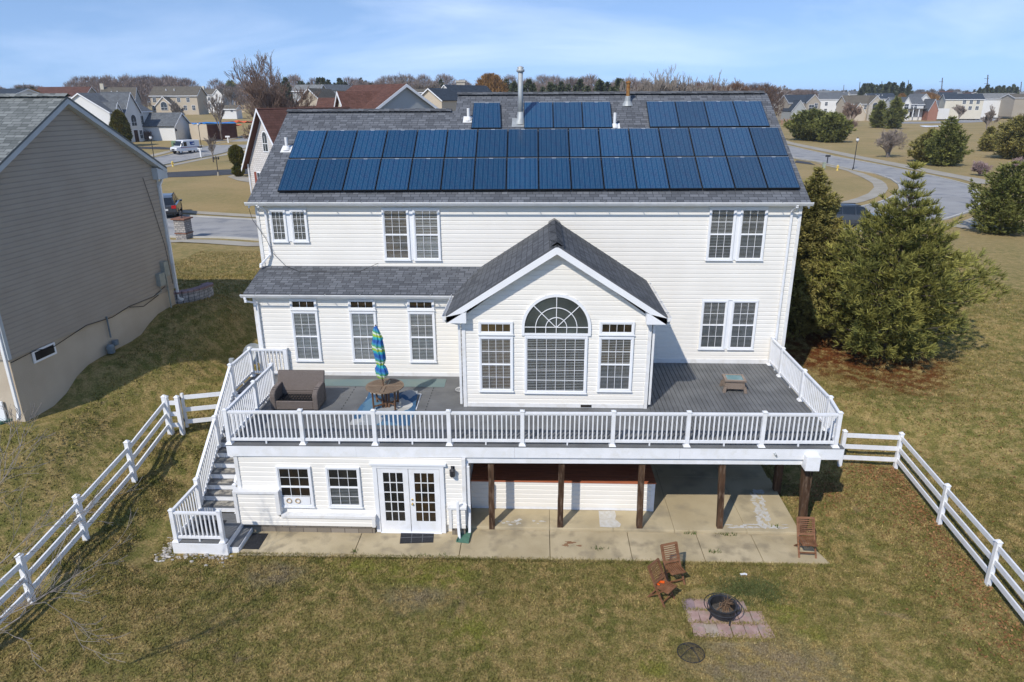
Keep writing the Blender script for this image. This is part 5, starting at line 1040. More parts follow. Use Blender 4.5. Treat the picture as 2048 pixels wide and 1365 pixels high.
def bare_tree(name, label, loc, H, seed=1, lv=5, kids=3, spread=.5, m=None, stems=1, r0=None, upb=.12, cat='bare tree', group=None, trunk=.28, minr=.006, lean=0, mt=None):
    rng = np.random.default_rng(seed); t = thing(name, label, cat, tuple(loc), 0, group); r0 = r0 or H*.022
    tq = MB(); cq = MB()
    for s in range(stems):
        a = 2*math.pi*s/max(1, stems)+rng.random(); l = lean if stems == 1 else .35+lean; d = np.array([math.cos(a)*l, math.sin(a)*l, 1.]); d /= np.linalg.norm(d)
        pts = [np.zeros(3)-np.array([0, 0, .1])]; 
        for i in range(4): d2 = d+rng.normal(0, .05, 3); d2 /= np.linalg.norm(d2); pts.append(pts[-1]+d2*H*trunk/4)
        tq.tube([tuple(x) for x in pts], [r0*(1.25-.4*i/4) for i in range(5)], 8, True)
        for k in range(kids+1):
            ax = np.cross(d, rng.normal(0, 1, 3)); ax /= np.linalg.norm(ax)+1e-9; nd = d*math.cos(spread*.8)+ax*math.sin(spread*.8)*rng.uniform(.5, 1.2); nd /= np.linalg.norm(nd)
            grow(cq, pts[-1-int(k % 2)], nd, H*.30*rng.uniform(.8, 1.15), r0*.6, lv-1, rng, kids, spread, upb, minr=minr)
        grow(cq, pts[-1], d, H*.33, r0*.75, lv-1, rng, kids, spread, upb, minr=minr)
    tq.build('trunk', mt or m_bark, t, smooth=True); cq.build('crown', m or m_twig_red, t); return t
def span(u, v, vt, hw):
    """ground point under a pixel, and the height and radius an outline of that size has there"""
    p = at(u, v); d = (Vector((p.x, p.y, p.z))-cam.location); dist = d.dot(fwd); top = ray(u, vt); t = Vector((p.x, p.y)).length/Vector((top.x, top.y)).length; return p, CAM_H+top.z*t-p.z, hw*dist/FPX

# near evergreens at the right of the house
conifer('white_pine', 'broad bushy pine with spiky candle shoots at its top, nearest the deck on the right', (14.9, 28.9, terr(14.9, 28.9)), 7.9, 3.5, m_pine, 3, 19, 11, .28, .03, .10, .30, 2.0, .9, .04, 1.0, nn=13, irr=.17, belly=.33, sparse=.78)
conifer('spruce_tree', 'tall dense olive spruce squeezed between the house corner and the bushy pine', (12.1, 31.4, terr(12.1, 31.4)), 7.1, 2.7, m_spruce, 5, 34, 15, .19, .036, .22, .12, 1.9, .2, .02, .8, nn=10, cat='spruce tree', belly=.15)
for (u, v, vt, hw, lab, m_, sd_, nm, kw) in (
 (1998, 468, 326, 74, 'rounded bushy pine by the sidewalk at the right edge', m_pine_dk, 11, 'pine_tree', dict(shape=.55, belly=.35)),
 (1620, 281, 222, 48, 'leftmost of the low bushy pines in the field behind the roof', m_pine_dk, 12, 'pine_tree', dict(shape=.5, belly=.35)),
 (1660, 285, 229, 36, 'right hand bushy pine of the low clump in the field behind the roof', m_pine_dk, 13, 'pine_tree', dict(shape=.5, belly=.35)),
 (1852, 324, 262, 34, 'loose olive conifer on the left of the field pair by the lilac shrubs', m_spruce, 14, 'pine_tree', dict(shape=.8)),
 (1886, 332, 238, 41, 'taller green conifer on the right of the field pair by the lilac shrubs', m_pine_dk, 15, 'pine_tree', dict(shape=.75)),
 (1755, 256, 206, 14, 'dark narrow juniper, left one of two near the far street', m_pine_dk, 16, 'juniper_tree', dict(shape=.6, belly=.3)),
 (1785, 258, 199, 19, 'taller dark cone shaped juniper, right one of two near the far street', m_pine_dk, 17, 'juniper_tree', dict(shape=.7, belly=.3)),
 (2035, 318, 232, 62, 'wide olive conifer cut by the right edge above the pink shrubs', m_spruce, 18, 'pine_tree', dict(shape=.6, belly=.3)),
 (1973, 303, 258, 14, 'small olive conifer left of the wide one at the right edge', m_spruce, 19, 'pine_tree', dict(shape=.8)),
 (1889, 238, 206, 13, 'round blue green pine beside the garage of the brick house', m_pine_dk, 20, 'pine_tree', dict(shape=.6, belly=.3)),
 (467, 216, 166, 22, 'dark pointed evergreen behind the white shed', m_pine_dk, 21, 'fir_tree', dict(shape=.7)),
 (468, 216, 172, 10, None, None, 0, None, None)):
    if lab is None: continue
    p, H_, r_ = span(u, v, vt, hw); sc = max(1, (p-cam.location).length/60)
    conifer(nm, lab, p, H_, r_, m_, sd_, 14, 10, .25*sc, .05*sc, .15, .25, 1.8, .1, .03, nn=8, cat='evergreen', **kw)
# arborvitae by the white colonial, topiary by the white gabled house
def blob_shrub(name, label, loc, prof, m, seed=1, n=2600, ln=.16, w_=.05, cat='shrub'):
    rng = np.random.default_rng(seed); t = thing(name, label, cat, tuple(loc)); Z = [p[1] for p in prof]; Rr = [p[0] for p in prof]
    z = rng.uniform(Z[0], Z[-1], n); r_ = np.interp(z, Z, Rr)*rng.uniform(.72, 1.04, n); a = rng.random(n)*6.283; C = np.stack([r_*np.cos(a), r_*np.sin(a), z], -1); D = np.stack([np.cos(a)*.6, np.sin(a)*.6, np.full(n, .7)], -1)
    V = tufts(C, D, 4, ln, w_, .35, rng); q = MB(); q.tube([(0, 0, -.1), (0, 0, Z[-1]*.9)], [max(Rr)*.12, .02], 6); q.build('trunk', m_bark, t)
    q = MB(); q.lathe([(r2*.72, z2) for r2, z2 in prof], n=10); q.build('inner_foliage', m, t); qmesh('foliage', V, m, t); return t
p, H_, r_ = span(247, 293, 222, 17); blob_shrub('arborvitae', 'tall dense golden green arborvitae at the corner of the white colonial house', p, [(.55*r_, 0), (r_, H_*.25), (r_*.95, H_*.6), (r_*.5, H_*.9), (.02, H_)], m_arb, 3, 3000, .35, .12, 'evergreen shrub')
p, H_, r_ = span(478, 354, 292, 13); blob_shrub('topiary_shrub', 'clipped two ball topiary shrub in front of the white gabled wall', p, [(.3*r_, 0), (.85*r_, H_*.12), (.85*r_, H_*.24), (.25*r_, H_*.36), (.9*r_, H_*.5), (1.05*r_, H_*.72), (.8*r_, H_*.92), (.02, H_)], m_arb, 4, 2600, .22, .08)
# bare trees and shrubs
p, H_, _ = span(1775, 315, 235, 0); bare_tree('bare_tree', 'leafless grey tree with forked leaning trunk beyond the sidewalk', p, H_*.8, 21, 6, 3, .62, m_twig_grey, 2, H_*.035, .02, minr=.02, trunk=.2, mt=m_bark_pale, lean=.1)
for (u, v, vt, sd_, lab, m_, st_) in ((1958, 352, 306, 31, 'pinkish twiggy shrub behind the bushy pine at the right edge', M('mauve twigs', (.24, .17, .165), (.32, .24, .23), .9, .1, 2), 5), (2036, 345, 300, 32, 'wide mauve bare shrub below the conifer at the right edge', M('pink grey twigs', (.26, .18, .17), (.34, .25, .235), .9, .1, 2), 5), (1700, 262, 226, 33, 'small purple brown bare shrub right of the pine clump', m_twig_red, 5)):
    p, H_, _ = span(u, v, vt, 0); bare_tree('bare_shrub', lab, p, H_*.85, sd_, 4, 4, .6, m_, st_, H_*.015, .04, 'shrub', minr=.02, trunk=.12)
p, H_, _ = span(527, 330, 112, 0)
p = onY(527, 262, 88); p.z = terr(p.x, p.y)
def crown_tree(u, vt, Y, lab, sd_, lv=6, kids=3, sp=.45, m=None, upb=.15, wide=1, trunk=.25, minr=None, mt=None, stems=1):
    q_ = onY(u, vt, Y); b = Vector((q_.x, Y, terr(q_.x, Y))); H_ = q_.z-b.z
    return bare_tree('bare_tree', lab, b, H_*.88, sd_, lv, kids, sp, m, stems, H_*.018, upb, minr=minr or Y*.00022, trunk=trunk, mt=mt)
crown_tree(524, 78, 72, 'large reddish bare tree rising left of the solar roof', 41, 7, 3, .5, m_twig_red, .14)
crown_tree(545, 158, 78, 'lower tangled bare tree in front of the brown roofs left of the solar roof', 42, 7, 3, .5, m_twig_red, .08)
crown_tree(430, 178, 150, 'thin bare young tree beside the mail truck street, behind the red debris', 43, 5, 3, .4, m_twig_grey, .2)
crown_tree(350, 196, 190, 'pale bare tree against the back of the tan house', 44, 5, 3, .5, m_bark_pale, .15)
crown_tree(455, 165, 260, 'slim bare tree in front of the dark evergreen', 45, 5, 3, .4, m_twig_grey, .2)
p, H_, _ = span(427, 325, 268, 0); bare_tree('young_tree', 'small staked bare tree in the verge beyond the dark driveway', p, H_*.9, 46, 5, 3, .4, m_twig_grey, 1, H_*.02, .2, minr=.015)
for i, (u, vt, sd_, lab) in enumerate(((1282, 130, 51, 'tall pale bare tree above the right part of the roof ridge, leftmost of its row'), (1320, 118, 52, 'tallest pale bare tree above the roof ridge near the rusty exhaust'), (1355, 132, 53, 'slender pale bare tree just right of the tallest one above the ridge'), (1402, 130, 54, 'pale bare tree with wide crown, rightmost of the row above the ridge'))):
    crown_tree(u, vt, 150, lab, sd_, 6, 3, .36, m_bark_pale, .22, stems=2, trunk=.14, minr=.035, mt=m_bark_pale)
for u, vt, Y, sd_, lab in ((1470, 143, 300, 55, 'round bare tree above the top right solar panels'), (1543, 156, 420, 56, 'bare tree on the horizon just right of the roof ridge end'), (1572, 160, 430, 57, 'smaller bare tree on the horizon right of the roof ridge end'), (1705, 196, 260, 58, 'dark purple bare tree in front of the tan stone house'), (850, 142, 300, 59, 'round bare tree on the skyline right of the big brown roof'), (806, 142, 300, 60, 'crooked pale bare tree over the big brown roof'), (1985, 205, 200, 61, 'bare tree in front of the tall green hedge'), (1925, 200, 300, 62, 'bare tree in the yard of the cream house'), (2035, 222, 190, 63, 'bare bushy tree at the right edge above the conifer')):
    crown_tree(u, vt, Y, lab, sd_, 6, 3, .45, m_twig_grey if sd_ != 58 else m_twig_red, .14, stems=2 if sd_ in (55, 59, 58) else 1, trunk=.18)
for (u, v, vt, sd_, lab) in ((295, 282, 252, 71, 'reddish bare shrub by the entry of the white colonial house'), (330, 278, 262, 72, 'pale bare shrub at the garage corner of the white colonial house')):
    p, H_, _ = span(u, v, vt, 0); bare_tree('bare_shrub', lab, p, H_*.85, sd_, 4, 4, .6, m_twig_red if sd_ == 71 else m_twig_grey, 6, H_*.015, .05, 'shrub', minr=.02, trunk=.12)
# branches reaching in at the lower left, from a tree standing just outside the picture
rng = np.random.default_rng(77); q = MB(); bt = thing('bare_tree', 'pale leafless tree whose thin branches cross the left fence', 'bare tree', (-14.6, 8.2, terr(-14.6, 8.2)))
O_ = np.array([-14.6, 8.2, terr(-14.6, 8.2)])
def limb(pts, r_, lv):
    P_ = [np.array(onY(u, v, Y)) for u, v, Y in pts]; q.tube([tuple(x-O_) for x in P_], [r_*(1-.7*i/(len(P_)-1)) for i in range(len(P_))], 6, False)
    for i in range(1, len(P_)):
        for k in range(3):
            a = P_[i-1]+(P_[i]-P_[i-1])*rng.random(); d = (P_[i]-P_[i-1]); d /= np.linalg.norm(d); ax = rng.normal(0, 1, 3); nd = d+ax*.45; nd /= np.linalg.norm(nd); grow(q, a-O_, nd, rng.uniform(.35, .8), r_*.35, lv, rng, 2, .45, .05, minr=.004)
limb([(-80, 1075, 10.6), (0, 1010, 11), (75, 1140, 11.2), (160, 1010, 11.6)][::1] and [(-60, 1300, 9.6), (40, 1235, 10.0), (110, 1120, 10.6), (160, 1015, 11.2)], .016, 2)
limb([(-60, 1290, 9.6), (30, 1215, 10.0), (90, 1205, 10.2), (150, 1245, 10.3)], .013, 2); limb([(-50, 1260, 9.7), (60, 1210, 10.0), (130, 1165, 10.4), (200, 1120, 10.8)], .013, 2)
limb([(-60, 1180, 10.4), (20, 1110, 10.8), (70, 1060, 11.2), (165, 1020, 11.6)], .012, 2); limb([(-70, 1010, 11), (-10, 980, 11.2), (30, 930, 11.5), (45, 880, 12)], .011, 2); limb([(-60, 960, 11.5), (0, 930, 11.8), (25, 870, 12.2)], .009, 2)
q.tube([(0, 0, -.2), (.2, .3, 1.2), (.6, .7, 2.0)], [.10, .08, .05], 8)
q.build('branches', m_bark_pale, bt)
# far woods: masses nobody could count
def wood(name, u0, u1, Y, vlo, vhi, n, kind, seed, m):
    rng = np.random.default_rng(seed); VV = []; 
    for i in range(n):
        u = u0+(u1-u0)*(i+rng.uniform(-.4, .4))/n; Yd = Y*rng.uniform(.93, 1.12); vt = rng.uniform(vlo, vhi); tpt = np.array(onY(u, vt, Yd)); gz_ = terr(tpt[0], tpt[1]); H_ = tpt[2]-gz_
        if kind == 'bare':
            k = 420; a = rng.random(k)*6.283; f = rng.random(k)**.8; r_ = H_*.34*np.sqrt(np.maximum(0, 1-((f-.45)/.55)**2))*np.sqrt(rng.random(k)); C = np.stack([tpt[0]+r_*np.cos(a), tpt[1]+r_*np.sin(a), gz_+H_*(.12+.8*f)], -1); D = np.stack([np.cos(a)*.5, np.sin(a)*.5, np.full(k, 1.)], -1); D /= np.linalg.norm(D, axis=1, keepdims=True)
            VV.append(tufts(C, D, 3, H_*.13, H_*.006+Yd*.00012, .35, rng)); C = np.array([[tpt[0], tpt[1], gz_]]); VV.append(tufts(C, np.array([[0, 0, 1.]]), 3, H_*.7, H_*.03, .06, rng))
        else:
            k = 520; a = rng.random(k)*6.283; f = rng.random(k)**1.3; r_ = H_*rng.uniform(.22, .34)*(1-f)**.8*np.sqrt(rng.random(k)*.7+.3); C = np.stack([tpt[0]+r_*np.cos(a), tpt[1]+r_*np.sin(a), gz_+H_*f*.96], -1); D = np.stack([np.cos(a)*.8, np.sin(a)*.8, np.full(k, .5)], -1); D /= np.linalg.norm(D, axis=1, keepdims=True)
            VV.append(tufts(C, D, 3, H_*.07, H_*.035, .4, rng))
    V = np.concatenate(VV); return tag(qmesh(name, V, m, None), kind='stuff')
m_hz1 = M('far bare wood', (.20, .155, .135), (.28, .225, .20), .95, .05, .03, island=.25); m_hz2 = M('distant mixed wood', (.14, .13, .13), (.19, .175, .165), .95, .05, .02, island=.2)
m_fev = M('hazed evergreen wood', (.075, .09, .052), (.11, .125, .07), .95, .05, .05, island=.35)  # needle colour lightened and greyed, distance haze mixed into it
wood('bare_wood', -40, 150, 420, 168, 182, 16, 'bare', 1, m_hz1); wood('bare_wood', 145, 375, 330, 150, 164, 24, 'bare', 2, m_hz1); wood('bare_wood', 370, 560, 420, 158, 178, 16, 'bare', 3, m_hz1)
wood('evergreen_wood', 30, 70, 360, 166, 180, 4, 'ev', 4, m_fev); wood('evergreen_wood', 555, 700, 340, 152, 176, 14, 'ev', 5, m_fev); wood('evergreen_wood', 690, 900, 420, 155, 178, 16, 'ev', 6, m_fev)
wood('bare_wood', 560, 945, 430, 148, 170, 34, 'bare', 7, m_hz1); wood('evergreen_wood', 1015, 1260, 260, 150, 176, 18, 'ev', 8, m_fev); wood('bare_wood', 1000, 1300, 330, 150, 170, 30, 'bare', 9, m_hz1)
wood('bare_wood', 1230, 1560, 300, 164, 178, 30, 'bare', 10, M('russet wood', (.17, .095, .055), (.13, .09, .07), .95, .05, .05, island=.25)); wood('evergreen_wood', 1200, 1420, 240, 160, 180, 9, 'ev', 16, m_fev)
wood('bare_wood', 1540, 2080, 760, 178, 186, 60, 'bare', 11, m_hz2); wood('evergreen_wood', 1560, 2080, 800, 179, 187, 60, 'ev', 12, m_fev)
wood('evergreen_wood', 1722, 1826, 470, 164, 178, 20, 'ev', 13, m_fev); wood('evergreen_wood', 1960, 2040, 520, 168, 178, 16, 'ev', 14, m_fev); wood('bare_wood', 1560, 1640, 420, 178, 186, 10, 'bare', 15, m_hz1)
# ochre willows
def willow(u, vt, Y, lab, hw, sd_, m):
    rng = np.random.default_rng(sd_); tp_ = onY(u, vt, Y); b = Vector((tp_.x, Y, terr(tp_.x, Y))); H_ = tp_.z-b.z; r_ = hw*Y/FPX; t = thing('willow_tree', lab, 'willow tree', tuple(b)); q = MB(); q.tube([(0, 0, 0), (0, 0, H_*.5)], [H_*.03, H_*.02], 6); q.build('trunk', m_bark, t)
    k = 5000; a = rng.random(k)*6.283; f = rng.random(k); rad = r_*np.sqrt(rng.random(k))*np.sqrt(np.maximum(.02, 1-((f-.4)/.6)**2)); C = np.stack([rad*np.cos(a), rad*np.sin(a), H_*(.15+.8*f)], -1); D = np.stack([np.cos(a)*.4, np.sin(a)*.4, rng.choice([-.8, 1.], k)], -1); D /= np.linalg.norm(D, axis=1, keepdims=True); qmesh('crown', tufts(C, D, 3, H_*.09, H_*.012, .25, rng), m, t)
willow(980, 149, 280, 'big ochre willow crown rising behind the roof left of the metal flue', 34, 1, m_willow); willow(1855, 186, 420, 'ochre willow behind the brick house', 30, 2, m_willow); willow(66, 180, 230, 'small orange tinted willow behind the taupe roof', 16, 3, m_willow); willow(1805, 188, 440, 'small orange bush at the foot of the dark evergreens', 9, 4, m_willow); willow(1594, 190, 420, 'faint ochre crown at the right end of the roof ridge', 18, 5, M('dull ochre twigs', (.2, .15, .075), (.16, .12, .07), .9, .1, .3, island=.3))
# ---------------------------------------------------------------- houses of the neighbourhood
def wall_m(n, c): return M(n, c, tuple(min(1, x*1.08) for x in c), .8, .15, .3, 4)
W_white = wall_m('white house siding', (.66, .66, .64)); W_cream = wall_m('cream house siding', (.58, .54, .44)); W_beige = wall_m('beige house siding', (.50, .43, .33)); W_tan = wall_m('tan house siding', (.36, .32, .26)); W_grey = wall_m('grey house siding', (.36, .38, .38)); W_stone = brick('tan stone veneer', (.42, .38, .31), (.55, .50, .42), (.35, .32, .27), .5, .25, ms=.03)
W_brick = brick('red brick', (.26, .085, .05), (.34, .13, .08), (.35, .27, .22), .3, .1); W_stucco = brick('whitewashed stone', (.58, .55, .52), (.68, .65, .62), (.42, .39, .36), .35, .18, ms=.02)
def roofmat(n, c): return shingle(n, tuple(x*.75 for x in c), c, tuple(x*1.25 for x in c), .5, .25)
R_grey = roofmat('grey roof', (.12, .13, .14)); R_dark = roofmat('blue black roof', (.045, .058, .075)); R_brown = roofmat('russet roof', (.115, .058, .045)); R_tan = roofmat('tan roof', (.13, .115, .09)); R_light = roofmat('light grey roof', (.20, .205, .20))
m_farglass = M('far window glass', (.03, .04, .05), (.07, .085, .10), .15, .5, .6); m_green = M('dark green shutter', (.02, .035, .03)); m_garage = M('white garage door', (.62, .62, .6), (.68, .68, .66), .6, .2, 2)
def wall_box(q, x0, x1, y0, y1, z0, z1): q.box(x0, x1, y0, y1, z0, z1)
def gable_block(t, x0, x1, y0, y1, he, hr, axis, wm, rm, zb=-3, ov=.35, trim=True):
    """walls with a gable roof; axis 'x' = ridge along x, 'y' = ridge running back"""
    q = MB(); wall_box(q, x0, x1, y0, y1, zb, he)
    if axis == 'x':
        ym = (y0+y1)/2; sl = (hr-he)/(ym-y0)
        for x in (x0, x1): q.poly([(x, y0, he), (x, y1, he), (x, ym, hr)])
        q.build('wall', wm, t); r_ = MB()
        roof_slab(r_, (x0-ov, y0-ov, he-ov*sl+.08), (x1+ov, y0-ov, he-ov*sl+.08), (x1+ov, ym, hr+.08), (x0-ov, ym, hr+.08), .14); roof_slab(r_, (x1+ov, y1+ov, he-ov*sl+.08), (x0-ov, y1+ov, he-ov*sl+.08), (x0-ov, ym, hr+.079), (x1+ov, ym, hr+.079), .14); r_.build('roof', rm, t)
        if trim:
            k = MB(); k.box(x0-ov, x1+ov, y0-ov-.06, y0-ov, he-ov*sl-.18, he-ov*sl+.04)
            for x in (x0-ov-.03, x1+ov-.0):
                for (ya, yb) in ((y0-ov, ym), (y1+ov, ym)):
                    k.hexa([(x, ya, he-ov*sl-.2), (x+.04, ya, he-ov*sl-.2), (x+.04, yb, hr-.2), (x, yb, hr-.2)], [(x, ya, he-ov*sl+.04), (x+.04, ya, he-ov*sl+.04), (x+.04, yb, hr+.04), (x, yb, hr+.04)])
            k.build('fascia', m_trim, t)
    else:
        xm = (x0+x1)/2; sl = (hr-he)/(xm-x0)
        for y in (y0, y1): q.poly([(x0, y, he), (x1, y, he), (xm, y, hr)])
        q.build('wall', wm, t); r_ = MB()
        roof_slab(r_, (x0-ov, y0-ov, he-ov*sl+.08), (x0-ov, y1+ov, he-ov*sl+.08), (xm, y1+ov, hr+.08), (xm, y0-ov, hr+.08), .14); roof_slab(r_, (x1+ov, y0-ov, he-ov*sl+.08), (x1+ov, y1+ov, he-ov*sl+.08), (xm, y1+ov, hr+.079), (xm, y0-ov, hr+.079), .14); r_.build('roof', rm, t)
        if trim:
            k = MB()
            for (xa) in (x0-ov, x1+ov):
                y = y0-ov-.05; k.hexa([(xa, y, he-ov*sl-.2), (xm, y, hr-.2), (xm, y+.05, hr-.2), (xa, y+.05, he-ov*sl-.2)], [(xa, y, he-ov*sl+.05), (xm, y, hr+.05), (xm, y+.05, hr+.05), (xa, y+.05, he-ov*sl+.05)])
            k.build('fascia', m_trim, t)
def fwin(t, x, z, w=.9, h=1.3, y=0, shut=None, nm='window', arch=False, side=None):
    q = MB()
    def B(mb, x0, x1, d0, d1, z0, z1):
        if side is None: mb.box(x0, x1, y-d1, y-d0, z0, z1)
        else: s_ = 1 if side[0] > 0 else -1; X = side[1]; mb.box(min(X+d0*s_, X+d1*s_), max(X+d0*s_, X+d1*s_), x0, x1, z0, z1)
    B(q, x-w/2-.09, x+w/2+.09, .0, .05, z-.1, z+h+.1)
    o = q.build(nm, m_trim, t); g_ = MB(); B(g_, x-w/2, x+w/2, .05, .07, z, z+h)
    if arch: g_.poly([(x+w/2*math.cos(R(a)), y-.07, z+h+w/2*math.sin(R(a))) for a in range(0, 181, 20)]); g2 = MB(); g2.poly([(x+(w/2+.1)*math.cos(R(a)), y-.06, z+h+(w/2+.1)*math.sin(R(a))) for a in range(0, 181, 20)]); g2.build('arch_trim', m_trim, o)
    g_.build('pane', m_farglass, o); mu = MB(); B(mu, x-.02, x+.02, .07, .085, z, z+h); B(mu, x-w/2, x+w/2, .07, .084, z+h*.48, z+h*.52); mu.build('muntin', m_trim, o)
    if shut:
        s = MB(); B(s, x-w/2-.5, x-w/2-.12, .0, .06, z-.05, z+h+.05); B(s, x+w/2+.12, x+w/2+.5, .0, .06, z-.05, z+h+.05); s.build('shutter', shut, t)
def fdoor(t, x, w=1.0, h=2.1, z=0, y=0, m=None, nm='door'):
    q = MB(); q.box(x-w/2-.1, x+w/2+.1, y-.05, y, z, z+h+.1); o = q.build('door_frame', m_trim, t); q = MB(); q.box(x-w/2, x+w/2, y-.09, y-.05, z, z+h); q.build(nm, m or m_brown_door, t)
m_brown_door = M('dark brown door', (.06, .03, .02)); 
def anchor(uc, vb, Y, u0, u1, rot):
    P = onY(uc, vb, Y); s = (P-cam.location).dot(fwd)/FPX; return P, s, (u1-u0)*s/max(.3, math.cos(R(rot)))
def fhouse(lab, u0, u1, vb, ve, vr, Y, axis='x', depth=9, rot=0, wm=W_white, rm=R_grey, wins=(), doors=(), gar=(), gables=(), vents=0, chim=None, name='house', cat='house'):
    P, s, w = anchor((u0+u1)/2, vb, Y, u0, u1, rot); t = thing(name, lab, cat, tuple(P), R(rot)); he = (vb-ve)*s; hr = (vb-vr)*s*1.0
    gable_block(t, -w/2, w/2, 0, depth, he, hr, axis, wm, rm)
    X = lambda f: -w/2+w*f
    for (f0, f1, e, r_, pj, wm2) in gables: gable_block(t, X(f0), X(f1), -pj, depth*.45, he*e, hr*r_, 'y', wm2 or wm, rm, ov=.25)
    for g_ in wins:
        f, z, ww, hh = g_[:4]; kz = 1.35 if Y > 300 else 1.0; ww *= kz; hh *= kz; fwin(t, X(f), he*z, ww, hh, y=-(g_[4] if len(g_) > 4 else 0), shut=(g_[5] if len(g_) > 5 else None), arch=(g_[6] if len(g_) > 6 else False))
    for f, y in doors: fdoor(t, X(f), y=-y)
    for f, ww, y in gar: q = MB(); q.box(X(f)-ww/2, X(f)+ww/2, -y-.07, -y, 0, min(2.2, he*.9)); q.build('garage_door', m_garage, t)
    for i in range(vents): q = MB(); q.tube([(X(.3+.35*i/max(1, vents)), depth*.25, (he+hr)/2), (X(.3+.35*i/max(1, vents)), depth*.25, (he+hr)/2+.7)], .15, 6); q.build('roof_vent', m_pvc, t)
    if chim is not None: q = MB(); q.box(X(chim)-.5, X(chim)+.5, depth*.4, depth*.4+.9, he, hr+1.2); q.build('chimney', W_cream, t)
    return t
S2 = lambda zs, xs, w=.9, h=1.25, **k: [(x, z, w, h) for z in zs for x in xs]
# --- left side
# white colonial: built from its near corner, sunlit gable side towards us, shaded front along the street
P = onY(229, 283, 140); P.z = min(P.z, terr(P.x, P.y)); s = (P-cam.location).dot(fwd)/FPX
t = thing('house', 'white colonial house with grey roof, twin front gables and attached garage at the left', 'house', tuple(P), R(84))
he = (283-222)*s; hr = (283-188)*s; LN = 12.6; DP = 11.5
gable_block(t, 0, LN, 0, DP, he, hr, 'x', W_white, R_grey)
gable_block(t, 3.3, 8.0, -.9, DP*.45, he*.99, hr*1.02, 'y', W_white, R_grey, ov=.3); gable_block(t, .9, 3.2, -.45, 3, he*.97, he*1.28, 'y', W_white, R_grey, ov=.2)
fwin(t, 5.6, he*.52, 1.5, 1.4, y=-.9, arch=True); fwin(t, 2.0, he*.55, .9, 1.6, y=-.45, shut=m_green); fwin(t, 9.0, he*.55, .9, 1.6, y=0, shut=m_green); fwin(t, 2.0, he*.1, .9, 1.6, y=-.45, shut=m_green)
fdoor(t, 5.6, 1.2, 2.3, y=-.9); fwin(t, 7.2, he*.1, .8, 1.6, y=-.9)
q = MB(); q.box(-1.4, 0, 2.0, 6.5, 0, 2.5); q.box(-1.7, .1, 1.7, 6.8, 2.5, 2.7); q.build('side_porch', m_trim, t)
gable_block(t, 9.6, 15.4, -7.0, 3.5, 3.1, 5.5, 'y', W_white, R_grey, ov=.35)
q = MB(); q.box(10.4, 14.4, -7.07, -7.0, 0, 2.3); q.build('garage_door', m_garage, t)
for x in (9.9, 15.0): q = MB(); q.lathe([(.1, 1.9), (.14, 2.0), (.14, 2.3), (.02, 2.4)], (x, -7.15, 0), 6); q.build('wall_lantern', m_blackmetal, t)
fhouse('wide tan two storey house with small arched gable bump, behind the construction box', 308, 396, 226, 193, 176.5, 250, 'x', 11, 8, W_beige, R_tan, S2((.62,), (.08, .6, .8), 1.0, 1.3)+S2((.15,), (.06, .72, .9), 1.0, 1.5)+[(.38, .18, 2.0, 1.6, 5.1, None, True)], gables=((.2, .56, .45, .62, 5, W_beige),), vents=2)
fhouse('grey gabled house with olive roof behind the white colonial', 212, 268, 226, 200, 178, 235, 'x', 12, 20, W_grey, R_tan, S2((.6,), (.85, .95)), vents=2, chim=.0)
fhouse('house with hipped brown roof behind the peak of the taupe gable', 74, 172, 222, 195, 177, 250, 'x', 11, 6, W_tan, R_brown, S2((.55,), (.7, .85)))
fhouse('pale house with blue grey roof at the far left edge', -30, 40, 230, 192, 181, 200, 'x', 10, -10, W_white, R_dark, S2((.55,), (.9,)))
fhouse('white two storey house behind the shed, partly hidden by the dark evergreen', 404, 452, 220, 191, 181, 300, 'x', 9, -6, W_white, R_tan, S2((.15, .6), (.15, .35, .8), 1.0, 1.3), gables=((.6, 1.0, 1.0, 1.0, 1, None),), chim=-.08)
fhouse('small white garden shed with grey roof beside the framed timbers', 441, 474, 230, 218, 212, 215, 'x', 3.5, -4, W_white, R_tan, ((.18, .45, .7, .6), (.72, .45, .7, .6)), name='shed', cat='shed')
# unfinished garage-like box with tarp
P, s, w = anchor(400, 264, 150, 380, 418, 0); P.z = terr(P.x, P.y)-.05
t = thing('unfinished_building', 'half built tan box with a blue tarp over its top, beyond the parked dark car', 'building', tuple(P), R(-32)); 
q = MB(); q.box(-3.6, 2.6, 0, 7, -1, 3.3); q.build('wall', W_beige, t); q = MB(); q.box(2.62, 2.7, .05, 7, 0, 3.2); q.build('sheathing', M('dark brown sheathing', (.10, .045, .035), (.15, .075, .055), .9, .1, 1), t)
q = MB(); rt_ = random.Random(2)
for i in range(7):
    for j in range(5): 
        f = lambda a, b: (-3.7+a*.93, -.1+b*1.45, 3.35+.28*math.sin(a*2.1+b*1.7)*math.sin(b*2.9+a))
        q.quad(f(i, j), f(i+1, j), f(i+1, j+1), f(i, j+1))
q.build('tarp', M('blue tarp', (.02, .14, .42), (.04, .24, .6), .5, .4, 1.5), t)
P = at(480, 226); t = thing('timber_frame', 'pale open timber frame standing beside the white shed', 'timber frame', tuple(P)); m_lum = M('new lumber', (.55, .42, .27), (.62, .5, .34), .8, .2, 2)
for x in (-2, -.6, .8, 2.2): q = MB(); q.box(x, x+.2, 0, .2, 0, 4.2 if x < 0 else 3.2); q.build('stud', m_lum, t)
q = MB(); q.box(-2, 2.4, .02, .18, 2.6, 2.8); q.box(-6.5, 2.4, -1.0, -.8, .2, .7); q.build('plate', m_lum, t)
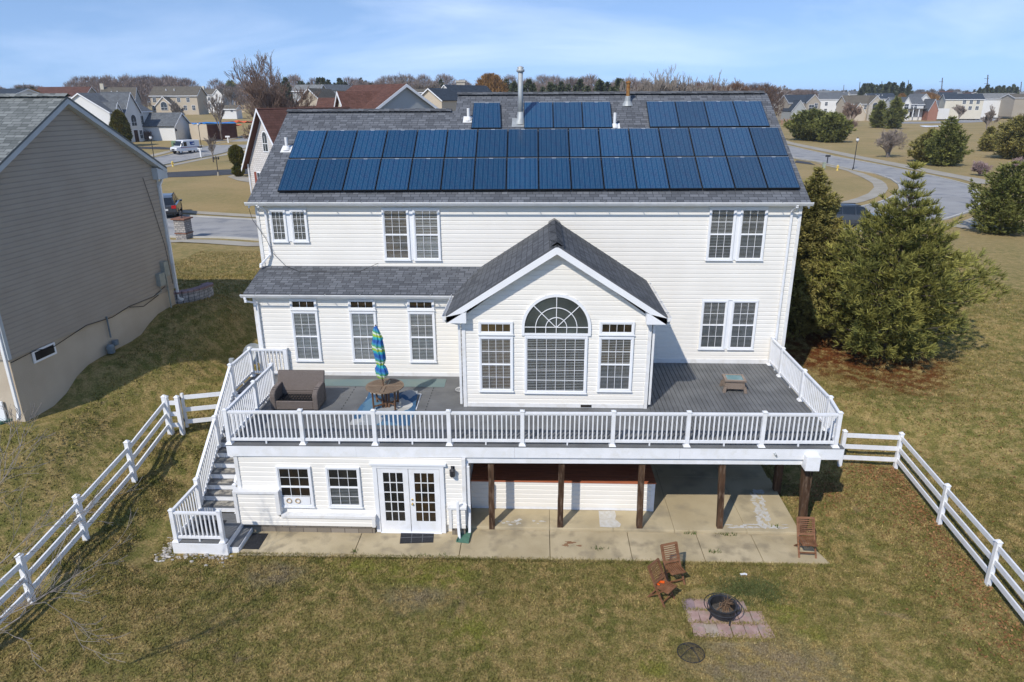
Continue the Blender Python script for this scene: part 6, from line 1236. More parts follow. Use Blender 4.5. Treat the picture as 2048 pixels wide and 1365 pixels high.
for i, (u, v, lab, sx) in enumerate(((446, 252, 'larger heap of orange red safety fencing on the building plot', 1.0), (478, 246, 'smaller heap of orange red safety fencing beside the timbers', .8))):
    P = at(u, v); t = thing('safety_netting', lab, 'safety fence', tuple(P)); q = MB(); rt_ = random.Random(i)
    H = [[max(0, 1.1*sx*rt_.random()*(1-abs(a-5)/6)) for b in range(5)] for a in range(11)]
    for a in range(10):
        for b in range(4): q.quad((a*.8-4, b*.8, H[a][b]), (a*.8-3.2, b*.8, H[a+1][b]), (a*.8-3.2, b*.8+.8, H[a+1][b+1]), (a*.8-4, b*.8+.8, H[a][b+1]))
    q.build('net', M('orange netting', (.62, .10, .04), (.75, .18, .08), .7, .2, 3), t)
# white gabled house with red shutters, left behind our roof corner
P = onY(527, 372, 58); P.z = terr(P.x, P.y); 
Yw = 66.0; A = onY(489, 300, Yw); gz = terr(A.x, Yw)
t = thing('house', 'white stone gabled house with red shutters and brown roof across the street', 'house', (A.x+.35, Yw, gz), R(-38)); apex = onY(497, 218, Yw).z-gz
gable_block(t, -.1, 6.4, 0, 9, apex-5.6+1.0, apex, 'y', W_stucco, R_brown, ov=.55)
fwin(t, 3.1, apex-3.6, .7, 1.3, y=0, arch=True)
m_shut = M('red shutter', (.20, .05, .032), (.26, .075, .05), .6, .2, 3)
fwin(t, 1.6, .9, .95, 2.3, y=0, shut=m_shut); fwin(t, 3.6, .9, .95, 2.3, y=0, shut=m_shut)
q = MB(); q.bar((-.2, -.1, apex-4.9), (-.15, -.1, .1), .12, .1); q.build('downspout', m_rail, t)
gable_block(t, 6.3, 24, 2.5, 12, apex-4.6, apex-1.2, 'x', W_stucco, R_brown, ov=.4)
# big brown roofed house, mid picture
P = onY(765, 290, 92); P.z = terr(P.x, P.y); hh = lambda v, Y=92: onY(765, v, Y).z
def xw(u, Y): return onY(u, 200, Y).x
t = thing('house', 'large house with russet roof, grey gable end and white front gable behind the left ridge', 'house', (0, 92, 2.3)); z0_ = 2.3
zr_ = hh(170, 97)-z0_; ze_ = zr_-4.6
gx0_, gx1_ = xw(679, 84)-3.3, xw(679, 84)+3.3; zg = onY(679, 184, 84).z-z0_
# projecting wing: ridge runs back to the right, front gable facing left
def wing(t, x0, y0, L_, Wd, he, hr, rot, wm, rm):
    b = MB(); c_, s_ = math.cos(R(rot)), math.sin(R(rot)); T = Matrix.Translation(Vector((x0, y0, 0))) @ Matrix.Rotation(R(rot), 4, 'Z'); b.box(0, L_, -Wd/2, Wd/2, -2, he)
    for x in (0, L_): b.poly([(x, -Wd/2, he), (x, Wd/2, he), (x, 0, hr)])
    b.build('wall', wm, t, tf=T); r_ = MB(); sl = (hr-he)/(Wd/2); ov = .35
    roof_slab(r_, (-ov, -Wd/2-ov, he-ov*sl+.08), (L_, -Wd/2-ov, he-ov*sl+.08), (L_, 0, hr+.08), (-ov, 0, hr+.08), .12); roof_slab(r_, (-ov, Wd/2+ov, he-ov*sl+.08), (L_, Wd/2+ov, he-ov*sl+.08), (L_, 0, hr+.079), (-ov, 0, hr+.079), .12); r_.build('roof', rm, t, tf=T)
    k = MB()
    for s2 in (-1, 1): k.hexa([(-ov-.06, s2*(Wd/2+ov), he-ov*sl-.3), (-ov, s2*(Wd/2+ov), he-ov*sl-.3), (-ov, 0, hr-.3), (-ov-.06, 0, hr-.3)], [(-ov-.06, s2*(Wd/2+ov), he-ov*sl+.05), (-ov, s2*(Wd/2+ov), he-ov*sl+.05), (-ov, 0, hr+.05), (-ov-.06, 0, hr+.05)])
    k.build('fascia', m_trim, t, tf=T)
wing(t, xw(814, 88), -5, 11, 13, zr_-4.0, zr_-.15, 137, W_grey, R_brown)
wing(t, xw(681, 86), -6, 9, 9, zg-4.2, zg, 30, W_cream, R_brown); wing(t, xw(689, 83)-.2, -8.6, 2, 3.6, zg-3.4, zg-1.6, 30, W_cream, R_brown)
t = thing('house', 'house with low russet roof running behind the upper left corner of the solar roof', 'house', (0, 100, 2.4)); zq = onY(640, 197, 100).z-2.4
gable_block(t, xw(622, 100), xw(690, 100), 0, 9, zq-3.5, zq, 'x', W_cream, R_brown); zq2 = onY(600, 214, 96).z-2.4; gable_block(t, xw(540, 96), xw(632, 96), -5, 3.9, zq2-2.6, zq2, 'x', W_cream, R_brown)
fhouse('beige gabled house with olive grey roof left of the russet roofs', 590, 655, 240, 213, 181, 150, 'y', 16, 0, W_beige, R_tan)
fhouse('white gabled house with grey roof beside the reddish bare tree', 547, 572, 245, 205, 182, 130, 'y', 12, 30, W_white, R_grey, ((.5, .5, 1.2, 1.4),))
fhouse('grey roofed house half hidden behind the beige gable', 588, 640, 215, 184, 172.5, 230, 'x', 9, 0, W_grey, R_light)
fhouse('small white gable with grey roof near the dark evergreens above the russet roof', 635, 660, 205, 182, 171.5, 260, 'y', 14, -25, W_white, R_grey)
fhouse('pale house with light grey roof just behind the small white gable', 660, 682, 205, 183, 175, 280, 'x', 9, 0, W_cream, R_light)
fhouse('cream gabled house with blue black roof and vent pipes right of the big grey gable', 833, 886, 224, 201, 180, 150, 'y', 22, -26, W_beige, R_dark, vents=0)
fhouse('white gabled house with dark roof, second from the cream gable towards the flue', 873, 908, 215, 191, 173, 210, 'y', 22, -28, W_white, R_dark)
fhouse('tan gabled house with brown roof nearest the stone chimney stack', 903, 932, 205, 187, 176, 260, 'y', 20, -30, W_beige, R_brown)
fhouse('low grey roofed building between the big grey gable and the cream gable', 826, 858, 205, 186, 180, 240, 'x', 8, 0, W_grey, R_tan)
P = onY(922, 200, 330); t = thing('stone_chimney', 'pale square stone chimney stack on the skyline left of the flue', 'chimney', tuple(P)); q = MB(); q.box(-1.9, 1.9, 0, 3.4, -2, 7.4); q.build('shaft', W_stone, t); q = MB(); q.box(-2.2, 2.2, -.3, 3.7, 7.4, 8.2); q.build('cap', W_stone, t)
# --- right side
fhouse('grey and tan gabled house with white garage, leftmost of the far right row', 1574, 1634, 237, 207, 193, 330, 'x', 11, 6, W_tan, R_dark, [(.85, .62, 1.0, 1.6, 2), (.7, .5, 1.7, 1.7, 2), (.46, .6, .8, 1.3), (.9, .1, 1.2, 1.6, 2)], gables=((.52, 1.0, 1.0, 1.02, 2, W_tan), (-.05, .44, .5, .78, 5, W_grey)), gar=((.2, 4.6, 5),))
fhouse('white house with grey roof standing right of the tan and grey gabled house', 1637, 1684, 232, 200, 188, 370, 'x', 10, -22, W_white, R_grey, S2((.2, .6), (.3, .7)))
fhouse('tan stone fronted house with arched window and open garage by the purple tree', 1690, 1758, 236, 209, 194, 330, 'x', 11, 0, W_beige, R_tan, [(.78, .5, 1.6, 1.7, 1.5, None, True), (.93, .55, 1.2, 1.6, 1.5), (.55, .6, .8, 1.2), (.92, .08, 1.1, 1.6, 1.5), (.77, .05, 1.3, 2.0, 1.5)], gables=((.6, 1.0, 1.0, 1.0, 1.5, W_stone), (.05, .43, .4, .68, 5, W_beige)))
fhouse('white house with blue black roof behind the stone fronted house', 1736, 1788, 222, 199, 189, 400, 'x', 10, 0, W_white, R_dark, S2((.5,), (.2,)), vents=3)
t = fhouse('brick and white colonial house with grey roof, porch and brick garage gable', 1784, 1842, 234, 210, 197, 330, 'x', 11, -4, W_white, R_grey, [(.38, .1, 1.2, 2.4, 2), (.38, .6, 1.2, 1.6, 2), (.62, .62, .8, 1.5), (.74, .62, .8, 1.5), (.7, .1, .9, 1.8)], gables=((.26, .52, 1.0, 1.0, 2, W_white), (1.02, 1.32, .55, .9, 5, W_brick)), doors=((.6, 0),))
q = MB(); q.box(-8.5, -2.2, -1.96, 0, 0, 2.0); q.build('brick_base', W_brick, t); q = MB(); q.box(-1.5, 9.8, -3.2, 0, 3.2, 3.45); q.build('porch_roof', R_grey, t)
q = MB(); 
for x in (-1.2, 1.2, 3.6): q.box(x-.15, x+.15, -3.1, -2.8, 0, 3.2)
q.build('porch_columns', m_trim, t); q = MB(); q.box(12.0, 17.0, -1, 5, -1, 3.4); q.build('garage', W_white, t)
fhouse('white gable with two small dormers behind the brick colonial', 1828, 1862, 226, 206, 190, 380, 'y', 12, 8, W_white, R_grey, ((.5, .9, .8, .8), (.62, .9, .8, .8)))
fhouse('garage wing with dark roof right of the brick colonial', 1858, 1880, 234, 214, 203, 350, 'x', 8, 0, W_white, R_grey, gar=((.5, 3.6, 0),))
fhouse('dark roofed cream house behind the ochre willow', 1876, 1906, 220, 196, 187, 420, 'x', 10, -20, W_cream, R_dark)
fhouse('long cream two storey house with blue grey roof above the picket fence', 1893, 1957, 224, 200, 190, 330, 'x', 11, -16, W_cream, R_dark, S2((.15, .62), (.5, .68, .86), .9, 1.1))
fhouse('white house with pale grey roof behind the tall clipped hedge', 1964, 2026, 222, 199, 189, 350, 'x', 11, -10, W_white, R_light, S2((.5,), (.95,)))
fhouse('brick house cut by the right edge of the view', 2026, 2075, 220, 197, 190, 340, 'x', 10, 0, W_tan, R_tan)
for i, (u0, u1, ve, vr, wm, rm, lab, Y) in enumerate(((1550, 1572, 190, 184, W_white, R_grey, 'small pale house just past the right end of the roof ridge', 420), (1606, 1640, 190, 182.5, W_grey, R_grey, 'grey roofed house behind the front gable of the leftmost far house', 440), (1640, 1682, 190, 183.5, W_cream, R_light, 'light roofed house behind the white house of the far right row', 470), (1668, 1700, 193, 185, W_white, R_tan, 'tan roofed house with white gable left of the stone fronted one', 440), (1880, 1902, 189, 184, W_grey, R_brown, 'low russet roofed house under the tall utility pole', 520), (1903, 1925, 190, 185.5, W_cream, R_light, 'tiny cream gabled house in front of the red brown wood', 520), (1930, 1962, 191, 186.5, W_beige, R_brown, 'low tan house between the cream and the white roofs', 520), (1956, 1976, 191, 186, W_white, R_light, 'tiny white gabled house left of the pale grey roof', 520), (2030, 2048, 192, 185.5, W_cream, R_light, 'pale gabled house at the right edge below the evergreens', 520), (1590, 1612, 188, 182, W_white, R_tan, 'tiny tan roofed house over the dark roof of the leftmost far house', 560), (1700, 1726, 190, 184, W_cream, R_grey, 'tiny cream house over the tan roof of the stone fronted one', 560), (1792, 1812, 195, 188, W_grey, R_grey, 'small grey house under the dark evergreens', 480), (1838, 1858, 196, 190, W_white, R_dark, 'small white house beneath the ochre willow', 500), (1986, 2006, 192, 186, W_cream, R_grey, 'small cream house rising over the pale grey roof', 540))):
    fhouse(lab, u0, u1, 205, ve, vr, Y, 'y' if i % 3 == 0 else 'x', 10, (-14, 10, 0, 18)[i % 4], wm, rm, S2((.5,), (.25, .7), 1.2, 1.3))
# far fences, hedge
def zz5(x, y): return onY(1760+x/7.11, 130+y/7.11, 330)
P = at(1990, 221); 
q = MB(); A = at(1950, 221); B = at(2024, 220.5); t = thing('privacy_fence', 'solid white fence in front of the tall hedge', 'fence', tuple(A)); q.bar(Vector((0, 0, .9)), B-A+Vector((0, 0, .9)), .1, 1.7); q.build('fence_panel', m_rail, t)
t = thing('hedge', 'tall clipped olive hedge behind the solid white fence', 'hedge', tuple(A)); rng = np.random.default_rng(9); k = 5000; A2 = at(1965, 220.5); B2 = at(2020, 220); f = rng.random(k); C = np.stack([A2.x+(B2.x-A2.x)*f-A.x, A2.y+(B2.y-A2.y)*f-A.y+rng.random(k)*2+1, rng.random(k)**.8*(5.0+.6*np.sin(f*60))], -1); V = tufts(C, np.tile(np.array([[0, -.3, 1.]]), (k, 1)), 3, .7, .3, .4, rng); qmesh('foliage', V, m_arb, t)
fpts = [at(*z5(x, y)) for x, y in ((965, 690), (1045, 697), (1160, 706), (1270, 712), (1370, 712), (1420, 705), (1530, 688), (1690, 672), (1850, 668))]
fence([p for p in fpts], 'long white rail fence curving below the cream house in the distance', 2.1, w=.45, rails=(.5, 1.1, 1.7))
# utility poles
for i, (u, vt, vb, Y, lab) in enumerate(((1976, 150, 186, 560, 'tallest utility pole with cross arms, right of the far cream house'), (1885, 156, 186, 620, 'utility pole with cross arm above the far cream house'), (1817, 161, 180, 700, 'thin utility pole behind the dark evergreens, right one of two'), (1764, 163, 182, 760, 'thin utility pole above the left end of the dark evergreens'), (1720, 164, 182, 800, 'small distant utility pole left of the dark evergreens'), (2043, 164, 186, 700, 'utility pole at the right edge of the view'), (1688, 170, 184, 900, 'faint distant utility pole over the row of far roofs'))):
    p = onY(u, vt, Y); b = onY(u-1.0, vb+6, Y); t = thing('utility_pole', lab, 'utility pole', (b.x, b.y, b.z)); q = MB(); q.tube([(0, 0, -6), (p.x-b.x, 0, p.z-b.z)], [.42, .34], 6); q.build('pole', M('pole wood', (.10, .09, .085)) if i == 0 else bpy.data.materials['pole wood'], t)
    if i in (0, 1):
        q = MB(); h_ = p.z-b.z
        for k_, zf in enumerate((.82, .58) if i == 0 else (.78,)): q.bar(((p.x-b.x)*zf-2.6, 0, h_*zf), ((p.x-b.x)*zf+.6, 0, h_*zf), .25, .25)
        q.build('cross_arm', bpy.data.materials['pole wood'], t)
# ---------------------------------------------------------------- vehicles
m_tyre = M('tyre rubber', (.012, .012, .013), rough=.8); m_rim = M('alloy rim', (.45, .46, .47), rough=.3, metal=.8); m_cglass = M('tinted car glass', (.012, .015, .018), rough=.08, spec=.6)
m_headl = M('headlight', (.6, .62, .63), rough=.1, spec=.6); m_taill = M('tail light', (.45, .01, .012), rough=.2, spec=.5); m_plate = M('plate', (.6, .6, .58)); m_chrome = M('chrome', (.6, .6, .6), rough=.2, metal=1); m_blkpl = M('black plastic', (.02, .02, .022), rough=.5)
def carpaint(n, c): 
    m = M(n, c, rough=.3, spec=.5); b = m.node_tree.nodes['Principled BSDF']; b.inputs['Coat Weight'].default_value = .6; b.inputs['Coat Roughness'].default_value = .08; return m
def loft(q, secs):
    n = len(secs[0]); base = len(q.v)
    for s in secs: q.v += [tuple(p) for p in s]
    for i in range(len(secs)-1):
        for k in range(n):
            a = base+i*n+k; b = base+i*n+(k+1) % n; q.f.append((a, b, b+n, a+n)); q.uv.append(((0, 0),)*4)
    q.f.append(tuple(base+k for k in range(n-1, -1, -1))); q.f.append(tuple(base+(len(secs)-1)*n+k for k in range(n))); q.uv += [((0, 0),)*n]*2
def car(lab, loc, ang, paint, kind='sedan', name='parked_car', scale=1, group=None):
    """front towards +x; body and greenhouse lofted along x"""
    t = thing(name, lab, 'car', tuple(loc), ang, group); t.scale = (scale,)*3
    suv = kind == 'suv'; L_ = 4.7; W = .92; H = 1.72 if suv else 1.43
    if suv: prof = [(-2.35, .42, .95), (-2.3, .32, 1.05), (-2.0, .28, 1.08), (-1, .26, 1.08), (.6, .26, 1.06), (1.1, .27, 1.03), (1.9, .3, .93), (2.25, .34, .8), (2.35, .42, .7)]
    else: prof = [(-2.35, .42, .9), (-2.28, .3, .98), (-1.8, .26, 1.0), (-1, .24, .98), (.6, .24, .96), (1.0, .24, .94), (1.8, .27, .84), (2.2, .32, .72), (2.35, .42, .62)]
    q = MB(); secs = []
    for i, (x, zb, zt) in enumerate(prof):
        w_ = W*(.86 if i in (0, len(prof)-1) else .95 if i in (1, len(prof)-2) else 1); m_ = (zb+zt)/2
        secs.append([(x, -w_*.9, zb), (x, w_*.9, zb), (x, w_, zb+.15), (x, w_*1.0, m_), (x, w_*.97, zt-.07), (x, w_*.86, zt), (x, -w_*.86, zt), (x, -w_*.97, zt-.07), (x, -w_, m_), (x, -w_, zb+.15)])
    loft(q, secs); body = q.build('body', paint, t, smooth=False, bevel=.02)
    if suv: gp = [(-2.28, 1.03, 1.06), (-2.0, 1.05, 1.6), (-1.2, 1.05, 1.7), (0, 1.05, 1.72), (.45, 1.05, 1.64), (1.15, 1.0, 1.06)]
    else: gp = [(-2.0, .95, .98), (-1.3, .95, 1.3), (-.5, .95, 1.43), (.2, .95, 1.4), (1.15, .93, .96)]
    q = MB(); secs = []
    for x, zb, zt in gp: f = (zt-zb); wt = W*(.84-.26*f/.7*.5); secs.append([(x, -W*.86, zb), (x, W*.86, zb), (x, wt, zt), (x, -wt, zt)])
    loft(q, secs); q.build('cabin_glass', m_cglass, t)
    q = MB(); top = [g_ for g_ in gp if g_[2] > 1.25]; 
    for (x, zb, zt), (x2, zb2, zt2) in zip(top, top[1:]):
        wt = W*(.84-.26*(zt-zb)/.7*.5)+.008; wt2 = W*(.84-.26*(zt2-zb2)/.7*.5)+.008; q.hexa([(x, -wt, zt-.07), (x2, -wt2, zt2-.07), (x2, wt2, zt2-.07), (x, wt, zt-.07)], [(x, -wt*.97, zt+.015), (x2, -wt2*.97, zt2+.015), (x2, wt2*.97, zt2+.015), (x, wt*.97, zt+.015)])
    for x in ((-.15, -1.15) if not suv else (-.1, -1.1, -1.85)):
        for s in (-1, 1): z_ = min(gp, key=lambda g_: abs(g_[0]-x))[2]; q.bar((x, s*W*.875, .98), (x-.05, s*(W*.7), z_-.03), .09, .03)
    for s in (-1, 1): q.bar((gp[-1][0], s*W*.84, 1.0), (gp[-2][0], s*W*.66, gp[-2][2]), .08, .05); q.bar((gp[0][0], s*W*.84, 1.02), (gp[1][0], s*W*.66, gp[1][2]), .1, .06)
    q.build('roof', paint, t)
    for x in (-1.42, 1.42):
        for s in (-1, 1):
            q = MB(); q.lathe([(.2, -.11), (.34, -.11), (.36, -.07), (.36, .07), (.34, .11), (.2, .11)], n=18); q.v = [(x+a[0], s*(W-.1)+a[2], .36+a[1]) for a in q.v]; o = q.build('tyre', m_tyre, t)
            q = MB(); q.lathe([(.001, .09), (.05, .1), (.07, .08), (.2, .1), (.23, .11), (.23, .0)], n=18, fold=.06, fk=5); q.v = [(x+a[0], s*(W-.1)+a[2]*s, .36+a[1]) for a in q.v]; q.build('rim', m_rim, o)
            q = MB(); q.lathe([(.36, -.05), (.42, -.05), (.42, .02), (.36, .02)], n=18); q.v = [(x+a[0], s*(W-.01)+a[2]*s*.2, .37+a[1]) for a in q.v if 1]; q.build('wheel_arch', m_blkpl, t)
    for s in (-1, 1):
        q = MB(); q.box(2.18, 2.32, min(s*.5, s*.84), max(s*.5, s*.84), .58 if not suv else .66, .74 if not suv else .84); q.build('headlight', m_headl, t)
        q = MB(); q.box(-2.38, -2.24, min(s*.52, s*.86), max(s*.52, s*.86), .78, .98 if not suv else 1.02); q.build('tail_light', m_taill, t)
        q = MB(); q.box(.72, .95, min(s*.9, s*1.08), max(s*.9, s*1.08), .95, 1.1); q.build('mirror', paint, t)
    q = MB(); q.box(2.28, 2.37, -.42, .42, .4, .6); q.box(-2.36, -2.3, -.8, .8, .36, .5); q.build('bumper', m_blkpl, t); q = MB(); q.box(-2.39, -2.34, -.26, .26, .62, .76); q.build('licence_plate', m_plate, t)
    if suv: 
        q = MB()
        for s in (-1, 1): q.bar((-1.8, s*.62, 1.76), (.2, s*.62, 1.77), .04, .05)
        q.build('roof_rail', m_blkpl, t)
    return t
def along(u0, v0, u1, v1): a = at(u0, v0); b = at(u1, v1); return math.atan2(b.y-a.y, b.x-a.x)
p = at(338, 433); p = Vector((p.x-.3, p.y+.6, p.z+.06)); car('dark blue grey SUV seen from behind, stopped in the street past the taupe house corner', p, R(112), carpaint('slate car paint', (.035, .042, .052)), 'suv', 'parked_car', 1.06)
p = at(394, 277.5); car('black maroon sedan parked before the garage of the white colonial', p, R(-8)+0, carpaint('dark maroon paint', (.03, .015, .018)), 'sedan')
p = at(1728, 459); car('dark grey car half hidden between the two near evergreens on the right', Vector((p.x-.5, p.y+1.0, p.z+.05)), R(-6), carpaint('graphite paint', (.045, .052, .062)), 'suv', scale=.98)
p = at(1946, 240.5); car('white pickup like car driving on the far street at the right', Vector((p.x, p.y, p.z+.06)), R(200), carpaint('white paint', (.7, .7, .7)), 'suv', 'car', 1.25)
p = at(1866, 233); car('dark blue car parked before the brick house garage', p, R(10), carpaint('navy paint', (.03, .045, .07)), 'suv', scale=1.1)
p = at(1890, 235); car('silver car parked right of the dark blue one by the brick house', p, R(-70), carpaint('silver paint', (.35, .36, .37)), 'sedan', scale=1.1)
p = at(1706, 236); car('white car parked in front of the open garage of the stone fronted house', p, R(0), carpaint('pearl paint', (.6, .6, .6)), 'suv', scale=1.1)
p = at(1726, 240); car('white car on the driveway right of the open garage', p, R(250), carpaint('white paint two', (.68, .68, .68)), 'sedan', scale=1.1)
# mail truck
p = at(372, 307); t = thing('mail_truck', 'boxy white mail delivery truck with blue emblem driving on the left street', 'mail truck', (p.x, p.y, p.z+.05), R(240)); t.scale = (1.0, 1.0, 1.0)
m_tw = carpaint('mail truck white', (.72, .73, .74)); q = MB()
sec = lambda x, zb, zt, w: [(x, -w, zb), (x, w, zb), (x, w, zt-.08), (x, w*.92, zt), (x, -w*.92, zt), (x, -w, zt-.08)]
loft(q, [sec(-2.2, .5, 2.15, .95), sec(-1.2, .42, 2.2, .97), (sec(.7, .42, 2.2, .97)), sec(.95, .42, 2.1, .96), sec(1.45, .42, 1.2, .95), sec(2.2, .45, 1.05, .9), sec(2.3, .5, .9, .85)]); q.build('body', m_tw, t)
q = MB(); q.quad((.99, -.8, 2.03), (.99, .8, 2.03), (1.44, .8, 1.27), (1.44, -.8, 1.27)); q.build('windshield', m_cglass, t, tf=Matrix.Translation(Vector((.03, 0, .02))))
for s in (-1, 1):
    q = MB(); q.box(.25, .85, min(s*.96, s*.985), max(s*.96, s*.985), 1.2, 1.9); q.build('side_window', m_cglass, t)
    q = MB(); q.poly([(-1.25, s*.985, 1.35), (-.45, s*.985, 1.35), (-.3, s*.985, 1.9), (-1.25, s*.985, 1.9)]); q.build('emblem', M('mail blue', (.01, .06, .25)) if s < 0 else bpy.data.materials['mail blue'], t)
    q = MB(); q.poly([(-1.2, s*.99, 1.45), (-.6, s*.99, 1.62), (-1.2, s*.99, 1.72)]); q.build('emblem_mark', m_rail, t)
    q = MB(); q.box(-2.15, 1.5, min(s*.95, s*.982), max(s*.95, s*.982), 1.02, 1.07); q.build('blue_stripe', bpy.data.materials['mail blue'] if s > 0 or 'mail blue' in bpy.data.materials else None, t)
    q = MB(); q.box(-2.15, 1.5, min(s*.95, s*.982), max(s*.95, s*.982), .94, .98); q.build('red_stripe', m_taill, t)
    q = MB(); q.box(2.2, 2.32, min(s*.55, s*.8), max(s*.55, s*.8), .7, .88); q.build('headlight', m_headl, t)
    q = MB(); q.box(1.2, 1.32, min(s*1.0, s*1.22), max(s*1.0, s*1.22), 1.3, 1.75); q.build('mirror', m_blkpl, t)
    for x in (-1.35, 1.55):
        q = MB(); q.lathe([(.15, -.1), (.33, -.1), (.34, .1), (.15, .1)], n=16); q.v = [(x+a[0], s*.82+a[2], .34+a[1]) for a in q.v]; o = q.build('tyre', m_tyre, t); q = MB(); q.lathe([(.001, .08), (.17, .11)], n=16); q.v = [(x+a[0], s*.82+a[2]*s, .34+a[1]) for a in q.v]; q.build('rim', m_pvc, o)
q = MB(); q.box(2.28, 2.38, -.85, .85, .42, .56); q.box(-2.3, -2.2, -.85, .85, .42, .56); q.build('bumper', m_blkpl, t); q = MB(); q.box(2.3, 2.34, -.4, .4, .62, .8); q.build('grille', m_blkpl, t)

# ---------------------------------------------------------------- street furniture
def lamp(lab, u, v, vt, name='street_lamp'):
    p, H_, _ = span(u, v, vt, 0); t = thing(name, lab, 'street lamp', tuple(p), 0, 'post top street lamps'); q = MB(); q.lathe([(.14, 0), (.14, .25), (.09, .35), (.06, .5), (.05, H_*.86)], n=10); q.build('pole', m_blackmetal, t)
    q = MB(); q.lathe([(.05, H_*.86), (.12, H_*.88), (.16, H_*.89)], n=10); q.lathe([(.17, H_*.975), (.1, H_*1.0), (.02, H_*1.02)], n=10); q.build('lamp_head', m_blackmetal, t); q = MB(); q.lathe([(.1, H_*.89), (.2, H_*.93), (.19, H_*.975), (.1, H_*.985)], n=10); q.build('lamp_globe', M('frosted lamp globe', (.75, .76, .76), rough=.3) if 'frosted lamp globe' not in bpy.data.materials else bpy.data.materials['frosted lamp globe'], t)
lamp('black street lamp rising just beyond the taupe roof edge', 311, 333, 272); lamp('black street lamp beside the mail truck', 403, 296, 246); lamp('black street lamp on the verge of the right street near the yellow hydrant', 1706, 340, 276)
m_yel = M('hydrant yellow', (.65, .45, .08), (.72, .55, .14), .5, .4, 8)
def hydrant(lab, u, v, sc=1):
    p = at(u, v); t = thing('fire_hydrant', lab, 'fire hydrant', tuple(p)); t.scale = (sc,)*3; q = MB(); q.lathe([(.16, 0), (.16, .06), (.11, .08), (.11, .55), (.15, .57), (.15, .62), (.12, .7), (.05, .78), (.03, .84), (.001, .85)], n=12); q.build('barrel', m_yel, t, smooth=True)
    q = MB(); q.tube([(-.22, 0, .45), (.22, 0, .45)], .06, 8); q.tube([(0, 0, .42), (0, -.2, .42)], .075, 8); q.build('nozzle', m_yel, t)
hydrant('yellow fire hydrant beside the left street', 346, 333.5, .95); hydrant('yellow fire hydrant on the verge of the right street', 1674.5, 341.5, .95)
# mailboxes
p = at(1654, 327.5); t = thing('mailbox', 'black mailbox on a post by the right street', 'mailbox', tuple(p)); q = MB(); q.box(-.06, .06, -.06, .06, 0, 1.0); q.build('post', m_blackmetal, t); q = MB(); q.lathe([(.14, -.35), (.14, .35)], n=10); q.v = [(a[2], a[0]*.9, 1.15+a[1]) for a in q.v]; q.box(-.35, .35, -.12, .12, 1.0, 1.15); q.build('box', m_blackmetal, t)
for lab, u, v, dn in (('white post mailbox with two boxes beyond the left street', 457, 287, 1), ('white mailbox post below the street lamp, near side of the left street', 402, 313, .8)):
    p = at(u, v); t = thing('mailbox', lab, 'mailbox', tuple(p)); q = MB(); q.box(-.1, .1, -.1, .1, 0, 1.3); q.build('post', m_pvc, t); q = MB(); q.box(-.45*dn, .45*dn, -.15, .15, 1.15, 1.45); q.build('box', m_pvc, t)
p = at(391, 317); t = thing('mailbox', 'black mailbox on a white post at the verge in front of the mail truck', 'mailbox', tuple(at(402.5, 316)))
q = MB(); q.box(-.1, .1, -.1, .1, 0, 1.6); q.build('post', m_pvc, t); q = MB(); q.box(-.3, .3, -.14, .14, 1.6, 1.85); q.build('box', m_blackmetal, t)
p = at(350, 303); t = thing('utility_cabinet', 'pale green utility cabinet in the grass left of the mail truck', 'utility cabinet', tuple(at(350, 297))); q = MB(); q.box(-.4, .4, -.35, .35, 0, 1.35); q.build('cabinet', M('pale green cabinet', (.17, .25, .15)), t, bevel=.03); q = MB(); q.box(-.5, .5, -.45, .45, -.1, .06); q.build('base', m_walk, t)
p = at(1647, 339); t = thing('utility_cabinet', 'small pale utility post at the right driveway near the hydrant', 'utility cabinet', tuple(p)); q = MB(); q.box(-.18, .18, -.14, .14, 0, .9); q.box(-.21, .21, -.17, .17, .9, .98); q.build('cabinet', M('sage cabinet', (.3, .34, .27)), t)
# yard lamp post with twin lanterns by the dark driveway
p, H_, _ = span(437, 352, 313, 0); t = thing('yard_lamp', 'thin yard lamp post with lanterns beside the dark driveway', 'lamp post', tuple(p)); q = MB(); q.tube([(0, 0, 0), (0, 0, H_*.82)], .05, 8); q.build('pole', m_blackmetal, t)
q = MB(); q.lathe([(.16, 0), (.12, .5)], n=8); q.build('base', m_walk, t)
for s in (-1, 0, 1): q = MB(); q.bar((0, 0, H_*.8), (s*.3, 0, H_*.84), .03, .03); q.lathe([(.04, H_*.84), (.12, H_*.87), (.1, H_*.95), (.02, H_*(1.0 if s else 1.04))], (s*.3, 0, 0), 8); q.build('lantern', m_blackmetal, t)
# stone pillar
p, H_, _ = span(370, 478, 438, 0); t = thing('stone_pillar', 'square stone pillar with red cap and small lantern at the kerb', 'pillar', (p.x, p.y, p.z), R(-8)); s = .42
q = MB(); q.box(-s, s, -s, s, -.2, H_); q.build('shaft', brick('pillar stone', (.25, .24, .235), (.46, .43, .39), (.16, .15, .15), .3, .14, ms=.02), t); q = MB(); q.box(-s-.12, s+.12, -s-.12, s+.12, H_, H_+.09); q.build('cap', M('red brown cap', (.19, .09, .06), (.26, .14, .1), .8, .1, 5), t)
q = MB(); q.box(-s-.04, s+.04, -s-.04, s+.04, .42, .5); q.build('ledge', bpy.data.materials['red brown cap'], t)
q = MB(); q.lathe([(.1, H_+.09), (.03, H_+.15), (.03, H_+.25), (.12, H_+.32), (.09, H_+.5), (.02, H_+.6)], n=8); q.build('lantern', m_blackmetal, t)
p = at(1590, 236); t = thing('garden_fence', 'short reddish picket fence behind the bushy pines', 'fence', tuple(at(1562, 250))); q = MB()
for i in range(14): q.box(i*.9, i*.9+.5, 0, .1, 0, 2.0+.2*(i % 2))
q.build('pickets', M('reddish picket', (.3, .16, .11), (.36, .22, .16)), t)
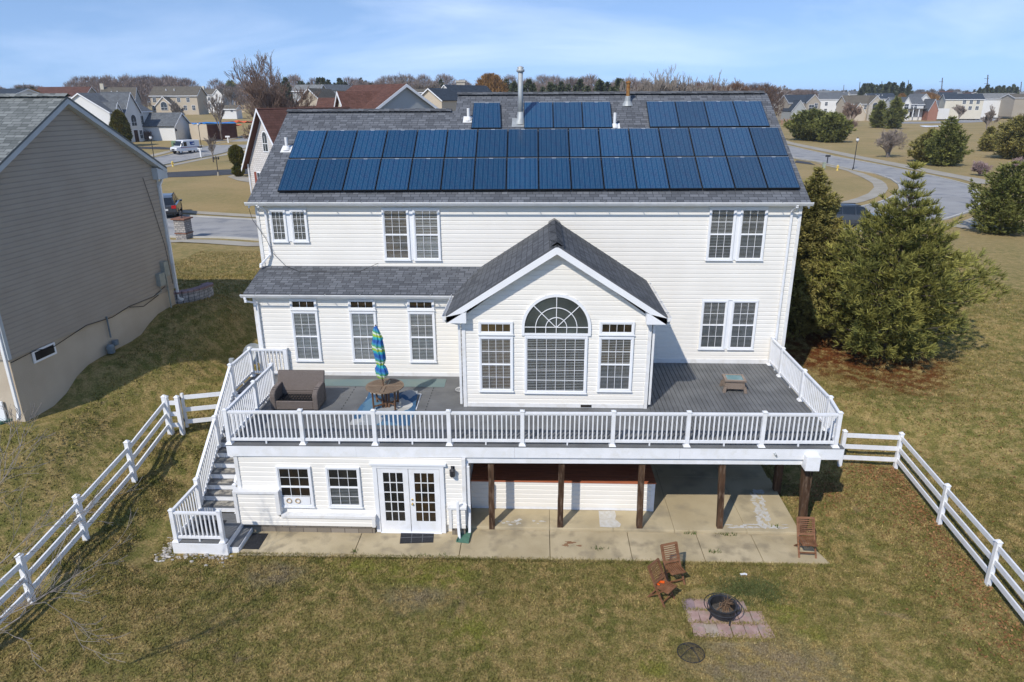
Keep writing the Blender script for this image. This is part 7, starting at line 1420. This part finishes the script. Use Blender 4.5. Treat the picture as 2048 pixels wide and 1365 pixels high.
# ---------------------------------------------------------------- things on the deck
def wicker(n, c1, c2):
    m = bpy.data.materials.new(n); m.use_nodes = True; t = m.node_tree; b = t.nodes['Principled BSDF']; b.inputs['Roughness'].default_value = .75; lk = t.links.new
    tc = N(t, 'ShaderNodeTexCoord'); sp = N(t, 'ShaderNodeSeparateXYZ'); lk(tc.outputs['Object'], sp.inputs[0]); a = N(t, 'ShaderNodeMath', operation='ADD'); lk(sp.outputs[0], a.inputs[0]); lk(sp.outputs[1], a.inputs[1]); cb = N(t, 'ShaderNodeCombineXYZ'); lk(a.outputs[0], cb.inputs[0]); lk(sp.outputs[2], cb.inputs[1])
    br = N(t, 'ShaderNodeTexBrick'); lk(cb.outputs[0], br.inputs['Vector'])
    for k, v in {'Scale': 1, 'Mortar Size': .004, 'Brick Width': .045, 'Row Height': .018}.items(): br.inputs[k].default_value = v
    br.inputs['Color1'].default_value = (*c1, 1); br.inputs['Color2'].default_value = (*c2, 1); br.inputs['Mortar'].default_value = (*[x*.35 for x in c1], 1); lk(br.outputs[0], b.inputs['Base Color'])
    bp = N(t, 'ShaderNodeBump'); bp.inputs['Strength'].default_value = .6; bp.inputs['Distance'].default_value = .008; bp.invert = True; lk(br.outputs['Fac'], bp.inputs['Height']); lk(bp.outputs[0], b.inputs['Normal']); return m
m_wick = wicker('brown wicker', (.21, .17, .145), (.27, .22, .19)); m_wick2 = wicker('light wicker', (.33, .25, .19), (.42, .33, .26))
# loveseat without cushions
sofa = thing('wicker_loveseat', 'brown wicker loveseat without cushions against the deck rail', 'loveseat', (-7.42, 19.2, Z0)); W2 = .74
q = MB(); q.hexa([(-W2, .62, .38), (W2, .62, .38), (W2, .72, .38), (-W2, .72, .38)], [(-W2, .86, .98), (W2, .86, .98), (W2, .95, .97), (-W2, .95, .97)]); q.hexa([(-W2, .62, .02), (W2, .62, .02), (W2, .72, .02), (-W2, .72, .02)], [(-W2, .62, .38), (W2, .62, .38), (W2, .72, .38), (-W2, .72, .38)]); q.build('backrest', m_wick, sofa, bevel=.03)
for s in (-1, 1):
    q = MB(); x0, x1 = sorted((s*W2, s*(W2-.17))); prof = [(-.02, .02), (.85, .02), (.85, .60), (.7, .66), (.35, .66), (.1, .62), (0, .55), (-.02, .45)]
    q.hexa([(x0, y, z) for y, z in prof], [(x1, y, z) for y, z in prof]); q.build('armrest', m_wick, sofa, bevel=.035)
q = MB(); q.box(-W2+.17, W2-.17, 0, .06, .03, .30); q.build('front_panel', m_wick, sofa, bevel=.015)
q = MB(); q.box(-W2+.17, W2-.17, .06, .62, .1, .11); q.build('under_tray', m_black, sofa)
q = MB()
for i in range(13): x = -W2+.2+i*(2*W2-.4)/12; q.box(x-.015, x+.015, .06, .64, .26, .27)
for j in range(6): y = .1+j*.1; q.tube([(-W2+.17+k*.03, y, .275+.012*(k % 2)) for k in range(int((2*W2-.34)/.03)+1)], .006, 4)
q.build('spring_bars', m_blkpl, sofa)
for sx in (-1, 1):
    for y in (.04, .8): q = MB(); q.box(sx*(W2-.08)-.03, sx*(W2-.08)+.03, y-.03, y+.03, 0, .05); q.build('leg', m_blkpl, sofa)
# round teak table
m_teak = M('weathered teak', (.10, .052, .028), (.20, .115, .068), .65, .3, 5, 7, .2, 30, stretch=(1, 6, 1)); m_teak_pale = M('greyed teak', (.19, .13, .085), (.27, .20, .14), .7, .2, 5, 7, .2, 30, stretch=(1, 6, 1))
tb = thing('round_table', 'round slatted wooden patio table holding the closed umbrella', 'table', (-4.66, 19.48, Z0)); r_ = .58; zt = .74
q = MB(); n_ = 48
for i in range(n_):
    a, b = 2*math.pi*i/n_, 2*math.pi*(i+1)/n_; f = lambda rr_, x, z: (rr_*math.cos(x), rr_*math.sin(x), z)
    q.hexa([f(r_-.06, a, zt-.03), f(r_, a, zt-.03), f(r_, b, zt-.03), f(r_-.06, b, zt-.03)], [f(r_-.06, a, zt), f(r_, a, zt), f(r_, b, zt), f(r_-.06, b, zt)])
x = -r_+.075
q.box(-r_+.05, r_-.05, -.055, .055, zt-.028, zt+.002); q.box(-.05, .05, -r_+.05, r_-.05, zt-.03, zt-.002)
while x < r_-.06:
    yy = math.sqrt(max(0, (r_-.05)**2-x*x))
    if yy > .09 and abs(x) > .06: q.box(x-.018, x+.018, .062, yy, zt-.024, zt-.001); q.box(x-.018, x+.018, -yy, -.062, zt-.024, zt-.001)
    x += .046
q.build('tabletop', m_teak_pale, tb)
for a in (35, 145, 215, 325):
    c_, s_ = math.cos(R(a)), math.sin(R(a)); q = MB(); q.bar((.40*c_, .40*s_, 0), (.42*c_, .42*s_, zt-.03), .045, .045); q.build('leg', m_teak, tb)
q = MB(); q.tube([(0, 0, 0), (0, 0, zt-.03)], .045, 8); q.box(-.12, -.07, -.05, .05, 0, zt-.03); q.box(.07, .12, -.05, .05, 0, zt-.03); q.build('pedestal', m_teak, tb); q = MB(); 
for a in (35, 145): c_, s_ = math.cos(R(a)), math.sin(R(a)); q.bar((-.4*c_, -.4*s_, .12+.0006*a), (.4*c_, .4*s_, .12+.0006*a), .04, .04)
q.build('stretcher', m_teak, tb)
# umbrella, closed and tied
def stripes():
    m = bpy.data.materials.new('blue green striped canvas'); m.use_nodes = True; t = m.node_tree; b = t.nodes['Principled BSDF']; b.inputs['Roughness'].default_value = .8; lk = t.links.new
    tc = N(t, 'ShaderNodeTexCoord'); sp = N(t, 'ShaderNodeSeparateXYZ'); lk(tc.outputs['Object'], sp.inputs[0]); nz = N(t, 'ShaderNodeTexNoise'); nz.inputs['Scale'].default_value = 3.5; lk(tc.outputs['Object'], nz.inputs['Vector'])
    a = N(t, 'ShaderNodeMath', operation='MULTIPLY_ADD'); lk(nz.outputs[0], a.inputs[0]); a.inputs[1].default_value = .12; lk(sp.outputs[2], a.inputs[2]); x2 = N(t, 'ShaderNodeMath', operation='MULTIPLY_ADD'); lk(sp.outputs[0], x2.inputs[0]); x2.inputs[1].default_value = .35; lk(a.outputs[0], x2.inputs[2])
    mu = N(t, 'ShaderNodeMath', operation='MULTIPLY'); mu.inputs[1].default_value = 2.25; lk(x2.outputs[0], mu.inputs[0]); fr = N(t, 'ShaderNodeMath', operation='FRACT'); lk(mu.outputs[0], fr.inputs[0]); cr = N(t, 'ShaderNodeValToRGB'); lk(fr.outputs[0], cr.inputs[0]); e = cr.color_ramp.elements; cr.color_ramp.interpolation = 'LINEAR'
    cols = [(0, (.02, .10, .35)), (.2, (.03, .13, .42)), (.24, (.02, .30, .36)), (.38, (.04, .40, .42)), (.42, (.25, .42, .05)), (.55, (.36, .52, .07)), (.6, (.62, .68, .62)), (.66, (.62, .68, .60)), (.7, (.12, .35, .08)), (.8, (.04, .28, .30)), (.9, (.05, .22, .45)), (1, (.02, .10, .35))]
    e[0].position = 0; e[0].color = (*cols[0][1], 1); e[1].position = 1; e[1].color = (*cols[-1][1], 1)
    for p_, c_ in cols[1:-1]: n_ = e.new(p_); n_.color = (*c_, 1)
    lk(cr.outputs[0], b.inputs['Base Color']); return m
um = thing('patio_umbrella', 'closed blue and green striped umbrella standing through the round table', 'umbrella', (-4.66, 19.48, Z0)); um.rotation_euler = (R(0), R(-3.2), 0)
q = MB(); q.tube([(0, 0, .05), (0, 0, 2.62)], .02, 8); q.build('pole', m_teak, um)
q = MB(); rng = np.random.default_rng(6); prof = [(.13, 1.02), (.165, 1.10), (.175, 1.2), (.15, 1.32), (.095, 1.42), (.125, 1.5), (.145, 1.62), (.15, 1.8), (.165, 1.98), (.16, 2.1), (.135, 2.2), (.14, 2.26), (.115, 2.36), (.09, 2.5), (.045, 2.62), (.012, 2.66)]
base = len(q.v); n_ = 48
for i, (rr_, z) in enumerate(prof):
    for k in range(n_):
        a = 2*math.pi*k/n_; f = 1+.17*math.cos(8*a+.5*math.sin(i*.9))+.06*math.cos(13*a+i); zz2 = z+(.03*math.cos(8*a) if i < 2 else 0); q.v.append((rr_*f*math.cos(a)+.012*math.sin(i*1.3), rr_*f*math.sin(a), zz2))
for i in range(len(prof)-1):
    for k in range(n_): a = i*n_+k; b = i*n_+(k+1) % n_; q.f.append((a, b, b+n_, a+n_)); q.uv.append(((0, 0),)*4)
q.build('canopy', stripes(), um, smooth=True)
q = MB(); q.lathe([(.001, 2.70), (.018, 2.69), (.02, 2.64)], n=8); q.build('finial', m_teak, um)
# crumpled rug under the table
def rugmat():
    m = bpy.data.materials.new('blue grey patchwork rug'); m.use_nodes = True; t = m.node_tree; b = t.nodes['Principled BSDF']; b.inputs['Roughness'].default_value = .9; lk = t.links.new
    uv = N(t, 'ShaderNodeUVMap'); mp = N(t, 'ShaderNodeMapping'); mp.inputs['Rotation'].default_value = (0, 0, R(38)); mp.inputs['Scale'].default_value = (1.9, 1.5, 1); lk(uv.outputs[0], mp.inputs[0])
    v = N(t, 'ShaderNodeTexVoronoi', distance='CHEBYCHEV'); v.inputs['Scale'].default_value = 1.0; lk(mp.outputs[0], v.inputs['Vector']); cr = N(t, 'ShaderNodeValToRGB'); cr.color_ramp.interpolation = 'CONSTANT'; e = cr.color_ramp.elements; sp = N(t, 'ShaderNodeSeparateColor'); lk(v.outputs['Color'], sp.inputs[0]); lk(sp.outputs[0], cr.inputs[0])
    e[0].color = (.035, .10, .19, 1); e[1].position = .3; e[1].color = (.30, .32, .33, 1)
    for p_, c_ in ((.5, (.05, .14, .25)), (.68, (.42, .42, .40)), (.85, (.09, .19, .28))): n_ = e.new(p_); n_.color = (*c_, 1)
    lk(cr.outputs[0], b.inputs['Base Color']); return m
rg = MB(); nx_, ny_ = 34, 38
def rp_(i, j):
    x = -5.5+1.78*i/nx_; y = 18.25+2.15*j/ny_; fx_, fy_ = i/nx_, j/ny_
    z = Z0+.012; k = max(0, fy_-.42)/.58
    x += -.12*k*(fx_-.5)*2*.8; y -= k*.12*abs(math.sin(fx_*7)); z += k*(.10*abs(math.sin(fx_*9+fy_*4))+.08*max(0, math.sin(fx_*5-fy_*11+1)))+(.10*k if fx_ > .6 and fy_ > .6 else 0)
    return (x, y, z)
for i in range(nx_):
    for j in range(ny_): rg.quad(rp_(i, j), rp_(i+1, j), rp_(i+1, j+1), rp_(i, j+1), tuple((a/nx_*1.78, b/ny_*2.15) for a, b in ((i, j), (i+1, j), (i+1, j+1), (i, j+1))))
o = rg.build('rug', rugmat()); sm_ = o.modifiers.new('thick', 'SOLIDIFY'); sm_.thickness = .008; tag(o, 'crumpled blue and grey patchwork rug under the round table', 'rug')
q = MB(); q.bar((-5.38, 20.5, Z0+.01), (-3.75, 20.53, Z0+.01), .035, .012); q.bar((-3.75, 20.53, Z0+.01), (-3.72, 19.35, Z0+.01), .035, .012); q.bar((-5.4, 20.5, Z0+.01), (-5.44, 20.15, Z0+.01), .035, .012)
tag(q.build('floor_tape', m_trim), 'white square outline strip lying around the rug on the deck', 'strip')
q = MB(); q.hexa([(-9.0+1.1, 21.14, Z0+.004), (-3.08, 21.13, Z0+.004), (-3.09, 21.82, Z0+.004), (-9+1.1, 21.68, Z0+.004)], [(-9.0+1.1, 21.14, Z0+.012), (-3.08, 21.13, Z0+.012), (-3.09, 21.82, Z0+.012), (-9+1.1, 21.68, Z0+.012)])
tag(q.build('floor_mat', M('faded teal mat', (.19, .235, .215), (.155, .215, .215), .8, .1, 1.2)), 'long faded teal mat strip on the deck along the house wall', 'mat')
# ottoman table
ot = thing('side_table', 'small light wicker side table with glass top on the right part of the deck', 'side table', (6.38, 21.22, Z0), R(-4))
q = MB(); q.hexa([(-.33, -.27, .11), (.33, -.27, .11), (.33, .27, .11), (-.33, .27, .11)], [(-.29, -.24, .36), (.29, -.24, .36), (.29, .24, .36), (-.29, .24, .36)]); q.build('skirt', m_wick2, ot, bevel=.015)
for sx in (-1, 1):
    for sy in (-1, 1): q = MB(); q.hexa([(sx*.34-.045, sy*.28-.045, 0), (sx*.34+.045, sy*.28-.045, 0), (sx*.34+.045, sy*.28+.045, 0), (sx*.34-.045, sy*.28+.045, 0)], [(sx*.30-.045, sy*.25-.04, .2), (sx*.30+.045, sy*.25-.04, .2), (sx*.30+.045, sy*.25+.04, .2), (sx*.30-.045, sy*.25+.04, .2)]); q.build('leg', m_wick2, ot)
q = MB(); q.box(-.34, .34, -.29, -.2, .36, .42); q.box(-.34, .34, .2, .29, .36, .42); q.box(-.34, -.25, -.2, .2, .36, .42); q.box(.25, .34, -.2, .2, .36, .42); q.build('top_frame', m_wick2, ot, bevel=.01)
q = MB(); q.box(-.25, .25, -.2, .2, .405, .418); q.build('glass_top', M('teal glass', (.16, .28, .28), (.25, .36, .36), .08, .6, 3), ot)
# wire fan lying by the bump out wall
fn = thing('wire_fan', 'round white wire fan lying on the deck against the bump out corner', 'fan', (-2.47, 20.9, Z0), 0); q = MB(); 
for rr_ in (.06, .12, .17, .21): q.tube([(rr_*math.cos(a*math.pi/12), rr_*math.sin(a*math.pi/12), .09-.25*rr_) for a in range(25)], .006, 4)
for a in range(10): q.tube([(0, 0, .1), (.12*math.cos(a*.628), .12*math.sin(a*.628), .075), (.21*math.cos(a*.628), .21*math.sin(a*.628), .03)], .004, 4)
q.build('cage', m_pvc, fn); q = MB(); q.lathe([(.18, 0), (.21, .02), (.19, .04), (.001, .03)], n=16); q.build('housing', m_black, fn)
# satellite dish behind the stair landing
dsh = thing('satellite_dish', 'grey satellite dish beyond the top of the deck stairs', 'satellite dish', (-10.15, 22.3, terr(-10.15, 22.3))); q = MB(); q.lathe([(.001, 0), (.15, .02), (.28, .07), (.37, .13)], n=20); T_ = Matrix.Translation(Vector((.35, 0, 2.45))) @ Matrix.Rotation(R(70), 4, 'X') @ Matrix.Rotation(R(30), 4, 'Z'); q.build('reflector', m_steel, dsh, tf=T_, smooth=True)
q = MB(); q.tube([(.35, .1, 0), (.35, .1, 2.4)], .03, 6); q.tube([(.35, -.05, 2.2), (-.1, -.3, 2.3), (-.3, -.4, 2.35)], .015, 5); q.box(-.38, -.24, -.46, -.34, 2.28, 2.42); q.build('mast', m_steel, dsh)

# ---------------------------------------------------------------- yard things
def chair(lab, loc, ang, seat_rot=0):
    """folding slatted chair facing local -y"""
    t = thing('folding_chair', lab, 'folding chair', tuple(loc), ang, 'wooden folding chairs'); w_ = .22
    m_ch = m_chair
    q = MB(); b0 = Vector((0, .12, .40)); b1 = Vector((0, .36, .92))
    for s in (-1, 1): q.bar((s*w_, -.24, .0), (s*w_, .05, .42), .028, .045, (1, 0, 0)); q.bar((s*w_, .05, .42), (s*w_, .31, .92), .028, .045, (1, 0, 0))
    q.bar((-w_, -.17, .12), (w_, -.17, .12), .03, .03); q.build('long_frame', m_ch, t)
    q = MB()
    for s in (-1, 1): q.bar((s*(w_-.035), .30, .0), (s*(w_-.035), -.14, .42), .026, .042, (1, 0, 0))
    q.bar((-w_+.03, .24, .07), (w_-.03, .24, .07), .03, .03); q.build('rear_legs', m_ch, t)
    q = MB(); T = lambda f: Vector((0, .05+.26*f, .42+.5*f))
    for f in (.2, .97): p = T(f); q.bar((-w_, p.y, p.z), (w_, p.y, p.z), .024, .06, (0, .26, .5))
    for i in range(7): p = T(.30+i*.092); q.bar((-w_+.045, p.y, p.z), (w_-.045, p.y, p.z), .014, .024, (0, .26, .5))
    for s in (-1, 1): a = T(.2); b = T(.97); q.bar((s*(w_-.04), a.y, a.z), (s*(w_-.04), b.y, b.z), .03, .02, (1, 0, 0))
    q.build('backrest', m_ch, t)
    q = MB()
    for i in range(7): x = -w_+.06+i*(2*w_-.12)/6; q.box(x-.018, x+.018, -.25, .10, .425, .44)
    q.box(-w_+.02, w_-.02, -.29, -.25, .415, .442); q.box(-w_+.02, w_-.02, .10, .135, .415, .442); q.box(-w_+.02, -w_+.05, -.25, .1, .41, .43); q.box(w_-.05, w_-.02, -.25, .1, .41, .43)
    q.build('seat', m_ch, t); return t
m_chair = M('oiled hardwood', (.16, .07, .032), (.25, .12, .06), .6, .3, 6, 6, .2, 30, stretch=(1, 1, 4))
c1 = chair('wooden folding chair on the patio beside the post, facing the lawn', (7.33, 16.36, .045), R(-2)); c2 = chair('wooden folding chair half on the grass behind the one with the orange tool', (3.52, 15.12, .01), R(19)); c3 = chair('wooden folding chair nearest the fire pit with an orange tool on its seat', (3.13, 14.42, .0), R(48))
ot_ = thing('orange_tool', 'small bright orange plastic tool lying on the seat of a folding chair', 'tool', (3.02, 14.43, .447), R(20)); m_or = M('bright orange plastic', (.8, .12, .015), rough=.4); q = MB(); q.bar((-.12, 0, .02), (.1, .03, .02), .035, .03); q.build('handle', m_or, ot_); q = MB(); q.bar((.08, .02, .02), (.16, -.03, .025), .07, .02); q.bar((-.05, 0, .02), (0, -.08, .02), .03, .02); q.build('head', m_or, ot_)
# pavers round the fire pit: each stone a thing
m_pav = M('pink paver', (.34, .225, .195), (.44, .31, .275), .9, .1, 5, 6, .3, 30, c3=(.30, .25, .20), scale3=6); k = 0
m_pav2 = M('tan paver', (.36, .29, .23), (.43, .36, .30), .9, .1, 5, 6, .3, 30); m_pav3 = M('purple grey paver', (.24, .18, .19), (.31, .23, .23), .9, .1, 5, 6, .3, 30)
rowsp = ((14.42, 3.60, 5, m_pav3), (13.98, 3.62, 6, m_pav), (13.54, 3.66, 6, m_pav)); rt_ = random.Random(3)
names_ = (('purple grey', 'far'), ('pink', 'middle'), ('pink', 'near')); ordn = ('leftmost', 'second', 'third', 'fourth', 'fifth', 'rightmost')
for ri, (y, x0, n_, mm) in enumerate(rowsp):
    for i in range(n_):
        if ri == 1 and i in (1, 2, 3): pass
        x = x0+i*.31; s = .298; q = MB(); ang = rt_.uniform(-.05, .05); dz = rt_.uniform(0, .014); s_0 = rt_.random(); cx_, cy_ = x+s/2+rt_.uniform(-.012, .012), y-.2+rt_.uniform(-.008, .008)
        pts = [(cx_+(a*s/2*math.cos(ang)-b*.218*math.sin(ang)), cy_+(a*s/2*math.sin(ang)+b*.218*math.cos(ang))) for a, b in ((-1, -1), (1, -1), (1, 1), (-1, 1))]
        q.hexa([(a, b, -.05) for a, b in pts], [(a, b, .030+dz) for a, b in pts]); m2 = m_pav3 if ri == 0 and i < 1 else (m_pav2 if ri == 2 and i == 1 else m_pav); c_ = {m_pav3: 'purple grey', m_pav2: 'tan', m_pav: 'pink'}[m2]
        nm_ = ordn[i] if i < n_-1 else 'rightmost'
        o = q.build('paver', m2, bevel=.006); tag(o, f'{c_} square paver, {nm_} in the {names_[ri][1]} row under the fire pit', 'paver', 'square pavers under the fire pit')
# fire pit
fpz = thing('fire_pit', 'round black metal fire pit bowl with sticks on pink pavers', 'fire pit', (4.45, 13.78, .05)); q = MB(); q.lathe([(.001, .10), (.2, .10), (.30, .13), (.31, .34), (.345, .35), (.345, .37), (.295, .36), (.285, .15), (.19, .125), (.001, .12)], n=32); q.build('bowl', m_blackmetal, fpz, smooth=False)
q = MB(); q.tube([(.43*math.cos(a*math.pi/16), .43*math.sin(a*math.pi/16), .33) for a in range(33)], .011, 6)
for a in range(0, 32, 8): c_, s_ = math.cos(R(a*11.25+20)), math.sin(R(a*11.25+20)); q.tube([(.31*c_, .31*s_, .30), (.43*c_, .43*s_, .33)], .01, 5); q.tube([(.30*c_, .30*s_, .18), (.33*c_, .33*s_, .0)], .018, 5)
q.build('ring_handle', m_blackmetal, fpz); q = MB(); q.lathe([(.001, .19), (.12, .185), (.28, .16)], n=20); q.build('ash', M('ash', (.18, .16, .14), (.06, .055, .05), .95, .05, 14, bump=.8), fpz)
stx = thing('firewood', 'loose sticks and twigs standing in the black fire pit', 'firewood', (4.45, 13.78, .22)); rt_ = random.Random(12); q = MB()
for i in range(26): a = rt_.uniform(0, 6.28); r1 = rt_.uniform(.02, .18); l = rt_.uniform(.2, .42); x, y = .10+r1*math.cos(a), .05+r1*math.sin(a); q.tube([(x, y, -.02), (x*.4+rt_.uniform(-.08, .08)+.06, y*.4+rt_.uniform(-.06, .06)+.06, l*.5), (x*.1+rt_.uniform(-.14, .14)+.1, rt_.uniform(-.1, .12), l)], [.013, .01, .004], 5)
for i in range(5): q.tube([(-.24+i*.04, -.12+i*.05, .0), (.0+i*.03, .06, .10+.02*i), (.24, .2-i*.05, .17)], [.014, .012, .006], 5)
q.build('sticks', M('stick bark', (.12, .075, .045), (.22, .15, .10), .9, .1, 12), stx)
# mesh lid on the grass
ld_ = thing('mesh_cover', 'domed black mesh fire pit cover lying on the lawn', 'mesh lid', (3.49, 12.62, .01)); q = MB(); r_ = .30
q.tube([(r_*math.cos(a*math.pi/18), r_*math.sin(a*math.pi/18), .015) for a in range(37)], .009, 5)
dz_ = lambda r2: .13*(1-(r2/r_)**2)+.012
for ang in (30, 120, 75, 165): c_, s_ = math.cos(R(ang)), math.sin(R(ang)); q.tube([(f*r_*c_, f*r_*s_, dz_(abs(f)*r_)) for f in np.linspace(-1, 1, 13)], .007 if ang in (30, 120) else .003, 4)
q.build('rim', m_blackmetal, ld_); q = MB()
for i in range(-13, 14):
    o_ = i*.022; l = math.sqrt(max(0, r_*r_-o_*o_))
    if l < .03: continue
    q.tube([(o_, f*l, dz_(math.hypot(o_, f*l))) for f in np.linspace(-1, 1, 7)], .0016, 3, False); q.tube([(f*l, o_, dz_(math.hypot(o_, f*l))) for f in np.linspace(-1, 1, 7)], .0016, 3, False)
q.build('mesh', m_blackmetal, ld_); q = MB(); q.tube([(-.03, 0, .14), (0, 0, .17), (.03, 0, .14)], .006, 5); q.build('handle', m_blackmetal, ld_)
# door mats, litter, stones
q = MB(); q.hexa([(-3.82, 16.42, .047), (-2.89, 16.5, .047), (-2.94, 17.0, .047), (-3.88, 16.93, .047)], [(-3.82, 16.42, .06), (-2.89, 16.5, .06), (-2.94, 17.0, .06), (-3.88, 16.93, .06)]); dm = q.build('door_mat', m_black); tag(dm, 'black rubber mat with thin grid lines in front of the glazed double door', 'door mat')
q = MB(); 
for f in (.34, .67): q.bar((-3.82+.93*f, 16.42+.08*f, .062), (-3.88+.94*f, 16.93+.07*f, .062), .012, .006)
q.bar((-3.85, 16.68, .062), (-2.92, 16.75, .062), .01, .005); q.build('mat_line', M('grey line', (.16, .17, .18)), dm)
q = MB(); q.hexa([(-8.13, 16.04, .047), (-7.68, 16.04, .047), (-7.68, 16.77, .047), (-8.13, 16.77, .047)], [(-8.13, 16.04, .06), (-7.68, 16.04, .06), (-7.68, 16.77, .06), (-8.13, 16.77, .06)]); dm = q.build('door_mat', m_black); tag(dm, 'black fringed rubber mat at the foot of the landing step', 'door mat')
q = MB(); q.quad((5.33, 15.33, .06), (5.47, 15.35, .07), (5.46, 15.43, .06), (5.32, 15.41, .05)); q.quad((5.46, 15.33, .05), (5.5, 15.36, .06), (5.5, 15.4, .06), (5.46, 15.43, .05)); o = q.build('paper_scrap', m_rail); o.modifiers.new('s', 'SOLIDIFY').thickness = .006; tag(o, 'small white scrap lying on the grass before the patio', 'litter')
rt_ = random.Random(21); q = MB(); n_ = 0
for i in range(170):
    if i < 95: x = -10.05-abs(rt_.gauss(0, .16)); y = rt_.uniform(15.35, 16.5); x = x if y < 15.8 or x < -9.98 else x-.1
    else: x = rt_.uniform(-10.3, -8.3); y = 15.78-abs(rt_.gauss(0, .14))
    s = rt_.uniform(.025, .062); b = len(q.v); z = terr(x, y); a0 = rt_.random()*6
    for lat, zz2 in ((.0, -.3), (.9, 0), (.7, .5), (0, .72)):
        for k in range(6): a = a0+k*math.pi/3; q.v.append((x+s*lat*math.cos(a)*1.25, y+s*lat*math.sin(a)*.85, z+s*zz2))
    for l in range(3):
        for k in range(6): q.f.append((b+l*6+k, b+l*6+(k+1) % 6, b+(l+1)*6+(k+1) % 6, b+(l+1)*6+k)); q.uv.append(((0, 0),)*4)
tag(q.build('pebbles', M('pale pebbles', (.30, .28, .255), (.50, .47, .43), .8, .2, 7, island=.3), smooth=True), kind='stuff')
# weeds patch beside the pit: longer darker grass
rng = np.random.default_rng(31); k = 5000; x = rng.normal(5.4, .38, k); y = rng.normal(14.75, .26, k); m_ = (np.hypot(x-4.45, y-13.78) > .5); x, y = x[m_], y[m_]; k = len(x); a = rng.random(k)*6.28; C = np.stack([x, y, terr_np(x, y)], -1); D = np.stack([np.cos(a)*.9, np.sin(a)*.9, np.full(k, .5)], -1); D /= np.linalg.norm(D, axis=1, keepdims=True)
tag(qmesh('tall_grass', tufts(C, D, 1, .13, .008, .2, rng), M('long green grass', (.085, .105, .035), (.13, .145, .055), .9, .1, 8, island=.35), None), kind='stuff')

# grass creeping over the edges of the pavers and of the patio, and between the stones
rng = np.random.default_rng(41); k = 5200; e = rng.random(k)
x = np.where(e < .3, rng.uniform(3.55, 5.55, k), np.where(e < .55, rng.uniform(3.55, 5.55, k), np.where(e < .75, rng.normal(3.6, .05, k), rng.normal(5.48, .08, k)))); y = np.where(e < .3, rng.normal(14.45, .06, k), np.where(e < .55, rng.normal(13.12, .06, k), rng.uniform(13.1, 14.45, k)))
x2 = rng.uniform(3.7, 5.4, 1300); y2 = rng.choice([14.0, 13.57], 1300)+rng.normal(0, .02, 1300); x3 = rng.uniform(-8.2, 8.0, 9000); y3 = 15.85+rng.normal(0, .035, 9000)-.02; x4 = 7.75+rng.normal(0, .05, 1600)+.0; y4 = rng.uniform(17.2, 23, 1600)
X_ = np.concatenate([x, x2, x3, x4]); Y_ = np.concatenate([y, y2, y3, y4]); k = len(X_); a = rng.random(k)*6.28; C = np.stack([X_, Y_, np.zeros(k)+.0], -1); D = np.stack([np.cos(a)*.55, np.sin(a)*.55, np.full(k, .8)], -1); D /= np.linalg.norm(D, axis=1, keepdims=True)
tag(qmesh('edge_grass', tufts(C, D, 1, .085, .014, .2, rng), M('edge grass', (.18, .17, .05), (.36, .28, .12), .9, .1, 3, island=.4), None), kind='stuff')
# ---------------------------------------------------------------- thin haze in the air
hz = MB(); hz.box(-4100, 4100, -310, 4600, -2, 36); ho = hz.build('haze', None)
hm = bpy.data.materials.new('haze'); hm.use_nodes = True; ht = hm.node_tree; ht.nodes.clear(); o_ = N(ht, 'ShaderNodeOutputMaterial'); pv = N(ht, 'ShaderNodeVolumePrincipled'); pv.inputs['Density'].default_value = .0002; pv.inputs['Color'].default_value = (.93, .96, 1, 1); pv.inputs['Anisotropy'].default_value = .2; ht.links.new(pv.outputs[0], o_.inputs['Volume'])
ho.data.materials.append(hm); tag(ho, kind='stuff')
